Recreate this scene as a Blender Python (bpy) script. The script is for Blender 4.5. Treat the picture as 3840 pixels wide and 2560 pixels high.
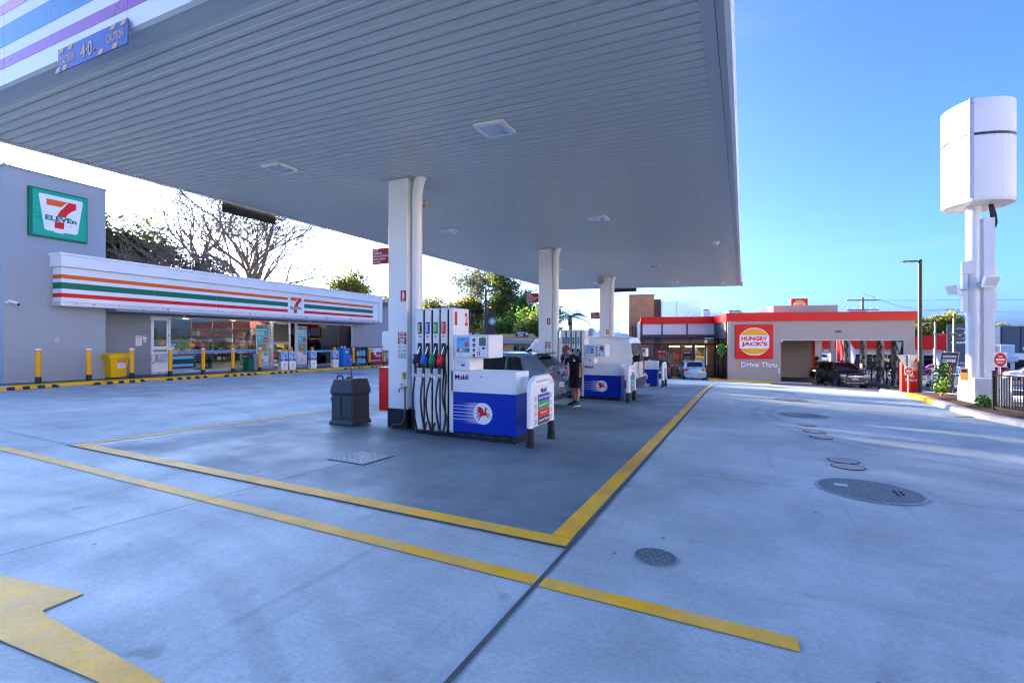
import bpy, bmesh, math, random
from mathutils import Vector, Matrix
random.seed(7)
R = math.radians
SC = bpy.context.scene
COL = SC.collection
for _o in list(bpy.data.objects): bpy.data.objects.remove(_o)

# ---------------------------------------------------------------- camera
cam = bpy.data.cameras.new('camera'); camo = bpy.data.objects.new('camera', cam); COL.objects.link(camo)
camo.location = (0, 0, 1.515); camo.rotation_euler = (R(90), 0, R(25.5))
cam.sensor_width = 36; cam.lens = 17.07; cam.shift_y = -0.0017
cam.clip_start = 0.05; cam.clip_end = 3000
SC.camera = camo
# ---------------------------------------------------------------- sky, sun, exposure
SUN_EL, SUN_X, SUN_Y = R(11.3), -0.937, 0.35
w = bpy.data.worlds.new('World'); SC.world = w; w.use_nodes = True
nt = w.node_tree; nt.nodes.clear()
out = nt.nodes.new('ShaderNodeOutputWorld'); bg = nt.nodes.new('ShaderNodeBackground')
sky = nt.nodes.new('ShaderNodeTexSky'); sky.sky_type = 'NISHITA'; sky.sun_disc = False
sky.sun_elevation = SUN_EL; sky.sun_rotation = math.atan2(SUN_X, SUN_Y)
sky.air_density = 0.34; sky.dust_density = 3.2; sky.ozone_density = 6.0; sky.altitude = 20
bg.inputs[1].default_value = 0.15
# thin high cirrus
wtc = nt.nodes.new('ShaderNodeTexCoord'); wmp = nt.nodes.new('ShaderNodeMapping'); wmp.inputs['Scale'].default_value = (1.2, 3.2, 5.0); wmp.inputs['Rotation'].default_value = (.3, .2, .7)
wnz = nt.nodes.new('ShaderNodeTexNoise'); wnz.inputs['Scale'].default_value = 1.6; wnz.inputs['Detail'].default_value = 9; wnz.inputs['Roughness'].default_value = .62; wnz.inputs['Distortion'].default_value = .6
wrp = nt.nodes.new('ShaderNodeMapRange'); wrp.interpolation_type = 'SMOOTHSTEP'; wrp.inputs[1].default_value = .52; wrp.inputs[2].default_value = .82; wrp.inputs[3].default_value = 0; wrp.inputs[4].default_value = .22
wmx = nt.nodes.new('ShaderNodeMix'); wmx.data_type = 'RGBA'; wmx.inputs[7].default_value = (1.1, 1.1, 1.15, 1)
nt.links.new(wtc.outputs['Generated'], wmp.inputs[0]); nt.links.new(wmp.outputs[0], wnz.inputs['Vector']); nt.links.new(wnz.outputs[0], wrp.inputs[0]); nt.links.new(wrp.outputs[0], wmx.inputs[0]); nt.links.new(sky.outputs[0], wmx.inputs[6])
nt.links.new(wmx.outputs[2], bg.inputs[0]); nt.links.new(bg.outputs[0], out.inputs[0])
sl = bpy.data.lights.new('sun', 'SUN'); sl.energy = 5.0; sl.angle = R(0.6); sl.color = (1.0, 0.80, 0.58)
so = bpy.data.objects.new('sun', sl); COL.objects.link(so)
so.rotation_euler = Vector((SUN_X*math.cos(SUN_EL), SUN_Y*math.cos(SUN_EL), math.sin(SUN_EL))).to_track_quat('Z', 'Y').to_euler()
vs = SC.view_settings; vs.view_transform = 'Standard'; vs.look = 'None'; vs.gamma = 1; vs.use_curve_mapping = False
vs.exposure = 2.74
SC.render.engine = 'CYCLES'
SC.cycles.filter_width = 1.15; SC.cycles.max_bounces = 8; SC.cycles.transparent_max_bounces = 12; SC.cycles.caustics_reflective = False; SC.cycles.caustics_refractive = False

# ---------------------------------------------------------------- terrain height
def sst(t): t = min(1, max(0, t)); return t*t*(3-2*t)
def G(x, y):
    wq = sst((x+20)/12); yy = max(-60, min(y, 45)); xx = max(-60, min(x, 60))
    z = -0.011*xx-0.324-(0.016+0.011*wq)*(yy-12)
    if y > 19:
        k = min(1, (y-19)/6)
        z -= 0.028*wq*(6*(k**3-k**4/2)+max(0, min(y, 42)-25))
    z -= 0.02*max(0, min(x, 14)-4)*sst((y-28)/10)
    if y > 45: z -= .03*(min(y, 90)-45)*sst((x-8)/10)
    return z

# ---------------------------------------------------------------- materials
MATS = {}
def mat(name, col, rough=.5, metal=0., var=.06, scale=3., bump=0., bscale=60., coat=0., emit=None, es=1., spec=.3, dirt=0.):
    if name in MATS: return MATS[name]
    m = bpy.data.materials.new(name); m.use_nodes = True; n = m.node_tree.nodes; l = m.node_tree.links
    p = n['Principled BSDF']; p.inputs['Roughness'].default_value = rough; p.inputs['Metallic'].default_value = metal
    p.inputs['Coat Weight'].default_value = coat; p.inputs['Specular IOR Level'].default_value = spec
    c = tuple(col)+(1,)
    p.inputs['Base Color'].default_value = c
    if var or dirt:
        tc = n.new('ShaderNodeTexCoord'); nz = n.new('ShaderNodeTexNoise')
        nz.inputs['Scale'].default_value = scale; nz.inputs['Detail'].default_value = 6; nz.inputs['Roughness'].default_value = .62
        l.new(tc.outputs['Object'], nz.inputs['Vector'])
        mx = n.new('ShaderNodeMix'); mx.data_type = 'RGBA'
        v = var
        mx.inputs[6].default_value = tuple(max(0, q*(1-v*1.6)) for q in col)+(1,)
        mx.inputs[7].default_value = tuple(min(1, q*(1+v*1.6)) for q in col)+(1,)
        l.new(nz.outputs[0], mx.inputs[0]); l.new(mx.outputs[2], p.inputs['Base Color'])
        rr = n.new('ShaderNodeMapRange'); rr.inputs[3].default_value = max(0.02, rough-.12); rr.inputs[4].default_value = min(1, rough+.12)
        l.new(nz.outputs[0], rr.inputs[0]); l.new(rr.outputs[0], p.inputs['Roughness'])
    if bump:
        tc = n.new('ShaderNodeTexCoord'); nb = n.new('ShaderNodeTexNoise'); nb.inputs['Scale'].default_value = bscale; nb.inputs['Detail'].default_value = 4
        b = n.new('ShaderNodeBump'); b.inputs['Strength'].default_value = bump; b.inputs['Distance'].default_value = .02
        l.new(tc.outputs['Object'], nb.inputs['Vector']); l.new(nb.outputs[0], b.inputs['Height']); l.new(b.outputs[0], p.inputs['Normal'])
    if emit:
        p.inputs['Emission Color'].default_value = tuple(emit)+(1,); p.inputs['Emission Strength'].default_value = es
    MATS[name] = m
    return m
def glass_mat(name, tint=(.75, .8, .8), refl=1.0, rough=0.0, base=.06):
    m = bpy.data.materials.new(name); m.use_nodes = True; n = m.node_tree.nodes; l = m.node_tree.links; n.clear()
    o = n.new('ShaderNodeOutputMaterial'); mx = n.new('ShaderNodeMixShader'); t = n.new('ShaderNodeBsdfTransparent'); g = n.new('ShaderNodeBsdfGlossy')
    f = n.new('ShaderNodeFresnel'); f.inputs[0].default_value = 1.5
    a = n.new('ShaderNodeMath'); a.operation = 'MULTIPLY_ADD'; a.inputs[1].default_value = refl; a.inputs[2].default_value = base; a.use_clamp = True
    nz = n.new('ShaderNodeTexNoise'); nz.inputs['Scale'].default_value = .9; tc = n.new('ShaderNodeTexCoord'); l.new(tc.outputs['Object'], nz.inputs[0])
    b = n.new('ShaderNodeBump'); b.inputs[0].default_value = .06; b.inputs[1].default_value = .05; l.new(nz.outputs[0], b.inputs['Height']); l.new(b.outputs[0], g.inputs['Normal'])
    t.inputs[0].default_value = tuple(tint)+(1,); g.inputs['Roughness'].default_value = rough
    l.new(f.outputs[0], a.inputs[0]); l.new(a.outputs[0], mx.inputs[0]); l.new(t.outputs[0], mx.inputs[1]); l.new(g.outputs[0], mx.inputs[2]); l.new(mx.outputs[0], o.inputs[0])
    MATS[name] = m; return m
WHITE = mat('white_paint', (.88, .86, .81), .35, var=.02)
WHITEW = mat('white_panel', (.88, .86, .81), .4, var=.025, scale=1.2)
BLACK = mat('black_plastic', (.018, .018, .02), .45)
RUB = mat('rubber', (.02, .02, .021), .7, var=.2)
DARK = mat('dark_grey_metal', (.05, .055, .065), .4)
GREYM = mat('grey_metal', (.35, .36, .38), .35, metal=.6)
STEEL = mat('steel', (.55, .56, .58), .28, metal=.9, var=.08)
RED = mat('red_paint', (.80, .010, .006), .35, var=.03)
DRED = mat('dark_red_print', (.42, .012, .016), .45, var=.03)
YEL = mat('yellow_paint', (.95, .40, .002), .4, var=.05)
ORANGE = mat('orange_print', (.90, .13, .003), .4, var=.02)
GREEN = mat('green_print', (.002, .17, .085), .4, var=.02)
BLUE = mat('blue_print', (.003, .03, .40), .35, var=.03)
LBLUE = mat('light_blue_print', (.20, .48, .78), .45, var=.05)
TEAL = mat('teal_print', (.10, .52, .50), .45, var=.03)
PRINT = mat('white_print', (.87, .855, .81), .45, var=.01)
PALE = mat('pale_print', (.62, .78, .80), .45, var=.02)
NAVY = mat('navy_print', (.01, .02, .12), .4, var=.02)
CREAM = mat('cream_print', (.75, .66, .42), .5, var=.1, scale=9)
GLASS = glass_mat('shop_glass', (.80, .84, .84), 1.15, base=.05)
CARGLASS = glass_mat('car_glass', (.12, .14, .15), 1.1, base=.05)

# ---------------------------------------------------------------- mesh building
class MB:
    def __init__(s): s.v = []; s.f = []
    def add(s, vs_, fs):
        k = len(s.v); s.v += [tuple(q) for q in vs_]; s.f += [tuple(i+k for i in f) for f in fs]; return s
    def box(s, x0, x1, y0, y1, z0, z1, M=None):
        p = [(x0, y0, z0), (x1, y0, z0), (x1, y1, z0), (x0, y1, z0), (x0, y0, z1), (x1, y0, z1), (x1, y1, z1), (x0, y1, z1)]
        if M is not None: p = [M @ Vector(q) for q in p]
        return s.add(p, [(3, 2, 1, 0), (4, 5, 6, 7), (0, 1, 5, 4), (1, 2, 6, 5), (2, 3, 7, 6), (3, 0, 4, 7)])
    def bar(s, p0, p1, w_, h_, up=(0, 0, 1)):
        a = Vector(p0); b = Vector(p1); d = (b-a).normalized(); u = Vector(up)
        if abs(d.dot(u)) > .98: u = Vector((1, 0, 0))
        r = d.cross(u).normalized(); u = r.cross(d)
        p = [a-r*w_/2-u*h_/2, a+r*w_/2-u*h_/2, a+r*w_/2+u*h_/2, a-r*w_/2+u*h_/2]; p += [q+(b-a) for q in p]
        return s.add(p, [(0, 1, 2, 3), (7, 6, 5, 4), (0, 4, 5, 1), (1, 5, 6, 2), (2, 6, 7, 3), (3, 7, 4, 0)])
    def tube(s, pts, r, n=8, caps=True):
        pts = [Vector(p) for p in pts]; rs = r if isinstance(r, (list, tuple)) else [r]*len(pts)
        k = len(s.v); prev = None
        for i, p in enumerate(pts):
            d = (pts[min(i+1, len(pts)-1)]-pts[max(i-1, 0)])
            d = d.normalized() if d.length > 1e-9 else Vector((0, 0, 1))
            if prev is None:
                a = d.orthogonal().normalized()
            else:
                a = prev-d*prev.dot(d); a = a.normalized() if a.length > 1e-6 else d.orthogonal().normalized()
            prev = a; b = d.cross(a)
            for j in range(n):
                t = 2*math.pi*j/n; s.v.append(tuple(p+(a*math.cos(t)+b*math.sin(t))*rs[i]))
        for i in range(len(pts)-1):
            for j in range(n):
                j2 = (j+1) % n; s.f.append((k+i*n+j, k+i*n+j2, k+(i+1)*n+j2, k+(i+1)*n+j))
        if caps:
            s.f.append(tuple(k+j for j in range(n))[::-1]); e = k+(len(pts)-1)*n; s.f.append(tuple(e+j for j in range(n)))
        return s
    def cyl(s, p0, p1, r0, r1=None, n=16): return s.tube([p0, p1], [r0, r0 if r1 is None else r1], n)
    def lathe(s, prof, c=(0, 0, 0), n=20):
        k = len(s.v)
        for r, z in prof:
            for j in range(n):
                t = 2*math.pi*j/n; s.v.append((c[0]+r*math.cos(t), c[1]+r*math.sin(t), c[2]+z))
        for i in range(len(prof)-1):
            for j in range(n):
                j2 = (j+1) % n; s.f.append((k+i*n+j, k+i*n+j2, k+(i+1)*n+j2, k+(i+1)*n+j))
        s.f.append(tuple(k+j for j in range(n))[::-1]); e = k+(len(prof)-1)*n; s.f.append(tuple(e+j for j in range(n)))
        return s
    def prism(s, pts, fr, c0, c1):           # outline in a frame, from depth c0 to c1 along its normal
        n = len(pts); a = [fr.p(x, y, c0) for x, y in pts]+[fr.p(x, y, c1) for x, y in pts]
        return s.add(a, [tuple(range(n))[::-1], tuple(range(n, 2*n))]+[(i, (i+1) % n, n+(i+1) % n, n+i) for i in range(n)])
    def grid(s, fn, nu, nv):
        k = len(s.v)
        for i in range(nu+1):
            for j in range(nv+1): s.v.append(tuple(fn(i/nu, j/nv)))
        for i in range(nu):
            for j in range(nv):
                a = k+i*(nv+1)+j; s.f.append((a, a+nv+1, a+nv+2, a+1))
        return s
    def ball(s, c, r, n=12, m=8, sc=(1, 1, 1)):
        return s.lathe([(max(1e-4, r*math.sin(math.pi*i/m))*1, -r*math.cos(math.pi*i/m)*sc[2]) for i in range(m+1)], c, n)
    def build(s, name, m, parent=None, smooth=False, bevel=0., solid=0.):
        me = bpy.data.meshes.new(name); me.from_pydata(s.v, [], s.f); me.materials.append(m)
        bm = bmesh.new(); bm.from_mesh(me); bmesh.ops.recalc_face_normals(bm, faces=bm.faces); bm.to_mesh(me); bm.free()
        o = bpy.data.objects.new(name, me); COL.objects.link(o)
        if parent: o.parent = parent
        if smooth:
            for p in me.polygons: p.use_smooth = True
            me.set_sharp_from_angle(angle=R(smooth if smooth > 1 else 40))
        if solid:
            md = o.modifiers.new('solid', 'SOLIDIFY'); md.thickness = solid; md.offset = 0
        if bevel:
            md = o.modifiers.new('bevel', 'BEVEL'); md.width = bevel; md.segments = 2; md.limit_method = 'ANGLE'; md.angle_limit = R(40)
        return o
class Fr:
    """flat frame: origin, right and up; the normal faces the viewer"""
    def __init__(s, o, right, up=(0, 0, 1)):
        s.o = Vector(o); s.r = Vector(right).normalized(); s.u = Vector(up).normalized(); s.n = s.r.cross(s.u).normalized()
    def p(s, a, b, c=0): return s.o+s.r*a+s.u*b+s.n*c
    def sub(s, a, b, c=0): return Fr(s.p(a, b, c), s.r, s.u)
def rect(w_, h_, x=0, y=0): return [(x-w_/2, y-h_/2), (x+w_/2, y-h_/2), (x+w_/2, y+h_/2), (x-w_/2, y+h_/2)]
def rrect(w_, h_, r, x=0, y=0, n=5):
    o = []
    for cx, cy, a0 in ((w_/2-r, h_/2-r, 0), (-w_/2+r, h_/2-r, 90), (-w_/2+r, -h_/2+r, 180), (w_/2-r, -h_/2+r, 270)):
        for i in range(n+1):
            t = R(a0+90*i/n); o.append((x+cx+r*math.cos(t), y+cy+r*math.sin(t)))
    return o
def circ(r, x=0, y=0, n=28, ry=None): return [(x+r*math.cos(2*math.pi*i/n), y+(ry or r)*math.sin(2*math.pi*i/n)) for i in range(n)]
def flat(name, m, parent, fr, pts, c0, c1): return MB().prism(pts, fr, c0, c1).build(name, m, parent)
_fc = {}
def text_mesh(s, bold):
    if (s, bold) in _fc: return _fc[(s, bold)]
    cu = bpy.data.curves.new('t', 'FONT'); cu.body = s; cu.size = 1; cu.offset = bold; cu.resolution_u = 3; cu.align_x = 'LEFT'; cu.space_line = 1.0
    ob = bpy.data.objects.new('t', cu)
    me = bpy.data.meshes.new_from_object(ob)
    vs_ = [tuple(v.co) for v in me.vertices]; fs = [tuple(p.vertices) for p in me.polygons]
    bpy.data.objects.remove(ob); bpy.data.curves.remove(cu); bpy.data.meshes.remove(me)
    _fc[(s, bold)] = (vs_, fs); return vs_, fs
def text(s, m, parent, fr, w_=None, h_=None, x=0, y=0, c=.004, bold=.02, shear=0, left=False, name='lettering', thick=0):
    vs_, fs = text_mesh(s, bold)
    if not vs_: return None
    xs = [v[0] for v in vs_]; ys = [v[1] for v in vs_]; x0, x1, y0, y1 = min(xs), max(xs), min(ys), max(ys)
    W, Hh = x1-x0, y1-y0
    sy = h_/Hh if h_ else w_/W
    sx = w_/W if w_ else sy
    b = MB(); P = []
    for v in vs_:
        a = (v[0]-x0)*sx; q = (v[1]-(y0+y1)/2)*sy
        a += q*shear
        if not left: a -= W*sx/2
        P.append(fr.p(x+a, y+q, c))
    b.add(P, fs)
    o = b.build(name, m, parent)
    return o
def thing(name, label, cat, loc=(0, 0, 0), rotz=0., group=None):
    o = bpy.data.objects.new(name, None); COL.objects.link(o); o.empty_display_size = .2
    o.location = loc; o.rotation_euler = (0, 0, rotz); tag(o, label, cat, group); return o
def tag(o, label, cat, group=None):
    o['label'] = label; o['category'] = cat
    if group: o['group'] = group
    return o
def struct(o, kind='structure'): o['kind'] = kind; return o
KIDS = {}
def copy_tree(o, parent=None, **props):
    c = o.copy(); COL.objects.link(c); c.parent = parent
    for k, v in props.items(): c[k] = v
    for ch in [q for q in bpy.data.objects if q.parent == o]: copy_tree(ch, c)
    return c
def on(x, y, dz=0): return (x, y, G(x, y)+dz)
# ================================================================ GROUND
def concrete(name, col, var=1., wet=0., broom=1.):
    m = bpy.data.materials.new(name); m.use_nodes = True; n = m.node_tree.nodes; l = m.node_tree.links; p = n['Principled BSDF']
    tc = n.new('ShaderNodeTexCoord')
    def noise(scale, detail=5, rough=.6, sx=1, sy=1, rot=0):
        mp = n.new('ShaderNodeMapping'); mp.inputs['Scale'].default_value = (sx, sy, 1); mp.inputs['Rotation'].default_value = (0, 0, rot)
        l.new(tc.outputs['Object'], mp.inputs[0]); z = n.new('ShaderNodeTexNoise'); z.inputs['Scale'].default_value = scale
        z.inputs['Detail'].default_value = detail; z.inputs['Roughness'].default_value = rough; l.new(mp.outputs[0], z.inputs['Vector']); return z.outputs[0]
    def ramp(s, a, b, lo, hi):
        r = n.new('ShaderNodeMapRange'); r.interpolation_type = 'SMOOTHSTEP'
        for i, q in enumerate((a, b, lo, hi)): r.inputs[1+i].default_value = q
        l.new(s, r.inputs[0]); return r.outputs[0]
    def mul(a, b):
        q = n.new('ShaderNodeMath'); q.operation = 'MULTIPLY'; l.new(a, q.inputs[0]); l.new(b, q.inputs[1]); return q.outputs[0]
    big = ramp(noise(.22, 3), .3, .7, 1-.17*var, 1+.13*var)
    mid = ramp(noise(1.3, 6, .65), .3, .72, 1-.15*var, 1+.12*var)
    fine = ramp(noise(38, 5, .75), .25, .75, 1-.16, 1+.13)
    brm = ramp(noise(6, 3, .7, 1, 28, R(4)), .3, .7, 1-.07*broom, 1+.06*broom)
    t1 = ramp(noise(.8, 4, .55, 7, .28, R(-8)), .60, .74, 1, 1-.16*var)
    t2 = ramp(noise(.9, 4, .55, .22, 5, R(20)), .60, .76, 1, 1-.15*var)
    stain = ramp(noise(.55, 4, .5), .58, .74, 1, 1-.16*var)
    arcs = None
    for cx_, cy_, rr_, ww_, st_ in ((4.2, 2.2, 3.6, .10, .22), (4.2, 2.2, 3.25, .07, .18), (-4.5, -3.0, 5.6, .12, .16), (-4.5, -3.0, 5.2, .10, .14), (6.5, 14, 6.3, .13, .22), (6.5, 14, 5.9, .12, .18), (-13, 9, 5.2, .12, .16), (-13, 9, 4.9, .10, .14), (-2, 34, 9.5, .2, .2), (-12, 1, 6.5, .12, .15)):
        ds = n.new('ShaderNodeVectorMath'); ds.operation = 'DISTANCE'; ds.inputs[1].default_value = (cx_, cy_, 0); l.new(tc.outputs['Object'], ds.inputs[0])
        sb = n.new('ShaderNodeMath'); sb.operation = 'SUBTRACT'; sb.inputs[1].default_value = rr_; l.new(ds.outputs['Value'], sb.inputs[0]); ab = n.new('ShaderNodeMath'); ab.operation = 'ABSOLUTE'; l.new(sb.outputs[0], ab.inputs[0])
        q_ = ramp(ab.outputs[0], ww_*.5, ww_, 1-st_*var, 1); arcs = q_ if arcs is None else mul(arcs, q_)
    am = ramp(noise(.5, 3), .38, .62, 0, 1); mxa = n.new('ShaderNodeMix'); mxa.inputs[2].default_value = 1.0; l.new(am, mxa.inputs[0]); l.new(arcs, mxa.inputs[3]); arcs = mxa.outputs[0]
    drip = ramp(noise(3.2, 2, .4), .70, .78, 1, 1-.32*var)
    vo = n.new('ShaderNodeTexVoronoi'); vo.inputs['Scale'].default_value = 2.3; l.new(tc.outputs['Object'], vo.inputs['Vector'])
    peb = ramp(vo.outputs['Distance'], .035, .05, .35, 1)
    vo2 = n.new('ShaderNodeTexVoronoi'); vo2.inputs['Scale'].default_value = 17; l.new(tc.outputs['Object'], vo2.inputs['Vector'])
    pit = ramp(vo2.outputs['Distance'], .05, .11, .72, 1)
    f = mul(mul(mul(mul(big, mid), mul(fine, brm)), mul(mul(mul(t1, t2), mul(arcs, drip)), stain)), mul(peb, pit))
    v = n.new('ShaderNodeVectorMath'); v.operation = 'SCALE'; v.inputs[0].default_value = col; l.new(f, v.inputs['Scale']); l.new(v.outputs[0], p.inputs['Base Color'])
    l.new(ramp(noise(1.1, 5), .3, .7, .55-wet, .82-wet), p.inputs['Roughness'])
    b = n.new('ShaderNodeBump'); b.inputs['Strength'].default_value = .35; b.inputs['Distance'].default_value = .006
    l.new(mul(fine, brm), b.inputs['Height']); l.new(b.outputs[0], p.inputs['Normal'])
    MATS[name] = m; return m
def paint(name, col, under, wear=.5):
    m = bpy.data.materials.new(name); m.use_nodes = True; n = m.node_tree.nodes; l = m.node_tree.links; p = n['Principled BSDF']; p.inputs['Roughness'].default_value = .6
    tc = n.new('ShaderNodeTexCoord'); a = n.new('ShaderNodeTexNoise'); a.inputs['Scale'].default_value = 2.2; a.inputs['Detail'].default_value = 8; a.inputs['Roughness'].default_value = .7
    b = n.new('ShaderNodeTexNoise'); b.inputs['Scale'].default_value = 55; b.inputs['Detail'].default_value = 4
    l.new(tc.outputs['Object'], a.inputs[0]); l.new(tc.outputs['Object'], b.inputs[0])
    r = n.new('ShaderNodeMapRange'); r.inputs[1].default_value = .45; r.inputs[2].default_value = .8; r.inputs[3].default_value = 0; r.inputs[4].default_value = wear; l.new(a.outputs[0], r.inputs[0])
    mx = n.new('ShaderNodeMix'); mx.data_type = 'RGBA'; mx.inputs[6].default_value = col+(1,); mx.inputs[7].default_value = under+(1,); l.new(r.outputs[0], mx.inputs[0])
    r2 = n.new('ShaderNodeMapRange'); r2.inputs[3].default_value = .72; r2.inputs[4].default_value = 1.22; l.new(b.outputs[0], r2.inputs[0])
    dn = n.new('ShaderNodeTexNoise'); dn.inputs['Scale'].default_value = 1.7; dn.inputs['Detail'].default_value = 6; dn.inputs['Roughness'].default_value = .7; l.new(tc.outputs['Object'], dn.inputs[0])
    r3 = n.new('ShaderNodeMapRange'); r3.inputs[1].default_value = .35; r3.inputs[2].default_value = .7; r3.inputs[3].default_value = 1.12; r3.inputs[4].default_value = .80; l.new(dn.outputs[0], r3.inputs[0])
    m3 = n.new('ShaderNodeMath'); m3.operation = 'MULTIPLY'; l.new(r2.outputs[0], m3.inputs[0]); l.new(r3.outputs[0], m3.inputs[1]); r2 = m3
    v = n.new('ShaderNodeVectorMath'); v.operation = 'SCALE'; l.new(mx.outputs[2], v.inputs[0]); l.new(r2.outputs[0], v.inputs['Scale']); l.new(v.outputs[0], p.inputs['Base Color'])
    MATS[name] = m; return m
CONC = concrete('forecourt_concrete', (.42, .49, .49))
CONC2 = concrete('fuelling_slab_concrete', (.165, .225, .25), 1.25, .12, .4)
KERB = concrete('kerb_concrete', (.50, .49, .46), .6)
ASPH = concrete('asphalt', (.085, .088, .095), .8, 0, 0)
PATH = concrete('charcoal_footpath', (.115, .118, .135), .7, 0, 0)
GROUNDM = concrete('verge_ground', (.17, .165, .14), 1, 0, 0)
YLINE = paint('yellow_road_paint', (.95, .47, .001), (.55, .42, .20), .8)
WLINE = paint('white_road_paint', (.72, .72, .70), (.35, .35, .33), .4)
BLUEP = paint('blue_road_paint', (.03, .13, .42), (.25, .3, .4), .3)
SEAL = mat('joint_sealant', (.07, .085, .09), .8, var=.35, scale=7)
MULCH = mat('mulch', (.09, .04, .025), .9, var=.5, scale=16, bump=.8, bscale=50)

def sheet(name, m, xs, ys, dz, parent=None):
    b = MB(); n = len(ys)
    for x in xs:
        for y in ys: b.v.append((x, y, G(x, y)+dz))
    for i in range(len(xs)-1):
        for j in range(n-1): a = i*n+j; b.f.append((a, a+n, a+n+1, a+1))
    return b.build(name, m, parent)
def quad_sheet(name, m, p, dz, parent=None, step=1.):
    p = [Vector((q[0], q[1], 0)) for q in p]
    nu = max(1, int(max((p[1]-p[0]).length, (p[2]-p[3]).length)/step)); nv = max(1, int(max((p[3]-p[0]).length, (p[2]-p[1]).length)/step))
    def fn(u, v):
        q = (p[0]*(1-u)+p[1]*u)*(1-v)+(p[3]*(1-u)+p[2]*u)*v
        return (q.x, q.y, G(q.x, q.y)+dz)
    return MB().grid(fn, nu, nv).build(name, m, parent)
def strip(name, m, p0, p1, w_, dz, parent=None):
    a = Vector(p0); b = Vector(p1); d = (b-a).normalized(); q = Vector((-d.y, d.x))*w_/2
    return quad_sheet(name, m, [a-q, b-q, b+q, a+q], dz, parent)
def frange(a, b, s):
    n = max(1, int(round((b-a)/s))); return [a+(b-a)*i/n for i in range(n+1)]
ground = struct(sheet('ground', GROUNDM, [-1500, -500, -200, -100]+frange(-60, 60, 2)+[100, 200, 500, 1500], [-300, -100, -40, -20]+frange(-10, 60, 1.0)+[80, 120, 200, 400, 800, 2500], -.014))
fore = struct(sheet('forecourt', CONC, frange(-26, 6.6, .8), frange(-14, 46, .6), 0.))
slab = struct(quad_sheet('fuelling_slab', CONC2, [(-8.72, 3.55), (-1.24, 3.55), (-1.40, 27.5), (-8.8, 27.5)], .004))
struct(quad_sheet('road', ASPH, [(12.5, -60), (40, -60), (46, 90), (15.5, 90)], -.004, None, 1.5))
struct(quad_sheet('drive_thru_lane', ASPH, [(1.6, 34.5), (6.2, 29.5), (14, 60), (1.8, 60)], .004))
# joints of the slab (dark sealant), saw cuts
strip('expansion_joint', SEAL, (-1.205, -6), (-1.21, 3.5), .030, .006, fore)
strip('expansion_joint', SEAL, (-1.21, 3.5), (-1.38, 27.6), .03, .007, fore)
strip('expansion_joint', SEAL, (-1.38, 27.6), (-1.31, 37), .03, .006, fore)
strip('expansion_joint', SEAL, (-8.76, 3.535), (-1.2, 3.535), .022, .007, fore)
strip('expansion_joint', SEAL, (-8.76, 3.55), (-8.82, 27.5), .03, .007, fore)
for a, b in [((-4.7, -4), (-4.65, 3.5)), ((-4.65, 3.6), (-4.65, 4.7)), ((-4.65, 5.35), (-4.7, 7.0)), ((-16, 3.7), (-8.76, 3.57)), ((-9.6, .5), (-8.76, 3.55)), ((-1.2, 6.32), (5.6, 6.85)), ((-3.3, 8.0), (-1.27, 7.95)), ((1.4, 12.8), (6.0, 12.6)), ((-1.2, 14.3), (5.6, 14.2)), ((-16, 9.6), (-8.8, 9.7)), ((-15, 3.5), (-15.4, 26)), ((2.9, -4), (2.8, 6.6)), ((-8.7, 11.5), (-6.2, 11.5)), ((-3.2, 12.0), (-1.3, 11.9)), ((-3, 19.5), (-1.3, 19.5))]:
    strip('saw_cut', SEAL, a, b, .009, .008, fore)
# painted lines
strip('painted_line', YLINE, (-8.72, 3.64), (-1.24, 3.64), .17, .009, fore)
strip('painted_line', YLINE, (-1.33, 3.73), (-1.50, 27.6), .17, .009, fore)
strip('painted_line', YLINE, (-8.66, 3.73), (-8.74, 27.5), .14, .009, fore)
strip('painted_line', YLINE, (-1.19, 2.945), (.26, 2.935), .135, .006, fore)
strip('painted_line', YLINE, (-9.3, 3.02), (-1.225, 2.945), .135, .006, fore)
strip('painted_line', YLINE, (-9.3, 3.02), (-12.5, 1.2), .135, .010, fore)
b = MB(); P = [(-2.33, 1.28), (-3.45, 1.30), (-3.52, 1.315), (-3.55, 1.52), (-4.2, 1.40), (-6.2, 1.17), (-4.6, .82), (-3.7, 1.0), (-3.35, 1.09), (-2.58, 1.15), (-1.0, 1.13), (-1.0, 1.28)]
b.add([(x, y, G(x, y)+.008) for x, y in P], [tuple(range(len(P)))]); b.build('painted_arrow', YLINE, fore)
for dx, y0 in ((-21.0, 6.75), (-20.6, 8.75), (-20.5, 10.95), (-20.7, 13.3), (-20.9, 15.7), (-21.2, 18.1)):
    strip('bay_line', YLINE, (dx+.3, y0), (dx+5.0, y0+.35), .07, .006, fore)
strip('bay_line', YLINE, (-16.3, 20.1), (-16.6, 26.6), .1, .007, fore)
for i in range(9):
    strip('hatch_line', YLINE, (-21.6, 18.6+i*.75), (-19.4, 19.3+i*.75), .16, .007, fore)
quad_sheet('parking_symbol', BLUEP, [(-19.2, 18.2), (-17.5, 18.3), (-17.6, 19.8), (-19.3, 19.7)], .006, fore)
strip('parking_symbol', WLINE, (-18.9, 18.9), (-17.9, 19.1), .16, .01, fore); strip('parking_symbol', WLINE, (-18.4, 18.6), (-18.3, 19.4), .14, .013, fore)
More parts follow.
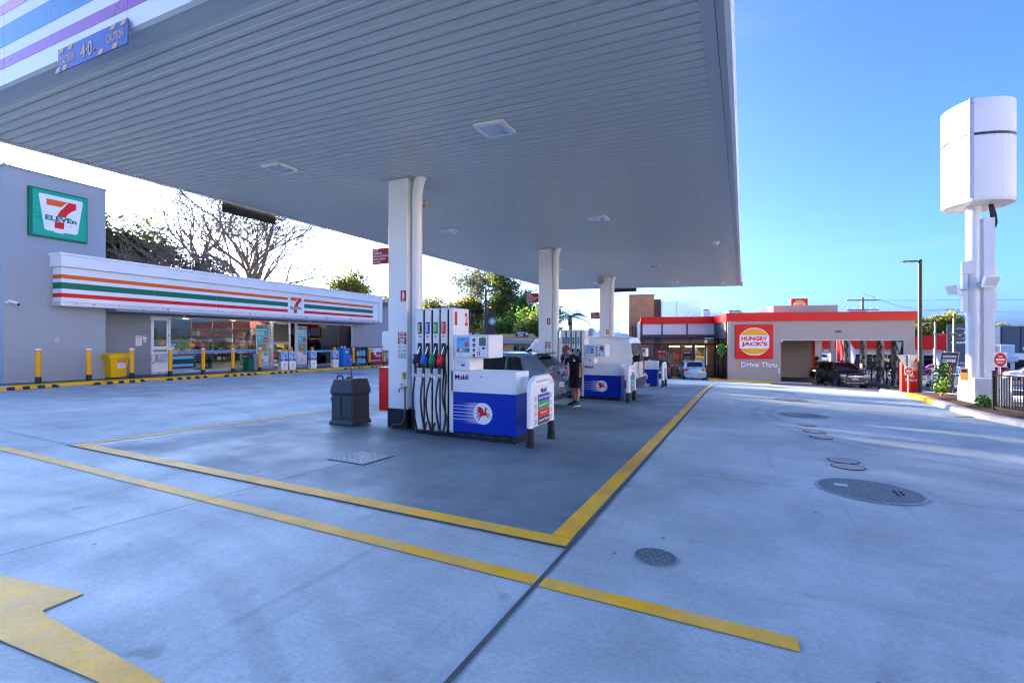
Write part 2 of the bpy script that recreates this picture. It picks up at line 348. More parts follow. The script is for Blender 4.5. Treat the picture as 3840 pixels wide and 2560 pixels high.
# access covers
def checker_bars(b, r, z, pitch=.055):
    k = int(r/pitch)
    for i in range(-k, k+1):
        for j in range(-k, k+1):
            x, y = (i+.5*(j % 2))*pitch, j*pitch
            if x*x+y*y < (r*.86)**2:
                t = .8 if (i+j) % 2 else -.8; dx, dy = math.cos(t)*pitch*.32, math.sin(t)*pitch*.32
                b.bar((x-dx, y-dy, z), (x+dx, y+dy, z), pitch*.22, .006)
CAST = mat('cast_iron', (.20, .26, .28), .42, metal=.45, var=.25, scale=4)
GALV = mat('galvanised_cover', (.40, .44, .46), .4, metal=.5, var=.25, scale=8)
def manhole(x, y, r, m, label, lug=False):
    t = thing('manhole_cover', label, 'manhole cover', on(x, y, .004), 0, 'access covers in the forecourt')
    t.rotation_euler = (-.027, .011, 0)
    MB().lathe([(r*1.0, 0), (r, .007), (r*.94, .008), (r*.94, .002)], n=40).build('rim', CAST if m is CAST else RUB, t)
    b = MB().lathe([(r*.93, .0), (r*.93, .006), (.001, .006)], n=40); b.build('lid', mat('cover_recess', (.11, .155, .165), .6, var=.2) if m is CAST else mat('cover_pale', (.30, .33, .34), .6, var=.2), t)
    b = MB(); checker_bars(b, r*.92, .008, .05 if r > .4 else .04 if r > .18 else .05); b.build('tread', m, t)['kind'] = 'stuff'
    if lug:
        MB().box(-r*.62, -r*.36, -.07+r*.2, .04+r*.2, .004, .013).build('plate', GALV, t)
        MB().box(r*.45, r*.49, -.12, .12, .004, .013).box(r*.56, r*.60, -.1, .1, .004, .013).build('slot', RUB, t)
manhole(1.28, 6.7, .52, CAST, 'largest nearest round cast iron tank cover with tread pattern, right of yellow line', True)
manhole(-.59, 3.7, .15, CAST, 'small plain dark round cover just right of the yellow corner')
manhole(1.30, 8.40, .20, GALV, 'farther of the touching pair of pale round covers behind the largest tank cover')
manhole(1.29, 7.99, .20, GALV, 'nearer of the touching pair of pale round covers behind the largest tank cover')
manhole(1.30, 10.61, .19, GALV, 'nearest of three pale round covers lying in the sunlit streak')
manhole(1.27, 11.3, .20, GALV, 'middle of three pale round covers at the sunlit streak')
manhole(1.25, 12.27, .18, GALV, 'farthest of three pale round covers at the sunlit streak')
manhole(1.37, 14.22, .57, CAST, 'second large dark round tank cover up the forecourt, beyond the small pale covers', True)
manhole(1.41, 18.88, .53, CAST, 'third large dark round tank cover up the forecourt, level with the pylon sign', True)
manhole(1.41, 23.2, .45, GALV, 'fourth tank cover, pale, up towards the drive-thru wall')
manhole(1.5, 28.5, .45, CAST, 'farthest tank cover, just before the grey drive-thru wall')
t = thing('square_cover', 'square galvanised tread plate cover on the slab before the fuel pump', 'access cover', on(-4.66, 5.05, .005)); t.rotation_euler = (-.027, .011, 0)
MB().box(-.31, .31, -.31, .31, 0, .004).build('frame', RUB, t); MB().box(-.29, .29, -.29, .29, .004, .009).build('lid', mat('plate_dull', (.20, .23, .245), .5, metal=.3, var=.3, scale=7), t)
b = MB()
for i in range(12):
    for j in range(12): b.bar((-.26+i*.047, -.26+j*.047, .0105), (-.26+i*.047+.022, -.26+j*.047+(.022 if (i+j) % 2 else -.022)+.0, .0105), .008, .004)
b.build('tread', mat('plate_tread', (.30, .33, .34), .4, metal=.4, var=.2), t)['kind'] = 'stuff'
MB().box(-.05, .03, -.01, .02, .009, .014).build('handle', STEEL, t)
t = thing('drain_grate', 'rectangular dark steel drain grate in concrete before the pylon kerb', 'drain grate', on(5.05, 16.6, .004), R(35))
MB().box(-.42, .42, -.16, .16, 0, .004).build('frame', RUB, t)
for i in range(12): MB().box(-.39+i*.068, -.36+i*.068, -.14, .14, .004, .012).build('grate_bar', CAST, t)
# ================================================================ CANOPY
CX0, CX1, CY0, CY1 = -10.5, -.1, 2.6, 28.2
def SZ(x): return 4.515-.025*(x+6)          # soffit falls towards the right
SOFF = mat('soffit_sheet', (.62, .615, .575), .36, metal=.2, var=.04, scale=.6)
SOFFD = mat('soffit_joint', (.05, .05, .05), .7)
FASC = mat('fascia_panel', (.84, .83, .80), .35, var=.02, scale=.5)
can = thing('fuel_canopy', 'large flat roofed fuel canopy with ribbed white metal soffit over the pumps', 'canopy', (0, 0, 0))
tl = math.atan(-.025)
# soffit sheets: long pans running across, each its own piece
PITCH = .153; npan = int((CY1-CY0-.5)/PITCH)
bm_ = MB()
prof = [(0.0, .026), (.011, .026), (.013, .002), (.03, .0), (.072, .0), (.077, .007), (.083, .007), (.088, .0), (.135, .0), (.141, .002), (.143, .026), (.153, .026)]
xa, xb = CX0+.12, CX1-.25
for q, z in prof: bm_.v += [(xa, q, SZ(xa)+z), (xb, q, SZ(xb)+z)]
for i in range(len(prof)-1): bm_.f.append((2*i, 2*i+1, 2*i+3, 2*i+2))
pan0 = bm_.build('soffit_panel', SOFF, can)
pan0.location.y = CY0+.25
for i in range(1, npan+1):
    if CY0+.25+i*PITCH+PITCH > CY1-.1: break
    c = pan0.copy(); COL.objects.link(c); c.parent = can; c.location.y = CY0+.25+i*PITCH
# joint shadow backing above pans, roof, trims, fascias
def slabx(x0, x1, y0, y1, d0, d1):
    return MB().add([(x0, y0, SZ(x0)+d0), (x1, y0, SZ(x1)+d0), (x1, y1, SZ(x1)+d0), (x0, y1, SZ(x0)+d0), (x0, y0, SZ(x0)+d1), (x1, y0, SZ(x1)+d1), (x1, y1, SZ(x1)+d1), (x0, y1, SZ(x0)+d1)],
                    [(3, 2, 1, 0), (4, 5, 6, 7), (0, 1, 5, 4), (1, 2, 6, 5), (2, 3, 7, 6), (3, 0, 4, 7)])
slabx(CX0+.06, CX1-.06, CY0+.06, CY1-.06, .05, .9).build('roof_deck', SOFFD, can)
TRIM = mat('edge_trim', (.50, .51, .53), .4, metal=.2, var=.04)
slabx(CX1-.25, CX1-.125, CY0+.06, CY1-.1, -.012, .045).build('edge_trim', TRIM, can)
slabx(CX1-.12, CX1-.05, CY0+.06, CY1-.1, -.004, .045).build('edge_trim', TRIM, can)
slabx(CX0+.05, CX0+.12, CY0+.06, CY1-.1, -.012, .045).build('edge_trim', TRIM, can)
slabx(CX0+.06, CX1-.27, CY0+.06, CY0+.25, -.014, .04).build('edge_trim', TRIM, can)
slabx(CX0+.06, CX1-.27, CY1-.10, CY1-.05, -.014, .04).build('edge_trim', TRIM, can)
FH = 1.15
# fascia boxes: panels of about 3 m each with the striped print
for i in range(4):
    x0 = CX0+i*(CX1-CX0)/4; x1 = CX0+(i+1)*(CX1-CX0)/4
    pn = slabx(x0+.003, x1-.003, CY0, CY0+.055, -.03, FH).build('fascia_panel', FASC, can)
    for nm, m, d0, d1 in (('stripe', mat('canopy_stripe_red_skytint', (.36, .11, .36), .3), .16, .28), ('stripe', mat('canopy_stripe_green_skytint', (.08, .27, .45), .3), .42, .66), ('stripe', mat('canopy_stripe_orange_skytint', (.72, .32, .38), .3), .80, .92)):  # red, green and orange stripes with the sky's reflection painted into their colours
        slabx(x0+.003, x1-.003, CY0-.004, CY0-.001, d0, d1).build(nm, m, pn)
for i in range(8):
    y0 = CY0+.06+i*(CY1-CY0-.12)/8; y1 = CY0+.06+(i+1)*(CY1-CY0-.12)/8
    slabx(CX1-.05, CX1, y0+.003, y1-.003, -.03, FH).build('fascia_panel', FASC, can)
    slabx(CX0, CX0+.05, y0+.003, y1-.003, -.03, .95).build('fascia_panel', FASC, can)
slabx(CX0, CX1, CY1-.05, CY1, -.03, 1.0).build('fascia_panel', FASC, can)
slabx(CX1+.002, CX1+.05, CY1-2.2, CY1-.3, -.04, .6).build('end_sign', PALE, can)
slabx(CX1+.0025, CX1+.053, CY1-2.2, CY1-.3, -.10, -.042).build('end_sign', RED, can)
# ---- columns
COLW = mat('column_white', (.88, .86, .81), .38, var=.03, scale=1.3)
COLB = mat('column_black_base', (.02, .02, .022), .5, var=.2)
def column(i, x0, y0, lab):
    g = G(x0, y0); H_ = SZ(x0)-g
    t = thing('canopy_column', lab, 'column', (x0, y0, g), 0, 'columns of the fuel canopy')
    MB().box(0, .44, 0, .44, .36, H_-.012).build('post', COLW, t, bevel=.012)
    MB().box(-.012, .452, -.012, .452, -.06, .36).build('base', COLB, t, bevel=.008)
    p = MB().tube([(.56, .14, .36), (.56, .14, H_-.42), (.56, .14, H_-.30), (.60, .14, H_-.12), (.66, .14, H_+.02)], .098, 18).build('downpipe', COLW, t, smooth=True)
    MB().cyl((.56, .14, -.05), (.56, .14, .355), .108, n=18).build('pipe_base', COLB, t, smooth=True)
    for z in (.46, .98, 2.3): MB().cyl((.56, .14, z), (.56, .14, z+.035), .107, n=18).build('pipe_collar', COLW, t, smooth=True)
    MB().box(-.08, .60, -.06, .52, H_-.022, H_-.014).build('top_plate', TRIM, t)
    MB().box(.06, .38, -.008, -.001, .46, 1.06).build('access_panel', COLW, t, bevel=.004)
    return t
PX = 7.9                                    # spacing of the islands
COLS = [(-6.04, 7.25), (-6.13, 14.9), (-6.2, 22.75)]
for i, (x, y) in enumerate(COLS):
    column(i, x, y, ['nearest white canopy column beside the black hose reels of pump one', 'middle white canopy column beside the second fuel pump', 'farthest white canopy column, behind the white van'][i])
    g = G(x, y); d = -.004
    # danger sign standing out on a bracket
    t = thing('danger_sign', ['largest red danger no smoking sign on nearest canopy column', 'red danger no smoking sign on middle canopy column', 'smallest red danger no smoking sign on farthest canopy column'][i], 'sign', (x-.02, y+.1, g+3.1), 0, 'red danger signs on the columns')
    fr = Fr((-.24, 0, .15), (1, 0, 0))
    flat('board', PRINT, t, fr, rect(.44, .31), -.006, 0); flat('panel', DRED, t, fr, rect(.425, .295), .002, .004)
    for k, s_ in enumerate(('DANGER', 'NO SMOKING', 'SWITCH OFF ENGINE', 'BEFORE OPENING', 'FUEL TANK')):
        text(s_, PRINT, t, fr, [.14, .22, .40, .31, .19][k], .038, -.20, .115-k*.056, .006, .02, left=True)
    # fire extinguisher sign
    t = thing('fire_sign', ['red fire extinguisher pictogram sign on nearest canopy column', 'red fire extinguisher pictogram sign on middle canopy column', 'red fire extinguisher pictogram sign on farthest canopy column'][i], 'sign', (x+.36, y-.001, g+2.45), 0, 'fire extinguisher signs on the columns')
    fr = Fr((0, -.002, 0), (1, 0, 0))
    flat('board', PRINT, t, fr, rect(.135, .225), 0, .004); flat('panel', DRED, t, fr, rect(.122, .21), .006, .008)
    flat('pictogram', PRINT, t, fr, [(-.022, -.05), (.022, -.05), (.022, .045), (.012, .06), (.012, .075), (-.025, .085), (-.012, .06), (-.022, .045)], .0095, .0105)
    text('FIRE', PRINT, t, fr, .04, .013, 0, -.07, .0095); text('EXTINGUISHER', PRINT, t, fr, .10, .012, 0, -.09, .0095)
    # stop engine sign
    t = thing('stop_engine_sign', ['largest stop engine warning sign on nearest canopy column', 'stop engine warning sign on middle canopy column', 'stop engine sign on farthest canopy column, mostly behind the van'][i], 'sign', (x+.33, y-.001, g+1.55), 0, 'stop engine signs on the columns')
    flat('board', PRINT, t, fr, rect(.20, .49), 0, .004); flat('panel', DRED, t, fr, rect(.186, .225, 0, .122), .006, .008); flat('panel', DRED, t, fr, rect(.186, .014, 0, -.235), .006, .008)
    text('STOP', PRINT, t, fr, .135, .045, 0, .205, .0095, .03); text('ENGINE', PRINT, t, fr, .165, .042, 0, .152, .0095, .03)
    def pict(cx, cy, r, sq):
        if sq: flat('pictogram', PRINT, t, fr, rect(r*2.4, r*2.5, cx, cy), .0095, .0105)
        flat('pictogram', BLACK, t, fr, circ(r, cx, cy, 20), .0115, .0125); flat('pictogram', PRINT, t, fr, circ(r*.82, cx, cy, 20), .0135, .0145)
        flat('pictogram', BLACK, t, fr, rect(r*1.1, r*.25, cx, cy), .0155, .0165)
        flat('pictogram', BLACK, t, fr, [(cx-r*.65, cy+r*.5), (cx-r*.5, cy+r*.65), (cx+r*.65, cy-r*.5), (cx+r*.5, cy-r*.65)], .0155, .0165)
    pict(0, .06, .045, True)
    for k in range(3):
        z = -.035-k*.075
        flat('pictogram', BLACK, t, fr, rect(.175, .002, 0, z-.036), .006, .008)
        pict(-.06, z, .024, False); 
        if k != 1: pict(.06, z, .024, False) if k == 2 else text('mobile', BLACK, t, fr, .07, .02, .04, z, .006)
        if k == 2: pict(0, z, .024, False)
        if k == 1: text('------', BLACK, t, fr, .06, .006, 0, z, .006); pict(.06, z, .024, False)
# dispenser, red cabinet, tap on the near column
for i in range(2):
    x, y = COLS[i]; g = G(x, y)
    t = thing('towel_dispenser', ['white rounded paper towel dispenser on nearest canopy column', 'white rounded paper towel dispenser on middle canopy column'][i], 'dispenser', (x-.005, y+.2, g+1.48), 0, 'paper towel dispensers')
    fr = Fr((-.105, 0, .14), (1, 0, 0))
    b = MB().prism(rrect(.205, .37, .045), fr, -.14, .14); b.build('case', WHITE, t, bevel=.02)
    MB().box(-.2, -.02, -.11, .11, -.075, -.047).build('slot', DARK, t); MB().box(-.205, -.17, -.145, -.12, -.03, .06).build('latch', GREYM, t)
t = thing('red_cabinet', 'red metal extinguisher cabinet on the side of nearest canopy column', 'cabinet', (COLS[0][0]-.006, COLS[0][1]+.02, G(*COLS[0])+.30))
MB().box(-.235, 0, 0, .26, 0, .80).build('case', RED, t, bevel=.008); MB().box(-.25, .002, -.015, .28, .803, .82).build('lid', RED, t, bevel=.004)
for z in (.14, .62): MB().cyl((-.06, -.003, z), (-.06, -.012, z), .012, n=10).build('latch', BLACK, t)
t = thing('water_tap', 'brass tap with vertical pipe on the front of nearest canopy column', 'tap', (COLS[0][0]+.38, COLS[0][1]-.001, G(*COLS[0])))
BRASS = mat('brass', (.42, .33, .16), .35, metal=.9, var=.15); PIPEM = mat('copper_pipe', (.22, .14, .10), .4, metal=.7, var=.2)
MB().tube([(.03, -.03, .74), (.035, -.03, .4), (.03, -.035, .2), (-.02, -.05, .10), (-.10, -.07, .085), (-.20, -.09, .075), (-.215, -.1, .05), (-.215, -.1, .0)], .014, 10).build('pipe', PIPEM, t, smooth=True)
MB().tube([(.03, -.01, .76), (.03, -.06, .76), (-.03, -.06, .76), (-.07, -.06, .74), (-.08, -.06, .68)], .016, 10).build('spout', BRASS, t, smooth=True)
MB().cyl((-.02, -.06, .77), (-.02, -.06, .83), .009, n=8).bar((-.05, -.06, .835), (.01, -.06, .835), .012, .012).build('handle', BRASS, t)
MB().cyl((.03, 0, .76), (.03, -.012, .76), .03, n=12).build('flange', BRASS, t)
t = thing('tap_notice', 'small yellow notice with black symbol above the tap on nearest column', 'notice', (COLS[0][0]+.37, COLS[0][1]-.001, G(*COLS[0])+.98))
fr = Fr((0, -.002, 0), (1, 0, 0))
flat('board', BLACK, t, fr, rect(.085, .145), 0, .003); flat('panel', mat('notice_yellow', (.75, .55, .02), .5), t, fr, rect(.072, .132), .005, .006); flat('pictogram', BLACK, t, fr, circ(.028, 0, .015, 16), .008, .009); flat('pictogram', YEL, t, fr, circ(.014, 0, .015, 12), .0105, .0115); flat('pictogram', BLACK, t, fr, rect(.05, .02, 0, -.035), .008, .009)
# ---- canopy lights
DIFF = mat('lamp_lens', (.55, .6, .66), .12, var=.1, scale=14, coat=.5)
def canopy_light(x, y, lab):
    t = thing('canopy_light', lab, 'light', (x, y, SZ(x)-.004), 0, 'square lights in the canopy soffit'); t.rotation_euler = (0, -tl, 0)
    fr = Fr((0, 0, 0), (1, 0, 0), (0, -1, 0))
    MB().prism(rrect(.46, .46, .04), fr, 0, .035).build('frame', WHITE, t, bevel=.006)
    flat('lens', DIFF, t, fr, rect(.33, .33), .036, .04); flat('reflector', STEEL, t, fr, rect(.10, .30, .07, 0), .0405, .043)
    for a in (-.2, .2):
        for b_ in (-.2, .2): MB().cyl((a, b_, -.035), (a, b_, -.04), .008, n=8).build('screw', STEEL, t)
for k, (x, y) in enumerate([(-3.1, 5.95), (-7.35, 5.95), (-3.15, 11.4), (-7.35, 11.4), (-3.2, 19.7), (-7.3, 19.7), (-3.2, 25.6), (-7.3, 25.2), (-3.1, 15.6), (-7.3, 15.6)]):
    if k in (8, 9): continue
    canopy_light(x, y, ['nearest', 'second', 'third', 'fourth', 'fifth', 'sixth', 'seventh', 'eighth'][k//2]+' canopy light row, square light on the '+('right, pylon side' if k % 2 == 0 else 'left, shop side')+' of the soffit')
for k, (x, y, lab) in enumerate([(-.75, 15.4, 'white dome sensor under the canopy near its right edge'), (-1.0, 26.6, 'small white dome sensor at the far right corner of canopy')]):
    t = thing('dome_sensor', lab, 'sensor', (x, y, SZ(x)-.001)); MB().lathe([(.13, 0), (.13, -.03), (.10, -.035), (.10, -.07), (.06, -.10), (.001, -.105)], n=18).build('dome', WHITE, t, smooth=True)
def horn(loc, rz, lab):
    t = thing('horn_speaker', lab, 'speaker', loc, rz, 'horn speakers under the canopy')
    CR = mat('horn_grey', (.42, .40, .34), .5)
    b = MB(); pr = [(.035, .12), (.05, .04), (.085, -.02), (.16, -.10), (.165, -.11), (.15, -.105), (.03, -.02)]
    b.lathe(pr, n=20); b.v = [(v[0], v[2], v[1]-.22) for v in b.v]; b.build('horn', CR, t, smooth=True)
    MB().cyl((0, .1, -.22), (0, .24, -.22), .06, n=14).build('driver', CR, t, smooth=True)
    MB().box(-.09, -.08, -.02, .03, -.25, 0).box(.08, .09, -.02, .03, -.25, 0).box(-.09, .09, -.02, .03, -.012, 0).build('bracket', GREYM, t); return t
horn((COLS[2][0]+.13, COLS[2][1]-.25, SZ(COLS[2][0])-.012), 0, 'grey horn speaker at the top front of farthest canopy column')
horn((COLS[0][0]+.66, COLS[0][1]+.30, SZ(COLS[0][0])-.38), R(70), 'grey horn speaker behind the top of nearest canopy column').scale = (.42, .42, .42)
# ---- clearance boards
BB = mat('clearance_blue', (.07, .12, .36), .4, var=.03); BO = mat('clearance_orange', (.72, .42, .22), .5, var=.03)
t = thing('clearance_sign', 'blue clearance sign reading caution 4.0 M hanging from the near canopy edge', 'sign', (-5.87, CY0-.02, 4.43)); t.rotation_euler = (0, .02, 0)
fr = Fr((0, -.02, 0), (1, 0, 0)); W_, H2 = 1.30, .235
flat('board', BB, t, fr, rect(W_, H2), -.012, 0)
for sx, sy in ((-.58, 1), (-.40, 1), (.40, 1), (.58, 1), (-.62, -1), (-.48, -1), (.22, -1), (.47, -1)):
    y0 = sy*H2/2; y1 = sy*(H2/2-.05); k = .03
    flat('hazard_mark', BO, t, fr, [(sx-.04-k*(.5), y1), (sx+.04-k*.5, y1), (sx+.04+k*.5 if sy > 0 else sx+.04-k*1.5, y0), (sx-.04+k*.5 if sy > 0 else sx-.04-k*1.5, y0)][::1 if sy > 0 else -1], .001, .003)
text('CAUTION', BO, t, fr, .29, .085, -.46, -.015, .004, .015); text('CAUTION', BO, t, fr, .29, .085, .44, -.005, .004, .015)
text('4·0', BO, t, fr, .22, .15, -.08, -.01, .004, .02); text('M', BO, t, fr, .04, .035, .065, -.045, .004, .01)
MB().box(-.6, .6, -.01, .10, .117, .125).build('bracket', DARK, t)
def board(loc, rz, w_, h_, lab):
    t = thing('clearance_board', lab, 'sign', loc, rz, 'dark clearance boards seen from behind')
    MB().box(-w_/2, w_/2, -.012, .012, -h_, .02).build('board', BLACK, t); MB().box(-w_/2, w_/2, .013, .022, -h_, -h_+.012).build('edge', DARK, t)
    for a in (-.35, .35): MB().box(a*w_-.02, a*w_+.02, -.03, .04, .021, .05).build('bracket', GREYM, t)
board((CX0-.06, 7.72, SZ(CX0)-.03), R(90), 1.36, .21, 'dark back of a clearance board hanging from the left canopy edge before the bare tree')
board((-6.2, CY1+.05, SZ(-6.2)-.03), 0, 1.3, .2, 'dark back of a clearance board hanging from the far canopy edge')
# ================================================================ FUEL PUMPS
PUMPW = mat('pump_white', (.84, .82, .78), .32, var=.02, scale=2); PUMPB = mat('pump_blue', (.002, .030, .36), .34, var=.04, scale=1.5)
SCREEN = mat('lcd_screen', (.16, .20, .17), .25, var=.05); HOSE = mat('hose_rubber', (.015, .015, .016), .38, var=.1)
SKYB = mat('fuel_cyan', (.02, .28, .62), .4); FUELG = mat('fuel_green', (.01, .33, .05), .4); FUELD = mat('fuel_olive', (.035, .03, .022), .45); FUELB = mat('fuel_blue', (.02, .05, .42), .4); FUELR = mat('fuel_red', (.70, .02, .02), .4)
NZ = {'k': mat('nozzle_black', (.02, .02, .022), .4), 'b': mat('nozzle_blue', (.01, .14, .62), .4), 'g': mat('nozzle_green', (.01, .25, .12), .4), 'r': mat('nozzle_red', (.75, .01, .02), .35), 'c': mat('nozzle_cyan', (.02, .3, .7), .4)}
def grad_mat(name, c0, c1):
    m = bpy.data.materials.new(name); m.use_nodes = True; n = m.node_tree.nodes; l = m.node_tree.links; p = n['Principled BSDF']; p.inputs['Roughness'].default_value = .35
    tc = n.new('ShaderNodeTexCoord'); sp = n.new('ShaderNodeSeparateXYZ'); r = n.new('ShaderNodeValToRGB')
    l.new(tc.outputs['Generated'], sp.inputs[0]); l.new(sp.outputs[0], r.inputs[0]); l.new(r.outputs[0], p.inputs['Base Color'])
    r.color_ramp.elements[0].color = c0+(1,); r.color_ramp.elements[0].position = .25; r.color_ramp.elements[1].color = c1+(1,)
    return m
TRAIL = grad_mat('speed_trail_print', (.002, .030, .36), (.45, .52, .70))
FUELS = {1: [('k', FUELD, 'Diesel', 'D'), ('b', FUELB, 'Unleaded', '91'), ('g', FUELG, 'E10', '94'), ('r', FUELR, 'Supreme⁺', '98')],
         2: [('k', FUELD, 'Diesel', 'D'), ('b', FUELB, 'Unleaded', '91'), ('g', FUELG, 'E10', '94'), ('c', SKYB, 'Extra', '95')]}
def pegasus(parent, fr, s, c):
    D_ = {'body': [(-.42, -.12), (-.36, .06), (-.1, .10), (.12, .05), (.22, .22), (.28, .46), (.24, .62), (.40, .74), (.46, .68), (.60, .60), (.58, .52), (.44, .50), (.46, .30), (.44, .06), (.34, -.12), (.05, -.22), (-.2, -.26), (-.36, -.30)],
          'wing': [(.10, .02), (-.18, .02), (-.50, .10), (-.78, .22), (-.55, .26), (-.86, .44), (-.55, .46), (-.84, .66), (-.50, .66), (-.66, .82), (-.22, .72), (.02, .52), (.16, .26)],
          'leg': [(.34, .0), (.62, .12), (.80, .02), (.98, -.28), (.92, -.34), (.74, -.06), (.60, .0), (.36, -.14)],
          'leg2': [(.28, -.04), (.52, -.10), (.62, -.26), (.78, -.34), (.74, -.42), (.56, -.36), (.46, -.2), (.24, -.18)],
          'leg3': [(-.30, -.14), (-.12, -.26), (-.30, -.46), (-.42, -.72), (-.56, -.80), (-.62, -.72), (-.48, -.62), (-.42, -.42), (-.44, -.24)],
          'leg4': [(-.40, -.10), (-.56, -.28), (-.66, -.48), (-.80, -.56), (-.74, -.40), (-.66, -.22), (-.48, .0)],
          'tail': [(-.38, .02), (-.55, .08), (-.72, .0), (-.92, -.10), (-.76, .08), (-.56, .16), (-.36, .08)]}
    b = MB(); k = 0
    for p in D_.values():
        b.prism([(x*s, y*s) for x, y in p], fr, c+k*.0004, c+.001+k*.0004); k += 1
    return b.build('winged_horse_emblem', FUELR, parent)
def pump(loc, n1, n2, kind, lab):
    t = thing('fuel_pump', lab, 'fuel pump', loc, 0, 'fuel pumps under the canopy')
    fr = Fr((0, 0, 0), (1, 0, 0))
    # hose mast block
    MB().box(0, .78, .03, .49, .03, 2.16).build('mast_core', BLACK, t)
    edges = [(0, .155), (.205, .325), (.375, .49), (.535, .655), (.705, .785)]
    for i, (a, b_) in enumerate(edges):
        MB().box(a, b_, 0, .52, .075, 2.19).build('mast_post', PUMPW, t, bevel=.006)
        for z in (.10, 2.165):
            for x in (a+.02, b_-.02): MB().cyl((x, -.001, z), (x, -.006, z), .006, n=6).build('screw', DARK, t)
    for i, (nz, fm, nm, num) in enumerate(FUELS[kind]):
        a, b_ = edges[i]; cx = (a+b_)/2+(.02 if i == 0 else 0); w_ = .085
        lb = flat('fuel_label', fm, t, fr.sub(cx, 1.85, .003), rect(w_, .205), 0, .002)
        f2 = Fr((cx, -.0035, 1.85), (0, 0, -1), (1, 0, 0)); text(nm, PRINT, t, Fr((cx-.008, -.0065, 1.85), (0, 0, -1), (1, 0, 0)), min(.15, .035*len(nm)), .04, 0, 0, 0, .02)
        flat('sticker', PRINT, t, fr.sub(cx, 1.67, .003), rect(w_, .13), 0, .002)
        flat('sticker', fm, t, fr.sub(cx, 1.705, .0055), circ(.022, 0, 0, 16), 0, .001); text(num, PRINT, t, fr.sub(cx, 1.705, .0075), None, .018, bold=.03)
        for q in range(4): flat('sticker', GREYM, t, fr.sub(cx, 1.66-q*.012, .0055), rect(.05, .003), 0, .0005)
        # nozzle boot
        bo = MB().prism(rrect(.088, .44, .02), fr.sub(cx, 1.37, 0), .001, .004); bo.build('nozzle_boot', BLACK, t)
        MB().box(cx-.04, cx+.04, -.045, -.004, 1.16, 1.185).build('boot_lip', BLACK, t)
        nzo = MB()
        nzo.tube([(cx+.025, -.03, 1.52), (cx+.015, -.055, 1.44), (cx+.0, -.075, 1.38)], .011, 8).build('nozzle_spout', STEEL, t, smooth=True)
        nb = MB(); nb.tube([(cx, -.075, 1.39), (cx-.008, -.095, 1.35), (cx-.018, -.10, 1.30), (cx-.03, -.105, 1.255), (cx-.035, -.105, 1.22)], [.030, .042, .048, .044, .024], 10)
        nb.box(cx-.05, cx+.035, -.13, -.085, 1.365, 1.395); nb.tube([(cx+.02, -.09, 1.36), (cx+.05, -.10, 1.30), (cx+.02, -.11, 1.24)], .012, 6)
        nb.build('nozzle', NZ[nz], t, smooth=True)
        MB().cyl((cx-.02, -.105, 1.24), (cx-.012, -.105, 1.06), .026, .022, n=10).build('nozzle_handle', BLACK, t, smooth=True)
        sw = [0.10, .14, .20, .03][i]; lx = [.2, .42, .56, .44][i]
        pts = []
        for q in range(25):
            u_ = q/24; x = cx-.012+(-.03+.0*i)*math.sin(u_*3.1) if i < 2 else cx-.012+[0, 0, -.09, -.05][i]*math.sin(u_*2.6)
            pts.append((x, -.105+.02*u_-.05*math.sin(u_*3.1), 1.06-u_*(.90)))
        x0 = pts[-1][0]; ex = edges[i][1]+[.11, .11, .16, .06][i]
        for q in range(1, 13):
            a_ = math.pi*q/12; pts.append((x0+(ex-x0)*(1-math.cos(a_))/2, -.085+.02*q/12, .16-.11*math.sin(a_)))
        if i >= 2:
            tx = edges[i][0]+[0, 0, .02, -.02][i]
            for q in range(1, 14): pts.append((ex+([0, 0, .02, -.10][i])*math.sin(q/13*3.1), -.06+.02*math.sin(q), .16+q/13*1.4))
        else: pts.append((ex, -.03, .22))
        MB().tube(pts, .0165, 9).build('hose', HOSE, t, smooth=60)
        MB().cyl((cx-.012, -.105, 1.06), (cx-.012, -.105, 1.0), .021, n=10).build('hose_swivel', STEEL, t, smooth=True)
    # side with pump numbers
    fs = Fr((.786, .26, 1.95), (0, 1, 0))
    text(n1, FUELR, t, fs, .075, .23, -.17, .06, .002, .04); text(n2, FUELR, t, fs, .10, .23, .17, .06, .002, .04)
    # payment head
    MB().box(.80, 1.48, 0, .51, 1.34, 1.73).build('payment_head', PUMPW, t, bevel=.02)
    f = fr.sub(1.14, 1.535, .002)
    flat('head_rim', GREYM, t, f, rrect(.62, .35, .01), 0, .001); flat('head_face', PUMPW, t, f, rrect(.61, .34, .01), .0015, .003)
    po = flat('poster', LBLUE, t, f, rect(.255, .32, -.155, 0), .004, .006)
    for k, (w_, y) in enumerate(((.22, .125), (.17, .105))): text('Scan and save points now' if k == 0 else 'your first purchase', NAVY, po, f, w_, .014, -.16, y, .008, .015)
    flat('poster_print', FUELR, po, f, circ(.042, -.09, .035, 20), .0075, .0085); text('200', PRINT, po, f, .04, .014, -.09, .035, .0095)
    for k in range(3): flat('poster_print', NAVY, po, f, circ(.006, -.255, .06-k*.025, 8), .0075, .0085)
    for k, m in enumerate((DRED, CREAM, YEL, FUELG, BLACK)): flat('poster_print', m, po, f, rect(.03, .045+.01*(k % 2), -.25+.048*k, -.06), .0075+.0003*k, .0085+.0003*k)
    flat('poster_print', FUELR, po, f, rect(.255, .006, -.155, -.098), .0075, .0085); flat('poster_print', PRINT, po, f, rect(.255, .055, -.155, -.131), .0075, .0085); text('rewards', NAVY, po, f, .08, .016, -.21, -.135, .0095)
    text('Mobil', NAVY, t, f, .07, .022, .225, .145, .005, .03)
    flat('display', BLACK, t, f, rect(.125, .13, .215, .075), .004, .006); flat('display', SCREEN, t, f, rect(.11, .115, .215, .075), .0065, .008)
    text('25.01', BLACK, t, f, .06, .026, .225, .10, .0095, 0); text('10.93', BLACK, t, f, .06, .026, .225, .06, .0095, 0)
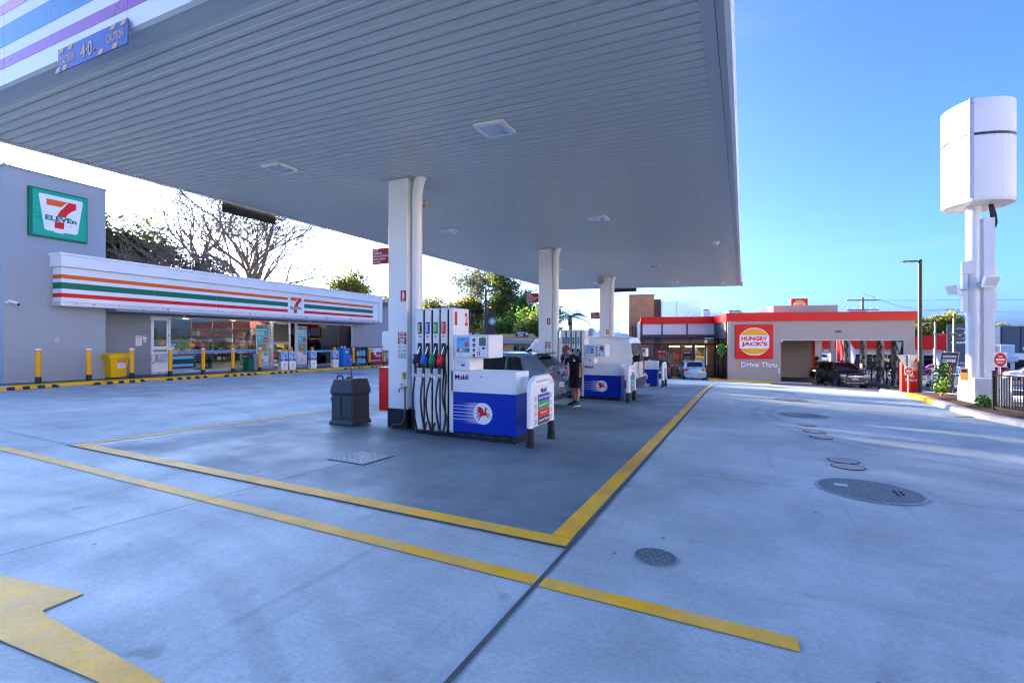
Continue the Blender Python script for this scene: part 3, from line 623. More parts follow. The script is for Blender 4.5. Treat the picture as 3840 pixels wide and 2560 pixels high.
    for k, m in enumerate((BLACK, FUELB, FUELG, FUELR)):
        y = .115-k*.085
        flat('grade_display', BLACK, t, f, rect(.05, .03, .055, y), .004, .006); flat('grade_label', m, t, f, rect(.05, .018, .055, y-.03), .004, .006)
    for k in range(4):
        for j in range(4): flat('key', GREYM, t, f, rect(.009, .009, .13+k*.013, -.02-j*.016), .004, .006)
    flat('number_plate', FUELR, t, f, rect(.05, .065, .145, -.12), .004, .006); text(n1, PRINT, t, f, .018, .045, .145, -.12, .008, .02)
    flat('card_slot', BLACK, t, f, rect(.05, .03, .235, -.03), .004, .007); flat('sticker', PALE, t, f, rect(.05, .08, .235, -.11), .004, .006)
    MB().cyl((1.425, -.001, 1.51), (1.425, -.012, 1.51), .012, n=12).build('lock', STEEL, t)
    # cash head below and cabinet
    MB().box(.795, 1.10, .02, .49, 1.13, 1.34).build('printer_box', PUMPW, t, bevel=.006)
    for r_ in range(3):
        for k in range(3): MB().box(.85+k*.06, .885+k*.06, .014, .0195, 1.295-r_*.022, 1.302-r_*.022).build('vent', GREYM, t)
    flat('sticker', PRINT, t, fr.sub(.97, 1.22, -.019), rect(.09, .06), 0, .001); flat('sticker', NAVY, t, fr.sub(.97, 1.22, -.0175), rect(.07, .03), 0, .001)
    MB().box(.74, 1.96, 0, .52, .775, 1.125).build('cabinet_top', PUMPW, t, bevel=.008)
    MB().box(.742, 1.958, .002, .518, .10, .77).build('cabinet_front', PUMPB, t, bevel=.006)
    MB().box(.741, 1.959, -.001, .521, .770, .776).build('cabinet_trim', PRINT, t)
    MB().box(.74, 1.95, .01, .51, -.03, .098).build('plinth', BLACK, t)
    MB().box(.0, .78, .01, .51, -.03, .074).build('plinth', BLACK, t)
    for k in range(4): MB().prism(rrect(.16, .02, .009, .92+k*.28, .055), fr, -.009, -.005).build('plinth_slot', DARK, t)
    for x in (.77, 1.93):
        for z in (.03, .075): MB().cyl((x, .009, z), (x, .003, z), .009, n=6).build('bolt', STEEL, t)
    MB().cyl((1.33, -.001, 1.04), (1.33, -.008, 1.04), .012, n=12).build('lock', DARK, t)
    text('Mobil', NAVY, t, fr.sub(.955, 1.02, .0), .26, .085, bold=.035, c=.003); flat('letter_ring', FUELR, t, fr.sub(.922, 1.008, .0), circ(.030, 0, 0, 18), .004, .005); flat('letter_ring', PUMPW, t, fr.sub(.922, 1.008, 0), circ(.014, 0, 0, 14), .0055, .0065)
    fb = fr.sub(1.36, .43, -.002)
    tr = MB().prism([(-.50, -.172), (0, -.172), (0, .172), (-.50, .172)], fb, .001, .002).build('speed_trail', TRAIL, t)
    for k in range(5): flat('speed_line', PRINT, t, fb, rect(.46, .008, -.39, .115-k*.0575), .0025, .0035)
    flat('emblem_disc', PRINT, t, fb, circ(.178, 0, 0, 32), .004, .005); pegasus(t, fb, .148, .0055)
    return t
PUMPS = [(-5.23, 7.0), (-5.36, 14.9), (-5.5, 22.75)]
pump(on(-5.23, 7.0, -.0), '1', '2', 1, 'nearest fuel pump, numbered 1 and 2, white masts over a blue cabinet')
pump(on(-5.36, 14.9, -.02), '3', '4', 2, 'middle fuel pump, numbered 3 and 4, behind the person in black')
pump(on(-5.5, 22.75, -.02), '5', '6', 1, 'farthest fuel pump, its blue cabinet end seen behind the white van')
# ---- guard hoops with price boards
def hoop(loc, kind, lab):
    t = thing('guard_hoop', lab, 'bollard', loc, 0, 'white guard hoops with grade boards')
    r = .052; L_ = .90; Ht = 1.05
    def hp(z0):
        p = [(0, 0, z0), (0, 0, Ht-.2)]
        for k in range(1, 7): a = R(15*k); p.append((0, .2-.2*math.cos(a), Ht-.2+.2*math.sin(a)-.0))
        for k in range(6, -1, -1): a = R(15*k); p.append((0, L_-.2+.2*math.cos(a), Ht-.2+.2*math.sin(a)))
        p.append((0, L_, z0)); return p
    MB().tube(hp(.30), r, 14).build('tube', WHITE, t, smooth=50)
    for y in (0, L_):
        MB().cyl((0, y, -.03), (0, y, .30), r+.006, n=14).build('leg_sleeve', BLACK, t, smooth=True); MB().cyl((0, y, -.03), (0, y, .10), r+.014, n=14).build('leg_foot', RUB, t, smooth=True)
    y0, y1 = .06, L_-.06; fr = Fr((.045, L_/2, .62), (0, 1, 0))
    flat('board', PRINT, t, fr, rect(y1-y0, .62), -.02, 0)
    MB().box(-.015, .015, .05, L_-.05, .93, .99).build('cross_rail', WHITE, t)
    text('Mobil', NAVY, t, fr, .26, .085, 0, .235, .003, .03); flat('letter_ring', FUELR, t, fr, circ(.03, -.033, .224, 16), .004, .005); flat('letter_ring', PRINT, t, fr, circ(.014, -.033, .224, 12), .0055, .006)
    rows = [(FUELB, 'Special Unleaded', '91'), (FUELG, 'Special E10', '94'), (FUELR, 'Supreme⁺', '98'), (FUELD, 'Special Diesel', 'D')] if kind == 1 else [(FUELB, 'Special Unleaded', '91'), (FUELG, 'Special E10', '94'), (SKYB, 'Extra', '95'), (FUELD, 'Special Diesel', 'D')]
    for k, (m, s_, n_) in enumerate(rows):
        y = .12-k*.12
        pl = flat('grade_panel', m, t, fr, rect(.50, .115, 0, y), .002, .005); text(s_, PRINT, t, fr, min(.44, .036*len(s_)), .062, 0, y, .006, .02)
        for sx in (-.32, .32):
            flat('octane_disc', m, t, fr, circ(.045, sx, y, 20), .002, .004); flat('octane_disc', PRINT, t, fr, circ(.036, sx, y, 18), .0045, .0055); text(n_, m, t, fr, None, .034, sx, y, .0065, .03)
hoop(on(-2.98, 6.90), 1, 'nearest white guard hoop with fuel grade board at pump one')
hoop(on(-3.10, 14.5), 2, 'second white guard hoop with fuel grade board at middle pump')
hoop(on(-3.25, 22.4), 1, 'farthest white guard hoop with fuel grade board beyond the van')
# ---- windscreen wash bin
BINM = mat('bin_plastic', (.045, .055, .062), .5, var=.12, scale=12, bump=.12, bscale=220)
t = thing('service_bin', 'dark grey moulded plastic waste and squeegee bin left of nearest column', 'bin', on(-7.14, 6.89), R(2))
def ringbox(b, lv):
    k = len(b.v)
    for x0, x1, y0, y1, z in lv: b.v += [(x0, y0, z), (x1, y0, z), (x1, y1, z), (x0, y1, z)]
    for i in range(len(lv)-1):
        for j in range(4): b.f.append((k+4*i+j, k+4*i+(j+1) % 4, k+4*i+4+(j+1) % 4, k+4*i+4+j))
    b.f.append((k, k+1, k+2, k+3)); e = k+4*len(lv)-4; b.f.append((e, e+1, e+2, e+3)); return b
b = ringbox(MB(), [(-.02, .56, -.02, .52, 0), (-.02, .56, -.02, .52, .05), (.01, .53, .01, .50, .10), (.015, .525, .015, .495, .56), (-.01, .55, -.01, .52, .62), (.0, .54, .0, .51, .70), (.05, .49, .03, .49, .86), (.07, .47, .05, .47, .87)])
b.build('body', BINM, t, bevel=.018)
MB().box(.30, .515, -.012, .02, .14, .52).build('panel', BINM, t, bevel=.012); MB().box(.04, .26, -.01, .02, .14, .55).build('panel', BINM, t, bevel=.012)
MB().box(.528, .545, .06, .43, .14, .52).build('panel', BINM, t, bevel=.008)
MB().add([(.25, -.012, .60), (.35, -.012, .60), (.345, .018, .775), (.255, .018, .775), (.25, .05, .60), (.35, .05, .60), (.345, .06, .775), (.255, .06, .775)], [(0, 1, 2, 3), (4, 5, 6, 7), (0, 1, 5, 4), (2, 3, 7, 6), (0, 3, 7, 4), (1, 2, 6, 5)]).build('waste_slot', BLACK, t, bevel=.01)
MB().add([(.39, -.02, .62), (.54, -.02, .62), (.50, .02, .84), (.40, .02, .84), (.39, .06, .62), (.54, .06, .62), (.50, .08, .84), (.40, .08, .84)], [(0, 1, 2, 3), (4, 5, 6, 7), (0, 1, 5, 4), (2, 3, 7, 6), (0, 3, 7, 4), (1, 2, 6, 5)]).build('lid_panel', BINM, t, bevel=.012)
MB().tube([(.08, .1, .86), (.085, .1, .915), (.11, .1, .935), (.19, .1, .93), (.215, .1, .90), (.22, .1, .86)], .019, 8).build('handle', BINM, t, smooth=True)
MB().box(.24, .46, .12, .34, .868, .885).build('bucket_rim', BLACK, t, bevel=.006)
sq = MB().cyl((.33, .2, .80), (.345, .2, 1.03), .011, n=8); sq.build('squeegee_handle', DRED, t, smooth=True)
MB().box(.27, .29, .14, .30, .87, .91).build('squeegee_blade', BLACK, t)
MB().tube([(-.02, .2, .60), (-.07, .18, .55), (-.09, .18, .46), (-.05, .18, .36), (-.02, .18, .30)], [.02, .045, .055, .04, .015], 8).build('bag_corner', BLACK, t, smooth=True)
MB().box(.13, .17, -.003, .01, .73, .76).build('sticker', FUELB, t)
# ================================================================ CONVENIENCE STORE
ST = R(4.5); SP = (-21.3, 12.0)
def sw(lx, ly): return (SP[0]+lx*math.cos(ST)-ly*math.sin(ST), SP[1]+lx*math.sin(ST)+ly*math.cos(ST))
def sg(lx, ly, dz=0): q = sw(lx, ly); return (q[0], q[1], G(*q)+dz)
WALLB = mat('rendered_wall_grey_blue', (.37, .395, .405), .8, var=.06, scale=.7, bump=.25, bscale=90)
WALLD = mat('cladding_grey', (.26, .28, .30), .6, var=.05, scale=.8, bump=.1, bscale=60)
ALU = mat('aluminium_frame', (.62, .63, .64), .3, metal=.5, var=.04)
SF = (math.cos(ST), math.sin(ST), 0); SY = (-math.sin(ST), math.cos(ST), 0)
# footpath and kerb
def sgrid(name, m, x0, x1, y0, y1, dz, step=.8, x1f=None):
    n = int((y1-y0)/step)
    b = MB()
    for i in range(n+1):
        y = y0+(y1-y0)*i/n
        for x in (x0, x1): q = sw(x, y); b.v.append((q[0], q[1], G(*q)+dz))
    for i in range(n): b.f.append((2*i, 2*i+1, 2*i+3, 2*i+2))
    return b.build(name, m)
def path_z(y): return G(*sw(0, y))+.10
def prism_along(name, m, prof, y0, y1, step=.8, parent=None, bend=None, bev=.0):
    n = max(1, int((y1-y0)/step)); b = MB(); k = len(prof)
    for i in range(n+1):
        y = y0+(y1-y0)*i/n; off = bend(y) if bend else 0
        for x, z in prof: q = sw(x+off, y); b.v.append((q[0], q[1], G(*sw(0, y))+z))
    for i in range(n):
        for j in range(k): b.f.append((i*k+j, i*k+(j+1) % k, (i+1)*k+(j+1) % k, (i+1)*k+j))
    b.f.append(tuple(range(k))); b.f.append(tuple(range(n*k, n*k+k)))
    return b.build(name, m, parent)
kb = lambda y: .45*sst((y+3.5)/1.5)*.35+.0-.28*sst((y-6.2)/1.2)*(1-sst((y-9.5)/1.0))
struct(prism_along('footpath', PATH, [(-2.6, -.1), (.30, -.1), (.30, .10), (-2.6, .10)], -9, 22, .6, None, None))
k_ = struct(prism_along('kerb', KERB, [(.301, -.05), (.45, -.05), (.44, .085), (.42, .10), (.301, .10)], -9, 22, .4))
prism_along('kerb_paint', mat('yellow_kerb_paint', (.90, .50, .004), .55, var=.12, scale=2), [(.3015, .05), (.456, -.01), (.446, .09), (.424, .106), (.3015, .106)], -5.2, 22, .4, k_)
TACT = mat('tactile_yellow', (.62, .40, .03), .6)
b = MB()
for i in range(12):
    for j in range(5): q = sg(-.05-.09*j, 7.1+i*.1, .101); b.lathe([(.02, 0), (.014, .012), (.001, .013)], q, 8)
struct(b.build('tactile_studs', TACT), 'stuff')
store = thing('convenience_store', 'grey convenience store with tall tower and orange green red striped white fascia', 'shop', (SP[0], SP[1], 0), ST)
SFr = lambda d, y=0, z=0: Fr((d, y, z), (0, 1, 0))       # frame on the shop front; right = along the shop
# tower
MB().box(-8, -.9, -4.78, -1.85, -.4, 7.2).build('tower_wall', WALLB, store)
MB().box(-8.05, -.87, -4.81, -1.82, 7.203, 7.27).build('tower_capping', WALLD, store)
# front wall pieces
d = -1.9
MB().box(d-.2, d, -1.848, .40, -.3, 4.2).build('front_wall', WALLD, store)
MB().box(d-.2, d, .402, 13.55, 2.56, 4.2).build('wall_header', WALLD, store)
MB().box(d-.2, d, 13.552, 20.5, -.6, 4.2).build('front_wall', WALLB, store)
for y in (2.6, 6.3, 8.9, 11.2): MB().box(d-.001, d+.003, y-.006, y+.006, 2.57, 2.9).build('cladding_joint', DARK, store)
MB().box(-12, -11.8, -4.7, 20.5, -.6, 4.2).build('back_wall', WALLB, store); MB().box(-11.8, d-.2, 20.3, 20.5, -.6, 4.2).build('end_wall', WALLB, store)
MB().box(-12, -.9, -1.84, 20.5, 4.2, 4.32).build('roof', WALLB, store)
MB().box(-11.8, d-.21, -1.84, 20.3, 2.75, 2.8).build('ceiling', WHITEW, store)
TILE = mat('shop_floor', (.30, .29, .27), .3, var=.1, scale=2)
MB().box(-11.8, d, -1.84, 20.3, -.3, .03).build('floor', TILE, store)
LAMPM = mat('shop_lamp', (.9, .9, .9), .4, emit=(1, .93, .82), es=7)
for y in (2.5, 5.5, 8.5, 11.5, 14.5):
    for x in (-3.6, -6.4): MB().box(x-.6, x+.6, y-.12, y+.12, 2.715, 2.749).build('ceiling_lamp', LAMPM, store)
# fascia
MB().box(-1.0, -.24, -3.57, 14.69, 4.06, 4.45).build('crown', WHITEW, store, bevel=.006); MB().box(-1.0, -.18, -3.62, 14.74, 4.452, 4.53).build('crown_cap', WHITE, store)
MB().box(-1.0, -.40, 14.17, 14.69, 2.70, 4.058).build('end_cap', WHITEW, store, bevel=.006)
MB().box(-1.0, -.24, 14.40, 14.688, 2.70, 4.057).build('end_cap', WHITEW, store, bevel=.006)
MB().box(-1.0, -.34, -3.53, 14.39, 2.695, 2.84).build('bottom_trim', ALU, store, bevel=.006)
MB().box(-1.85, -.36, -1.8, 14.6, 2.60, 2.69).build('soffit', WALLD, store)
MB().box(-1.0, -.44, -3.46, 14.16, 2.845, 4.055).build('fascia_core', WALLD, store)
ys = [-3.46, -.4, 2.35, 4.75, 6.5, 7.66, 9.9, 11.3, 12.6, 14.16]
for i in range(len(ys)-1):
    pn = MB().box(-1.0 if i == 0 else -.438, -.40, ys[i]+(.003 if i else -.02), ys[i+1]-.003, 2.85, 4.05).build('fascia_panel', WHITEW, store)
    if i != 4:
        for m, z0, z1 in ((ORANGE, 3.655, 3.795), (GREEN, 3.30, 3.52), (RED, 3.0, 3.145)):
            MB().box(-.99 if i == 0 else -.399, -.396, ys[i]+(.003 if i else -.026), (ys[i+1] if i < 8 else 13.84)-(.003 if i != 3 else .003), z0, z1).build('stripe', m, pn)
def seven(parent, fr, s, c, red2=RED):
    q = lambda P: [(x*s, y*s) for x, y in P]
    flat('numeral', ORANGE if red2 is RED else RED, parent, fr, q([(-.36, .40), (.17, .40), (.06, .30), (.0, .22), (-.36, .22)]), c, c+.006)
    flat('numeral', red2, parent, fr, q([(.185, .405), (.38, .405), (.375, .22), (.28, .16), (.19, .07), (.14, -.0), (.115, -.075), (-.10, -.075), (-.06, .04), (.0, .14), (.06, .21), (.10, .28)]), c, c+.006)
    flat('numeral', red2, parent, fr, q([(-.155, -.24), (.075, -.24), (.06, -.44), (-.165, -.44)]), c, c+.006)
    text('ELEVEn', GREEN, parent, fr, .78*s, .15*s, 0, -.155*s, c+.002, .045)
seven(store, SFr(-.40, 7.07, 3.42), 1.02, .003)
# glazing: framing
def fbox(y0, y1, z0, z1, nm='window_frame', dd=(d-.06, d+.03), m=ALU): return MB().box(dd[0], dd[1], y0, y1, z0, z1).build(nm, m, store)
fbox(.40, 6.9, 2.50, 2.56); fbox(8.5, 13.55, 2.46, 2.56); fbox(6.9, 8.5, 2.50, 2.56)
fbox(.40, 6.9, -.06, .10); fbox(8.62, 13.55, -.25, .0)
for y0, y1 in ((.40, .47), (1.15, 1.26), (6.66, 6.72), (6.84, 6.92), (8.08, 8.16), (8.48, 8.64), (13.48, 13.55)): fbox(y0, y1, .0 if y0 < 7 else -.1, 2.50)
for y0, y1 in ((1.27, 2.24), (2.24, 3.31), (3.31, 4.41), (4.41, 5.50), (5.50, 6.66)): MB().box(d-.012, d, y0+.006, y1-.006, .10, 2.50).build('window_pane', GLASS, store)
for y0, y1 in ((8.65, 9.45), (9.45, 10.85), (10.85, 12.2), (12.2, 13.48)): MB().box(d-.012, d, y0+.006, y1-.006, .0, 2.46).build('window_pane', GLASS, store)
MB().box(d-.10, d-.09, 6.94, 7.02, .0, 2.48).build('door_pane', GLASS, store); MB().box(d-.012, d, 8.17, 8.47, 0, 2.48).build('door_pane', GLASS, store)
MB().box(d+.0, d+.1, 7.2, 7.8, 2.40, 2.46).build('door_sensor', WHITE, store)
# night pay door
MB().box(d-.05, d+.01, .475, 1.145, .10, 1.12).build('pay_door', WHITEW, store); MB().box(d-.05, d+.012, .475, 1.145, 1.14, 1.22).build('pay_door', WHITEW, store)
for a, b_ in ((.475, .54), (1.09, 1.145)): MB().box(d-.05, d+.012, a, b_, 1.22, 2.5).build('pay_door', WHITEW, store)
MB().box(d-.05, d+.012, .54, 1.09, 2.36, 2.5).build('pay_door', WHITEW, store); MB().box(d-.02, d-.01, .54, 1.09, 1.22, 2.36).build('window_pane', GLASS, store)
MB().box(d+.011, d+.018, .52, 1.10, .98, 1.08).build('pay_slot', WALLD, store); MB().box(d+.012, d+.22, .58, 1.08, .58, .92).build('pay_hopper', STEEL, store, bevel=.01)
MB().box(d+.012, d+.02, .50, .56, .47, .53).build('sticker', DRED, store); flat('sticker', GREEN, store, SFr(d-.01, .81, 1.27), rect(.52, .07), .002, .004); text('Night Pay Window', PRINT, store, SFr(d-.01, .81, 1.27), .44, .035, 0, 0, .006, .0)
# glass decals
fr = SFr(d)
flat('glass_band', LBLUE, store, fr, rect(4.5, .13, 3.55, .93), .003, .005)
for k in range(30):
    flat('band_print', NAVY, store, fr, [(1.6+k*.141, .89), (1.66+k*.141, .90), (1.70+k*.141, .965), (1.63+k*.141, .955)], .006, .0065)
flat('glass_band', LBLUE, store, fr, rect(4.0, .12, 11.45, .80), .003, .005)
for k in range(26): flat('band_print', NAVY, store, fr, [(9.5+k*.15, .77), (9.56+k*.15, .78), (9.60+k*.15, .83), (9.53+k*.15, .82)], .006, .0065)
for k, (m, z0, z1) in enumerate(((mat('brown_decal', (.25, .07, .02), .4), .76, .865), (LBLUE, .63, .76), (mat('deep_green_decal', (.005, .07, .05), .4), .40, .63), (LBLUE, .28, .40), (mat('maroon_decal', (.14, .02, .025), .4), .18, .28), (LBLUE, .105, .18))):
    flat('glass_decal', m, store, fr, [(1.29, z0), (2.32, z0), (2.32, z1), (1.29, z1)], .003, .005)
# posters in the glass
def poster(y0, y1, z0, z1, title, lab):
    t = thing('window_poster', lab, 'poster', tuple(store.matrix_world @ Vector((0, 0, 0))) if 0 else (SP[0], SP[1], 0), ST, 'promotional posters on the shop front')
    fr = SFr(d, (y0+y1)/2, (z0+z1)/2); W_, H_ = y1-y0, z1-z0
    flat('sheet', PRINT, t, fr, rect(W_, H_), .006, .014); flat('upper_print', TEAL, t, fr, rect(W_*.94, H_*.64, 0, H_*.165), .016, .018)
    flat('upper_print', TEAL, t, fr, [(-W_*.15, -H_*.155), (-W_*.04, -H_*.155), (-W_*.14, -H_*.23)], .016, .018); flat('upper_print', TEAL, t, fr, rect(W_*.35, H_*.09, W_*.25, -H_*.2), .016, .018)
    flat('title_box', mat('dark_teal_print', (.005, .13, .12), .4), t, fr, rect(W_*.42, H_*.055, -W_*.22, H_*.44), .0185, .02); text('New', PRINT, t, fr, W_*.3, H_*.032, -W_*.22, H_*.44, .0215, .03)
    for k, s_ in enumerate(title): text(s_, PRINT, t, fr, min(W_*.85, W_*.11*len(s_)), H_*.042, -W_*.42, H_*(.385-.055*k), .0195, .03, left=True)
    for k in range(4): flat('print_line', PALE, t, fr, rect(W_*(.3-.03*k), H_*.008, -W_*.26, H_*(.21-.02*k)), .0185, .0195)
    cols = [mat('bread', (.50, .32, .16), .7, var=.3, scale=20), mat('meat', (.40, .12, .07), .6, var=.3, scale=20), mat('lettuce', (.22, .33, .06), .6, var=.3, scale=20), mat('chicken', (.55, .40, .22), .6, var=.3, scale=20)]
    for k in range(8):
        z = -H_*.16+k*H_*.027; wv = W_*(.36+.03*math.sin(k*2.1))
        flat('sandwich', cols[[0, 3, 1, 2, 0, 3, 1, 0][k]], t, fr, rrect(wv*2*.9, H_*.030, H_*.012, .01*math.sin(k*3), z), .020+.0004*k, .022+.0004*k)
    flat('price_disc', FUELR if 0 else RED, t, fr, circ(W_*.17, W_*.22, H_*.14, 20), .0265, .0275); text('$6', PRINT, t, fr, W_*.2, H_*.03, W_*.22, H_*.14, .0285, .03)
    seven(t, fr.sub(0, -H_*.36), W_*.22, .0165); text('wonderfully easier', BLACK, t, fr, W_*.75, H_*.02, 0, -H_*.42, .0165, .01)
poster(5.80, 6.60, .05, 2.33, ('Stacked', 'Roast', 'Beef.'), 'teal sandwich poster left of the open shop doors')
poster(8.66, 9.42, .03, 2.32, ('Stacked', 'Chicken', 'Schnitzel.'), 'teal sandwich poster right of the open shop doors')
# tower sign
t = thing('shop_sign', 'square green sign with white shield and red seven numeral on the grey tower', 'sign', (SP[0], SP[1], 0), ST)
fr = SFr(-.898, -3.345, 5.885)
flat('case', GREEN, t, fr, rect(1.67, 1.67), 0, .12); flat('face', mat('sign_green', (.008, .40, .22), .3, var=.02, coat=.3), t, fr, rect(1.55, 1.55, .02, 0), .122, .14)
flat('shield', WHITE, t, fr, [(-.56, .66), (.66, .66), (.68, .62), (.52, -.54), (.46, -.58), (.12, -.58), (.12, -.62), (-.16, -.62), (-.16, -.58), (-.38, -.58), (-.44, -.54), (-.60, .62)], .142, .15)
seven(t, fr.sub(.03, .05), 1.16, .153, RED); text('®', GREEN, t, fr, .06, .06, .3, -.32, .153)
# cameras, notices, vents
def cctv(ly, z, dd, lab, rz=0.):
    q = sw(dd, ly); t = thing('security_camera', lab, 'camera', (q[0], q[1], z), ST+rz, 'white security cameras')
    MB().cyl((0, 0, 0), (.03, 0, 0), .05, n=14).build('mount', WHITE, t, smooth=True); MB().tube([(.02, 0, 0), (.10, .02, .02), (.14, .04, .01)], .018, 8).build('arm', WHITE, t, smooth=True)
    MB().tube([(.08, .0, .05), (.12, .02, .04), (.30, .10, -.03)], [.035, .048, .048], 12).build('housing', WHITE, t, smooth=True); MB().cyl((.30, .10, -.03), (.315, .107, -.035), .04, n=12).build('lens', BLACK, t, smooth=True)
cctv(-4.7, 2.74, -.9, 'left one of two white security cameras low on the tower', .3); cctv(-4.42, 2.70, -.9, 'right one of two white security cameras low on the tower', -.7)
cctv(1.45, 2.60, -1.3, 'white security camera under the shop fascia above the pay window', -.5); cctv(9.0, 2.60, -1.3, 'white security camera under the shop fascia right of the entrance', -.5)
q = sw(-.9, -3.38); t = thing('wall_box', 'small white junction box on the tower wall', 'box', (q[0], q[1], 1.52), ST); MB().box(.001, .06, -.05, .05, -.05, .05).build('case', WHITE, t, bevel=.006); MB().box(.061, .065, -.03, .03, -.03, .03).build('cover', GREYM, t)
q = sw(d, -.08); t = thing('wall_notice', 'white emergency procedures notice with red edge left of the pay window', 'notice', (q[0], q[1], 1.47), ST); f_ = SFr(.001)
flat('sheet', PRINT, t, f_, rect(.29, .42), 0, .008); flat('edge', DRED, t, f_, rect(.03, .42, -.13, 0), .009, .011); text('EMERGENCY', BLACK, t, f_, .2, .028, .02, .15, .010, .02); text('PROCEDURES', BLACK, t, f_, .2, .028, .02, .11, .010, .02)
for k in range(9): flat('print_line', GREYM, t, f_, rect(.2, .008, .02, .05-k*.026), .010, .0105)
q = sw(d, .17); t = thing('wall_notice', 'small white notice over a red call button box by the pay window', 'notice', (q[0], q[1], 1.55), ST)
flat('sheet', PRINT, t, f_, rect(.14, .14, 0, .05), 0, .006); flat('print', DRED, t, f_, rect(.12, .02, 0, .1), .007, .008); flat('call_box', WHITE, t, f_, rrect(.11, .1, .02, 0, -.10), 0, .03); flat('button', RED, t, f_, circ(.022, 0, -.10, 14), .031, .04)
q = sw(d, 1.36); t = thing('floor_sticker', 'green sign with white footprints at the corner of the shop glass', 'notice', (q[0], q[1], 1.17), ST)
flat('sheet', GREEN, t, f_, rect(.25, .22), .006, .01); flat('header', PRINT, t, f_, rect(.25, .04, 0, .13), .006, .01); flat('footprint', PRINT, t, f_, circ(.035, -.05, -.01, 14, .075), .011, .013); flat('footprint', PRINT, t, f_, circ(.035, .05, -.01, 14, .075), .011, .013)
# bollards
BOL = mat('bollard_yellow', (.95, .40, .002), .38, var=.05, scale=2.5)
def bollard_thing(lx, ly, lab, cover=False, h=1.16):
    t = thing('bollard', lab, 'bollard', sg(lx, ly, .098), ST, 'yellow bollards before the shop')
    MB().cyl((0, 0, .22), (0, 0, h-.07), .076, n=20).build('post', BOL, t, smooth=True); MB().lathe([(.081, -.01), (.081, .21), (.078, .22)], n=20).build('base_sleeve', BLACK, t, smooth=True)
    MB().lathe([(.080, h-.07), (.080, h-.02), (.068, h-.004), (.04, h), (.001, h)], n=20).build('cap', WHITE if not cover else BOL, t, smooth=True)
    MB().lathe([(.0785, h-.09), (.0785, h-.071)], n=20).build('band', RED, t, smooth=True)
ordn = ['first', 'second', 'third', 'fourth', 'fifth', 'sixth', 'seventh']
for k, ly in enumerate((-4.3, -2.88, -1.47, -.02, 1.4, 2.86, 4.35)): bollard_thing(0, ly, ordn[k]+' yellow bollard from the left end of the shop kerb')
for k, ly in enumerate((5.82, 6.36, 7.88, 9.68)):
    bollard_thing(-.02, ly, ['yellow bollard inside the leftmost cardboard ad sleeve', 'yellow bollard inside the second ad sleeve from the left', 'yellow bollard inside the third ad sleeve from the left', 'yellow bollard inside the rightmost ad sleeve'][k], True, 1.20)
    t = thing('bollard_sleeve', ['leftmost', 'second', 'third', 'rightmost'][k]+' of four blue and white printed ad sleeves on the shop bollards', 'ad sleeve', sg(-.02, ly, .11), ST-R(20), 'printed ad sleeves')
    b = MB(); s_ = .165
    for a, b_, c_, d_ in ((-s_, s_, s_, s_+.004), (-s_, s_, -s_-.004, -s_)): b.box(a, b_, c_, d_, 0, .97)
    b.box(s_-.004, s_, -s_+.001, s_-.001, 0, .97); b.box(-s_, -s_+.004, -s_+.001, s_-.001, 0, .97); b.build('sleeve', PRINT, t)
    for fr_ in (Fr((s_, 0, .5), (0, 1, 0)), Fr((0, -s_-.004, .5), (1, 0, 0))):
        flat('upper_print', LBLUE, t, fr_, rect(.325, .50, 0, .205), .001, .003); flat('print_disc', RED, t, fr_, circ(.055, .05, .24, 18), .004, .005)
        for q_ in range(4): flat('print_line', NAVY, t, fr_, rect(.12, .012, -.06, .40-q_*.03), .004, .005)
        for q_ in range(6): flat('print_block', (DRED, BLACK, CREAM, GREEN, NAVY, BLACK)[q_], t, fr_, rect(.05, .08+.02*(q_ % 3), -.12+q_*.048, .02+.015*(q_ % 2)), .004+.0002*q_, .005+.0002*q_)
        seven(t, fr_.sub(0, -.22), .14, .002); text('rewards', mat('pink_print', (.45, .03, .2), .5), t, fr_, .12, .022, 0, -.36, .002)
for k, (lx, ly) in enumerate(((0, 11.36), (0, 12.95), (0, 14.55), (2.2, 12.2))): bollard_thing(lx, ly, ['yellow bollard beside the blue drop box at the shop', 'yellow bollard before the red swap-and-go poster', 'last yellow bollard at the far end of the shop kerb', 'yellow bollard just left of the red column cabinet'][k])
# wheel stops
WST = mat('wheelstop_rubber', (.03, .032, .038), .7, var=.15)
REFY = mat('wheelstop_yellow', (.90, .42, .004), .5, var=.1, scale=9)
for k, (y0, y1) in enumerate(((-5.93, -4.02), (-3.14, -1.51), (-.66, .98), (1.78, 3.5), (4.29, 6.0), (9.6, 11.25), (12.4, 13.5))):
    L_ = 1.7; ym = (y0+y1)/2; t = thing('wheel_stop', 'black and yellow rubber wheel stop, '+['first', 'second', 'third', 'fourth', 'fifth', 'sixth', 'seventh'][k]+' from the left along the shop kerb', 'wheel stop', sg(.78, ym, .003), ST, 'wheel stops along the shop')
    b = MB(); pr = [(-.075, 0), (.075, 0), (.05, .095), (-.05, .095)]; n4 = 4
    for y, s_ in ((-L_/2, .0), (-L_/2+.10, 1), (L_/2-.10, 1), (L_/2, .0)):
        for x, z in pr: b.v.append((x, y, z*(s_ if z else 1)+(.004 if s_ == 0 and z else 0)))
    for i in range(3):
        for j in range(4): b.f.append((i*4+j, i*4+(j+1) % 4, i*4+4+(j+1) % 4, i*4+4+j))
    b.f += [(0, 1, 2, 3), (12, 13, 14, 15)]; b.build('block', WST, t)
    for y in (-.55, -.18, .18, .55): 
        MB().add([(.0765, y-.09, .002), (.0765, y+.09, .002), (.0515, y+.09, .0965), (.0515, y-.09, .0965), (-.05, y+.09, .0965), (-.05, y-.09, .0965)], [(0, 1, 2, 3), (3, 2, 4, 5)]).build('reflector', REFY, t)
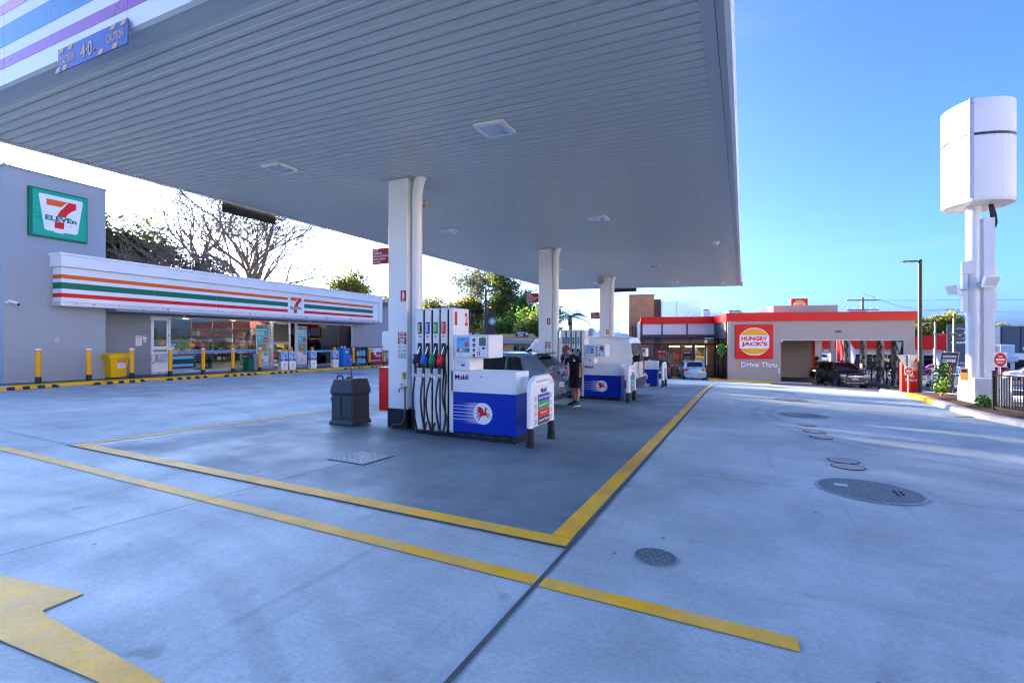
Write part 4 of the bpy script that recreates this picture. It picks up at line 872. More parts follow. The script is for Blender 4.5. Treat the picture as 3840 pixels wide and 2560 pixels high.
# spill bin
YBIN = mat('spill_bin_yellow', (.92, .52, .002), .42, var=.05)
t = thing('spill_bin', 'yellow wheelie spill kit bin with covered lid by the tower', 'bin', sg(-.75, -1.62, .1), ST)
ringbox(MB(), [(-.24, .24, -.26, .26, .03), (-.28, .29, -.31, .31, .78)]).build('body', YBIN, t, bevel=.02)
ringbox(MB(), [(-.33, .34, -.36, .36, .72), (-.35, .36, -.39, .39, .80), (-.35, .36, -.39, .39, .88), (-.27, .30, -.30, .30, .96)]).build('lid', YBIN, t, bevel=.03)
for y in (-.27, .27): MB().cyl((-.26, y-.03, .1), (-.26, y+.03, .1), .1, n=16).build('wheel', RUB, t, smooth=True)
f_ = Fr((.275, .07, .53), (0, 1, 0), (.05, 0, 1)); flat('label', PRINT, t, f_, rect(.26, .30), 0, .006); flat('label', DRED, t, f_, rect(.26, .09, 0, .105), .007, .009); text('SPILL KIT', PRINT, t, f_, .2, .045, 0, .105, .010, .03)
for k in range(6): flat('print_line', GREYM, t, f_, rect(.2, .008, 0, .03-k*.025), .007, .008)
# litter bin
t = thing('litter_bin', 'green and grey litter bin beside the shop window', 'bin', sg(-1.35, 5.0, .1), ST)
MB().box(-.22, .18, .0, .32, 0, .86).build('case', WALLD, t, bevel=.01); MB().box(.182, .20, -.31, .02, 0, .60).build('front', GREEN, t, bevel=.01); MB().box(-.2, .18, -.30, -.002, 0, .60).build('liner', GREEN, t, bevel=.02)
MB().box(-.2, .18, -.31, -.002, .60, .66).build('opening', BLACK, t); MB().box(-.22, .20, -.32, -.003, .75, .86).build('hood', DARK, t, bevel=.01)
# blue drop box, gas rack, poster panel
DB = mat('drop_box_blue', (.03, .22, .68), .38, var=.04)
t = thing('drop_box', 'blue metal drop box with white arrow standing before the shop window', 'box', sg(-.7, 11.45, .1), ST)
MB().box(-.30, .20, -.45, .10, 0, 1.15).build('tall_case', DB, t, bevel=.01); MB().box(-.30, .22, .105, .62, 0, .66).build('low_case', DB, t, bevel=.01)
f_ = Fr((.201, -.17, .9), (0, 1, 0)); flat('flap', DB, t, f_, rect(.42, .30), .001, .03); flat('arrow', PRINT, t, f_, [(-.12, -.03), (.05, -.03), (.05, -.09), (.16, 0), (.05, .07), (.05, .02), (-.12, .02)], .031, .033); text('Drop here', PRINT, t, f_, .3, .04, 0, .09, .031)
f_ = Fr((.221, .37, .4), (0, 1, 0)); flat('badge', RED, t, f_, circ(.12, -.08, 0, 22), .001, .003); text('m', PRINT, t, f_, .12, .09, -.08, 0, .004, .04)
for a in (-.32, -.05): q = Fr((-.02, a, 1.2), (0, 1, 0)); flat('topper', YEL, t, q, rect(.2, .16), 0, .01); flat('topper', LBLUE, t, q, circ(.05, 0, 0, 14), .011, .012)
CAGE = mat('rack_grey', (.16, .17, .18), .5, metal=.3)
t = thing('water_rack', 'dark steel rack of large blue water bottles at the shop wall', 'rack', sg(-1.55, 13.75, .1), ST)
for y in (-.56, .56):
    for x in (-.28, .34): MB().box(x-.02, x+.02, y-.02, y+.02, 0, 1.2).build('post', CAGE, t)
for z in (.04, .56, 1.17): MB().box(-.28, .34, -.56, .56, z, z+.03).build('shelf', CAGE, t)
MB().box(-.3, -.285, -.56, .56, .04, 1.18).build('back_panel', CAGE, t)
WB = mat('water_bottle', (.25, .48, .58), .15, var=.1)
for r_ in range(2):
    for k in range(3):
        MB().lathe([(.13, 0), (.14, .05), (.13, .12), (.14, .2), (.13, .28), (.05, .36), (.045, .40), (.001, .405)], (.18, -.35+k*.34, .075+.52*r_), 14).build('bottle', WB, t, smooth=True)
t = thing('gas_cage', 'gas bottle cage covered by a red swap poster at the shop wall', 'cage', sg(-1.5, 15.2, .1), ST)
MB().box(-.35, .30, -.78, .80, 0, 1.22).build('cage', CAGE, t, bevel=.01); f_ = Fr((.301, .02, .62), (0, 1, 0))
flat('poster', DRED, t, f_, rect(1.5, 1.12), .002, .008); flat('poster_header', PRINT, t, f_, rect(1.4, .3, 0, .36), .009, .011); text('32', BLACK, t, f_, .36, .22, -.5, .36, .012, .03); text('SWAP', PRINT, t, f_, .6, .2, .28, -.05, .009, .03); flat('gas_bottle', PRINT, t, f_, rrect(.26, .4, .08, -.1, .2), .012, .014); text('GAS BOTTLES', PRINT, t, f_, 1.1, .1, 0, -.38, .009, .02)
# ---- stock inside the shop
GOODS = [mat('goods_'+n_, c_, .4, var=.1) for n_, c_ in (('red', (.45, .03, .02)), ('yellow', (.70, .42, .03)), ('blue', (.03, .12, .40)), ('white', (.65, .65, .62)), ('orange', (.65, .18, .02)), ('green', (.04, .22, .06)), ('brown', (.12, .05, .02)))]
SHELF = mat('shelf_metal', (.22, .22, .23), .5, var=.05)
def shelves(lx, ly, L_, depth, hh, n, lab, rz=0., rows=4, dens=.10, dark=False, g=None):
    q = sw(lx, ly); t = thing('display_shelf', lab, 'shelf', (q[0], q[1], .03), ST+rz, g)
    MB().box(-depth/2, -depth/2+.03, -L_/2, L_/2, 0, hh).build('back_panel', SHELF, t)
    for y in (-L_/2, L_/2): MB().box(-depth/2, depth/2, y-.02, y+.02, 0, hh).build('side_panel', SHELF, t)
    bs = [MB() for _ in GOODS]
    for r_ in range(rows):
        z = .08+r_*(hh-.1)/rows; MB().box(-depth/2+.03, depth/2, -L_/2+.02, L_/2-.02, z-.02, z).build('shelf_board', SHELF, t)
        y = -L_/2+.05
        while y < L_/2-.125:
            w_ = random.uniform(.06, .16); h_ = random.uniform(.4, .85)*(hh-.1)/rows*.9; c_ = random.randrange(len(GOODS)) if not dark else random.choice((2, 3, 5, 6, 6, 0))
            k = random.randint(1, 4)
            for _ in range(k):
                if y > L_/2-.12: break
                bs[c_].box(depth/2-.22+random.uniform(0, .03), depth/2-.03, y, y+w_*.92, z+.001, z+h_); y += w_
    for b, m in zip(bs, GOODS):
        if b.v: struct(b.build('goods', m, t), 'stuff')
shelves(-3.4, 3.0, 2.4, .5, .95, 3, 'low shelf of drinks bottles just inside the shop window', 0, 2, g=None)
shelves(-5.2, 3.6, 3.6, .5, 1.5, 3, 'tall snack shelf in the middle of the shop left of the doors')
shelves(-4.5, 7.9, 1.3, .6, 1.45, 3, 'red and yellow confectionery stand just inside the open doors')
shelves(-5.2, 11.2, 4.0, .5, 1.35, 3, 'snack shelf behind the right hand shop window')
shelves(-10.8, 11.2, 7.5, .8, 2.2, 3, 'wall of drinks fridges at the back right of the shop', 0, 5, dark=True)
shelves(-10.8, 3.2, 6.0, .8, 2.2, 3, 'wall of shelves behind the shop counter', 0, 5)
q = sw(-8.2, 3.6); t = thing('shop_counter', 'yellow fronted sales counter deep inside the shop', 'counter', (q[0], q[1], .03), ST)
MB().box(-.4, .4, -2.2, 2.2, 0, 1.0).build('body', mat('counter_front', (.55, .33, .03), .5), t); MB().box(-.45, .45, -2.25, 2.25, 1.0, 1.04).build('top', DARK, t); MB().box(-.1, .25, -.4, .4, 1.05, 1.4).build('till', BLACK, t)
flat('promo_panel', YEL, t, Fr((.46, .9, 1.3), (0, 1, 0)), rect(1.1, .4), 0, .02)
q = sw(-2.5, 10.3); t = thing('drinks_display', 'low display of red drink cartons inside the right shop window', 'display', (q[0], q[1], .03), ST)
b = MB()
for z in range(4):
    for k in range(7): MB().box(-.18, .18, -1.0+k*.29, -.73+k*.29, z*.18, z*.18+.172).build('carton', mat('carton_red', (.16, .02, .025), .4, var=.2), t)
q = sw(-2.4, 2.55); t = thing('round_bin', 'grey round bin inside the shop window', 'bin', (q[0], q[1], .03), ST)
MB().lathe([(.2, 0), (.22, .7), (.21, .75), (.12, .8), (.001, .81)], n=20).build('body', mat('bin_grey', (.22, .25, .28), .5), t, smooth=True); MB().lathe([(.225, .66), (.225, .69)], n=20).build('rim', DARK, t)
# ================================================================ BURGER RESTAURANT
HA = R(14.3); HP = (2.4, 40.9); HZ = -1.5
def hw(lx, ly): return (HP[0]+lx*math.cos(HA)-ly*math.sin(HA), HP[1]+lx*math.sin(HA)+ly*math.cos(HA))
def hg(lx, ly, dz=0): q = hw(lx, ly); return (q[0], q[1], G(*q)+dz)
CLAD = mat('taupe_cladding', (.50, .415, .35), .6, var=.05, scale=2); CLADL = mat('light_cladding', (.78, .74, .72), .55, var=.04)
HJRED = mat('gloss_red_fascia', (.80, .006, .005), .38, var=.03, spec=.25); WOOD = mat('timber_cladding', (.66, .30, .13), .55, var=.25, scale=1.5)
TAN = mat('tan_panel', (.50, .37, .29), .6, var=.06); HJY = mat('bun_orange', (.95, .42, .004), .4, var=.03); FRAME = mat('charcoal_frame', (.045, .047, .055), .45)
for m_ in (WOOD,):
    n = m_.node_tree.nodes; l = m_.node_tree.links; wv = n.new('ShaderNodeTexWave'); wv.bands_direction = 'Z'; wv.inputs['Scale'].default_value = 3.2; wv.inputs['Distortion'].default_value = .4
    tc = n.new('ShaderNodeTexCoord'); l.new(tc.outputs['Object'], wv.inputs[0]); bp = n.new('ShaderNodeBump'); bp.inputs[0].default_value = .6; bp.inputs[1].default_value = .02; l.new(wv.outputs[0], bp.inputs['Height']); l.new(bp.outputs[0], n['Principled BSDF'].inputs['Normal'])
hj = thing('burger_restaurant', 'taupe burger restaurant with red parapet band and drive-thru opening', 'restaurant', (HP[0], HP[1], HZ), HA)
Z = lambda z: z+1.5
def hbox(nm, m, x0, x1, y0, y1, z0, z1, par=None, bevel=0): return MB().box(x0, x1, y0, y1, Z(z0), Z(z1)).build(nm, m, par or hj, bevel=bevel)
# front wall boards
bd = MB().box(0, .142, 0, .02, 0, 1).build('board', CLAD, hj); first = True
def boards(x0, x1, y, z0, z1, depth=False):
    global first
    x = x0
    while x < x1-.03:
        w_ = min(.15, x1-x)
        if first: o = bd; first = False
        else: o = bd.copy(); COL.objects.link(o); o.parent = hj
        o.location = (x, y-.02, Z(z0)); o.scale = (w_/.15, 1, z1-z0); x += .15
hbox('wall_core', DARK, -3.58, -.005, 0, .3, -2.3, 2.9); boards(-3.6, 0, 0, -1.95, 2.9)
hbox('wall_core', DARK, -.004, 8.74, .001, .3, 1.52, 2.9); boards(0, 8.04, 0, 1.5, 2.9)
hbox('wall_core', DARK, 8.06, 8.73, 0, .5, -2.8, 1.519); boards(8.04, 8.75, 0, -2.5, 2.9)
hbox('tunnel_roof', TAN, -.0, 8.74, .31, 16, 1.5, 1.9); hbox('tunnel_trim', WHITEW, .0, 8.04, -.01, .05, 1.46, 1.498)
hbox('red_band', HJRED, -3.75, 8.93, -.22, .25, 2.90, 3.52); hbox('red_band', HJRED, -3.75, -3.55, .252, 4.35, 2.90, 3.52); hbox('red_band', HJRED, 8.75, 8.93, .252, 12, 2.90, 3.52)
hbox('roof', DARK, -3.54, 8.74, .26, 16, 3.1, 3.2)
for x in (-1.2, 1.4, 3.9, 6.4): hbox('band_joint', mat('band_joint_red', (.35, .005, .005), .5), x-.004, x+.004, -.2205, -.21, 2.905, 3.515)
hbox('inner_wall', CLAD, -3.5, 5.2, 8.0, 8.2, -2.4, 1.5); hbox('inner_end', RED, 5.205, 5.4, 7.98, 8.2, -2.4, 1.5)
for k in range(34): hbox('board', CLAD, .05+k*.15, .19+k*.15, 7.985, 7.999, -2.3, 1.49)
hbox('side_wall', CLAD, 0.0, .2, .31, 8, -2.4, 1.5)
struct(MB().add([hg(.3, 6.2, .02), hg(5.2, 6.9, .02), hg(5.2, 7.95, .02), hg(.3, 7.95, .02)], [(0, 1, 2, 3)]).build('turf', mat('turf', (.03, .09, .02), .9, var=.3, scale=30)))
# colonnade posts and the white brick wall
for y in (1.6, 3.6, 6.2, 9.0, 12): hbox('post', CLAD, 8.3, 8.62, y, y+.45, -3, 1.5)
bw = thing('brick_wall', 'white painted brick wall panel at the end of the drive-thru lane', 'wall', hg(7.2, 14.5, -.1), HA)
MB().box(-1.3, 1.3, .02, .2, 0, 3.5).build('core', CLAD, bw); bk = None; WBR = mat('white_brick', (.62, .60, .57), .8, var=.12, scale=6)
for r_ in range(28):
    for k in range(9):
        x = -1.29+k*.29+(.145 if r_ % 2 else 0)
        if x+.28 > 1.31: continue
        if bk is None: bk = MB().box(0, .28, 0, .03, 0, .11).build('brick', WBR, bw); o = bk
        else: o = bk.copy(); COL.objects.link(o); o.parent = bw
        o.location = (x, -.01+random.uniform(-.004, .004), .02+r_*.122)
# left wing
LY = 4.5
hbox('red_band', HJRED, -9.69, -3.76, LY-.25, LY+.2, 2.90, 3.47); hbox('roof', DARK, -9.6, -3.56, LY+.21, 14, 3.1, 3.2)
for x0, x1 in ((-9.49, -7.93), (-7.81, -5.89), (-5.77, -3.51)):
    hbox('spandrel_panel', CLADL, x0, x1, LY-.02, LY+.1, 1.95, 2.87)
    for k in range(int((x1-x0)/.14)): hbox('panel_joint', mat('joint_grey', (.35, .34, .36), .6), x0+.1+k*.14, x0+.106+k*.14, LY-.0225, LY-.019, 1.97, 2.85)
for x in (-9.55, -7.87, -5.83, -3.5): hbox('mullion', FRAME, x-.05, x+.05, LY-.06, LY+.1, 1.95, 2.89)
hbox('beam', FRAME, -9.62, -3.6, LY-.3, LY+.1, 1.66, 1.94)
for k in range(4): hbox('louvre', mat('louvre_grey', (.12, .13, .16), .4), -9.55, -3.6, LY-.5, LY-.1, 1.54-k*.115, 1.575-k*.115)
for x in (-9.5, -7.9, -5.6): hbox('louvre_bracket', FRAME, x-.04, x+.04, LY-.52, LY-.06, 1.18, 1.64)
hbox('head_frame', FRAME, -9.6, -3.6, LY-.05, LY+.08, 1.08, 1.20); hbox('sill_frame', FRAME, -9.6, -3.6, LY-.05, LY+.08, -1.72, -1.55)
mx_ = [-9.6, -8.5, -7.87, -7.4, -6.39, -5.3, -4.35, -3.66]
for i, x in enumerate(mx_):
    hbox('mullion', FRAME, x-(.12 if i in (1, 5) else .04), x+(.12 if i in (1, 5) else .04), LY-.052, LY+.082, -1.56, 1.09)
    if i: hbox('window_pane', GLASS, mx_[i-1]+.02, x-.02, LY, LY+.012, -1.55, 1.08)
# glazed return wall beside the sign wall
for y0, y1 in ((.3, 1.9), (1.9, 3.3), (3.3, 4.45)):
    MB().box(-3.606, -3.594, y0+.03, y1-.03, Z(-1.55), Z(1.6)).build('window_pane', GLASS, hj); hbox('mullion', FRAME, -3.66, -3.54, y1-.05, y1+.05, -1.7, 1.9)
hbox('head_frame', FRAME, -3.65, -3.55, .3, 4.45, 1.6, 2.9)
# inside
hbox('floor', TILE, -9.6, -3.66, LY-.0, 13, -1.75, -1.62); hbox('floor', TILE, -3.53, -.01, .31, 7.9, -1.75, -1.62); hbox('back_wall', TAN, -9.6, -3.5, 9.5, 9.7, -1.6, 3.0); hbox('end_wall', TAN, -9.75, -9.62, LY, 13, -1.7, 3.1); hbox('ceiling', FRAME, -9.6, -.1, LY+.1, 9.5, 1.5, 1.6)
WARM = mat('pendant_glow', (1, .6, .3), .4, emit=(1, .45, .12), es=6)
for k, (x, y) in enumerate(((-6.6, 6.5), (-5.2, 6.5), (-4.4, 7.2))): MB().box(x-.45, x+.45, y-.03, y+.03, Z(.88), Z(.94)).build('pendant_lamp', WARM, hj)
fh = Fr((0, LY-.02, 1.5), (1, 0, 0))
def hj_poster(x0, x1, z0, z1, base, lines, lab, burger=True):
    t = thing('restaurant_poster', lab, 'poster', (HP[0], HP[1], HZ), HA, 'posters on the restaurant glass'); fr = fh.sub((x0+x1)/2, (z0+z1)/2); W_, H_ = x1-x0, z1-z0
    flat('sheet', base, t, fr, rect(W_, H_), 0, .008)
    for k, s_ in enumerate(lines): text(s_, PRINT, t, fr, W_*.8, H_*.13, 0, H_*(.36-.16*k), .009, .02)
    if burger:
        for k, m in enumerate((mat('bun_brown', (.42, .19, .05), .6, var=.2), mat('lettuce', (.22, .33, .06)), mat('meat', (.40, .12, .07)), mat('bun_brown', (.4, .2, .05)))):
            z = (-.30, -.2, -.12, .0)[k]*H_; flat('burger_print', m, t, fr, rrect(W_*.7, H_*(.12 if k in (0, 3) else .07), H_*.03, 0, z), .0095+.0005*k, .0105+.0005*k)
hj_poster(-8.25, -7.56, -.35, .62, DRED, ('24HRS',), 'red poster with large numerals on restaurant glass, leftmost'); hj_poster(-7.3, -7.0, -.12, .58, mat('teal_dark_print', (.02, .14, .12), .5), (), 'narrow dark teal burger poster on restaurant glass')
hj_poster(-6.85, -6.42, -.12, .45, RED, (), 'small red poster on restaurant glass'); hj_poster(-6.2, -5.45, -.45, .55, BLACK, ('BURGERS',), 'black burger poster on restaurant glass, right of the red one')
flat('glass_band', RED, hj, fh, rect(5.9, .10, -6.6, -.70), .001, .004); text('THE BURGERS ARE BETTER', PRINT, hj, fh, 1.3, .06, -6.9, -.70, .005)
t = thing('neon_sign', 'orange lit flame grilled lettering behind the restaurant glass by the sign wall', 'sign', (HP[0], HP[1], HZ), HA)
fn = Fr((-3.55, 2.2, Z(.4)), (0, -1, 0)); NEON = mat('neon_orange', (1, .35, .05), .4, emit=(1, .28, .02), es=2.5)
text('FLAME', NEON, t, fn, 2.6, .34, 0, .2, -.02, .03); text('GRILLED', NEON, t, fn, 2.7, .30, 0, -.2, -.02, .03); flat('backing', FRAME, t, fn, rect(2.9, .95), -.06, -.04)
t = thing('hanging_bush', 'bright green leafy bush by the left edge of the grey sign wall', 'plant', hg(-3.95, .3, 2.0), HA)
LEAFB = mat('leaf_bright', (.10, .28, .03), .6, var=.35, scale=9)
def leafcloud(b, c, r, n, s, rnd=random, sq=(1, 1, 1)):
    for _ in range(n):
        v = Vector((rnd.gauss(0, 1), rnd.gauss(0, 1), rnd.gauss(0, 1))).normalized()*r*(rnd.random()**.45); v = Vector((v.x*sq[0], v.y*sq[1], v.z*sq[2]))+Vector(c)
        a = Vector((rnd.gauss(0, 1), rnd.gauss(0, 1), rnd.gauss(0, 1))).normalized()*s*rnd.uniform(.6, 1.4); d_ = a.orthogonal().normalized()*s*.45
        if rnd.random() < .5: d_ = a.cross(d_).normalized()*s*.45
        k = len(b.v); b.v += [tuple(v-a*.5), tuple(v+d_), tuple(v+a*.5), tuple(v-d_)]; b.f.append((k, k+1, k+2, k+3))
    return b
leafcloud(MB(), (0, 0, .35), .4, 500, .12, random, (.8, .8, 1.2)).build('foliage', LEAFB, t); MB().cyl((0, 0, -.25), (.05, 0, .3), .02, n=6).build('stem', WOOD, t)
# wall signs
t = thing('burger_sign', 'large square red sign with orange bun and lettering on the taupe wall', 'sign', (HP[0], HP[1], HZ), HA)
fs = Fr((-1.785, -.021, Z(1.375)), (1, 0, 0))
def bun_logo(parent, fr, s, c, lines=True, top_only=False):
    # white rounded body
    def lens(w_, h0, h1, n=14):
        pts = [(-w_+2*w_*i/n, h0+(h1-h0)*(1-abs(-1+2*i/n)**2.6)) for i in range(n+1)]
        return pts
    top = lens(1.0, .42, 1.0); bot = [(x, -y) for x, y in lens(1.0, .42, 1.0)][::-1]
    flat('bun_outline', PRINT, parent, fr, [(x*s, y*s) for x, y in (top[::-1]+bot[::-1])], c, c+.006)
    flat('bun_top', HJY, parent, fr, [(x*s*.93, (.47+(y-.42)*.82)*s) for x, y in lens(1.0, .42, 1.0)][::-1], c+.007, c+.012)
    flat('bun_bottom', HJY, parent, fr, [(x*s*.93, -(.50+(y-.42)*.72)*s) for x, y in lens(1.0, .42, 1.0)], c+.007, c+.012)
    text('HUNGRY', RED, parent, fr, 1.76*s, .30*s, 0, .22*s, c+.008, .05)
    text("JACK'S", RED, parent, fr, 1.76*s, .38*s, 0, -.20*s, c+.008, .05)
flat('case', HJRED, t, fs, rrect(2.59, 2.55, .03), 0, .16); flat('rim', DRED, t, fs, rrect(2.46, 2.42, .3), .161, .164); flat('face', HJRED, t, fs, rrect(2.43, 2.39, .29), .165, .17)
bun_logo(t, fs, 1.02, .172)
t = thing('drive_thru_sign', 'white drive thru lettering with orange chevron on the taupe wall', 'sign', (HP[0], HP[1], HZ), HA); fd = Fr((-1.62, -.021, Z(-.33)), (1, 0, 0))
for c_, m, bo in ((.03, NAVY, .075), (.045, PRINT, .05)): text('Drive Thru', m, t, fd, 2.5 if m is PRINT else 2.54, .42 if m is PRINT else .46, .18, 0, c_, bo)
flat('chevron', HJY, t, fd, [(-1.28, .17), (-1.16, .17), (-1.33, 0), (-1.16, -.17), (-1.28, -.17), (-1.47, 0)], .03, .05)
# roof parapets and things
def parapet(x0, x1, y0, y1, z0, z1, n):
    for k in range(n): hbox('parapet_panel', TAN, x0+(x1-x0)*k/n+.004, x0+(x1-x0)*(k+1)/n-.004, y0, y1, z0, z1)
parapet(-.19, 4.21, .8, .95, 3.2, 4.08, 5); hbox('parapet_side', TAN, -.19, -.05, .96, 5, 3.2, 4.08); hbox('parapet_side', TAN, 4.07, 4.21, .96, 5, 3.2, 4.08); parapet(5.2, 6.3, 1.2, 1.5, 3.2, 3.66, 1)
t = thing('roof_sign', 'small red bun sign standing on the restaurant roof behind the tan parapet', 'sign', (HP[0], HP[1], HZ), HA); fr = Fr((1.8, 1.3, Z(4.08)), (1, 0, 0))
flat('case', HJRED, t, fr, rrect(1.14, 1.10, .03), -.1, 0); flat('rim', DRED, t, fr, rrect(1.06, 1.02, .12), .001, .004); flat('face', HJRED, t, fr, rrect(1.03, .99, .12), .005, .008); bun_logo(t, fr, .42, .010)
t = thing('wall_light', 'small grey box light on the taupe wall over the drive-thru opening', 'light', (HP[0], HP[1], HZ), HA); MB().box(3.7, 4.05, -.16, -.021, Z(2.05), Z(2.17)).build('case', DARK, t, bevel=.01); MB().box(3.72, 4.03, -.15, -.03, Z(2.035), Z(2.049)).build('lens', DIFF, t)
t = thing('dome_camera', 'white dome camera at the top left corner of the drive-thru opening', 'camera', (HP[0], HP[1], HZ), HA); MB().lathe([(.08, .12), (.08, .04), (.05, -.03), (.001, -.06)], (.12, -.1, Z(1.38)), 14).build('dome', WHITE, t, smooth=True); MB().box(.08, .16, -.1, -.022, Z(1.46), Z(1.52)).build('bracket', WHITE, t)
t = thing('wall_sign', 'small red sign on the wall inside the drive-thru opening', 'sign', (HP[0], HP[1], HZ), HA); MB().box(.205, .22, .6, 1.8, Z(.3), Z(.75)).build('board', RED, t); MB().box(.2205, .225, .7, 1.7, Z(.5), Z(.55)).build('print', PRINT, t)
t = thing('wall_cabinet', 'small white cabinet at the left jamb of the drive-thru opening', 'box', (HP[0], HP[1], HZ), HA); MB().box(-.14, -.02, -.12, -.021, Z(-.95), Z(-.60)).build('case', WHITE, t, bevel=.01); MB().box(-.13, -.03, -.125, -.121, Z(-.9), Z(-.65)).build('door', PALE, t)
t = thing('timber_tower', 'tall timber clad blade tower at the left end of the restaurant', 'tower', (HP[0], HP[1], HZ), HA)
MB().box(-10.44, -8.13, 9, 11, 0, Z(5.78)).build('main_blade', WOOD, t); MB().box(-8.125, -7.47, 9.3, 11, 0, Z(5.38)).build('side_blade', mat('brown_cladding', (.16, .085, .05), .6, var=.08), t); MB().box(-10.48, -8.09, 8.97, 11.03, Z(5.785), Z(5.84)).build('capping', DARK, t)
for k in range(4): MB().box(-10.45+k*.24, -10.37+k*.24, 8.2, 8.3, 0, Z(2.85-.05*k)).build('fin', FRAME, t)
t = thing('roof_screen', 'white slatted plant screen on the restaurant roof beside the timber tower', 'screen', (HP[0], HP[1], HZ), HA)
for k in range(16): MB().box(-7.4, -3.95, 9.0, 9.03, Z(3.62+k*.098), Z(3.665+k*.098)).build('slat', WHITE, t); MB().box(-7.42, -7.39, 9.04, 12, Z(3.62+k*.098), Z(3.665+k*.098)).build('slat', WHITE, t)
for x in (-7.4, -6.1, -3.97): MB().box(x-.03, x+.03, 9.035, 9.09, Z(3.2), Z(5.18)).build('post', WHITE, t)
MB().bar((-5.6, 9.12, Z(3.5)), (-4.0, 9.12, Z(4.9)), .05, .05).build('brace', WHITE, t)
t = thing('roof_screen', 'low white slatted screen on the restaurant roof right of the tall screen', 'screen', (HP[0], HP[1], HZ), HA)
for k in range(6): MB().box(-3.2, -1.9, 9.4, 9.43, Z(3.5+k*.11), Z(3.55+k*.11)).build('slat', WHITE, t)
for x in (-3.2, -2.2, -1.9): MB().box(x-.02, x+.02, 9.435, 9.47, Z(3.2), Z(4.16)).build('post', WHITE, t)
GAL = mat('galvanised_duct', (.42, .45, .5), .35, metal=.6, var=.1)
for k, (x0, x1, z1, lab) in enumerate(((-1.7, -.55, 4.1, 'grey metal air unit with two fan cowls on the restaurant roof'), (-3.85, -3.3, 4.2, 'grey metal duct beside the tall slatted screen on the roof'))):
    t = thing('roof_unit', lab, 'air unit', (HP[0], HP[1], HZ), HA); MB().box(x0, x1, 8, 9, Z(3.2), Z(z1)).build('case', GAL, t, bevel=.02)
    for j in range(2 if k == 0 else 1): MB().lathe([(.22, 0), (.26, .05), (.22, .1), (.05, .12)], (x0+.3+j*.55, 8.5, Z(z1)), 14).build('fan_cowl', mat('fan_blue', (.12, .2, .4), .5), t)
# garlands and wreath
GAR = mat('garland_green', (.08, .15, .06), .8, var=.4, scale=8)
for k, y in enumerate((1.5, 3.5, 6.1, 8.9)):
    t = thing('garland', 'green leafy garland hanging on '+['first', 'second', 'third', 'fourth'][k]+' post from the front of the drive-thru', 'garland', hg(8.26, y, 0), HA, 'garlands on the drive-thru posts')
    b = MB()
    for j in range(18): leafcloud(b, (.06*math.sin(j*1.2), -.1+.06*math.cos(j*1.2), 1.1+j*.15), .11, 18, .09)
    b.build('foliage', GAR, t); MB().tube([(0, -.05, 1), (.05, -.05, 2), (0, -.05, 3.6)], .015, 5).build('cord', WOOD, t)
t = thing('wreath', 'dark leafy wreath spray on the white brick wall in the drive-thru', 'wreath', hg(7.0, 14.3, 1.6), HA); b = MB()
for j in range(26): leafcloud(b, (-1.0+2.0*j/25, 0, .25*math.sin(j*.5)), .2, 22, .16)
b.build('foliage', mat('wreath_dark', (.015, .02, .018), .9), t); MB().bar((-.9, .06, 0), (.9, .06, 0), .03, .03).build('branch', WOOD, t)
# decorative lane fence
FBLK = mat('fence_black', (.015, .015, .017), .5)
t = thing('lane_fence', 'black laser cut leaf pattern fence along the drive-thru lane', 'fence', (0, 0, 0))
for k in range(5):
    a = Vector(hg(7.75, -.6+k*2.1)); b_ = Vector(hg(7.75, -.6+(k+1)*2.1)); dv = (b_-a).normalized(); up = Vector((0, 0, 1))
    MB().box(-.04, .04, -.04, .04, -.3, 1.5, Matrix.Translation(a)).build('post', FBLK, t)
    m = MB()
    m.bar(a+dv*.06+up*1.42, b_-dv*.06+up*1.42, .02, .05); m.bar(a+dv*.06+up*.12, b_-dv*.06+up*.12, .02, .05)
    rn = random.Random(k)
    for _ in range(95):
        p = a+dv*rn.uniform(.1, 2.0)+up*rn.uniform(.18, 1.38); an = rn.uniform(0, 6.28); q = p+(dv*math.cos(an)+up*math.sin(an))*.16; r_ = p+(dv*math.cos(an+.6)+up*math.sin(an+.6))*.28
        m.bar(p, q, .012, .035, dv.cross(up)); m.bar(q, r_, .012, .03, dv.cross(up))
    m.build('leaf_panel', FBLK, t)
struct(MB().add([hg(7.5, -.8, -.05), hg(7.95, -.8, -.05), hg(7.95, 12, -.05), hg(7.5, 12, -.05), hg(7.5, -.8, .12), hg(7.95, -.8, .12), hg(7.95, 12, .12), hg(7.5, 12, .12)], [(4, 5, 6, 7), (0, 1, 5, 4), (1, 2, 6, 5), (2, 3, 7, 6), (3, 0, 4, 7)]).build('kerb', KERB))
# footpath with yellow kerb before the sign wall, bay kerb, speed humps
def hslab(nm, m, x0, x1, y0, y1, z0, z1, kind='structure', n=8):
    b = MB()
    for i in range(n+1):
        x = x0+(x1-x0)*i/n
        for (y, z) in ((y0, z0), (y1, z0), (y1, z1), (y0, z1)): q = hg(x, y); b.v.append((q[0], q[1], q[2]+z))
    for i in range(n):
        for j in range(4): b.f.append((i*4+j, i*4+(j+1) % 4, i*4+4+(j+1) % 4, i*4+4+j))
    b.f += [(0, 1, 2, 3), (n*4, n*4+1, n*4+2, n*4+3)]
    o = b.build(nm, m); return struct(o, kind) if kind else o
hslab('footpath', PATH, -5.2, 1.6, -1.4, .0, -.1, .11); YK = mat('yellow_kerb_paint', (.72, .42, .02))
hslab('kerb', YK, -5.2, -.9, -1.56, -1.41, -.1, .13); hslab('kerb', KERB, -.89, 1.6, -1.56, -1.41, -.1, .125); hslab('footpath', PATH, -12, -3.7, 2.6, 4.5, -.1, .10); hslab('kerb', YK, -12, -3.7, 2.44, 2.59, -.1, .12)
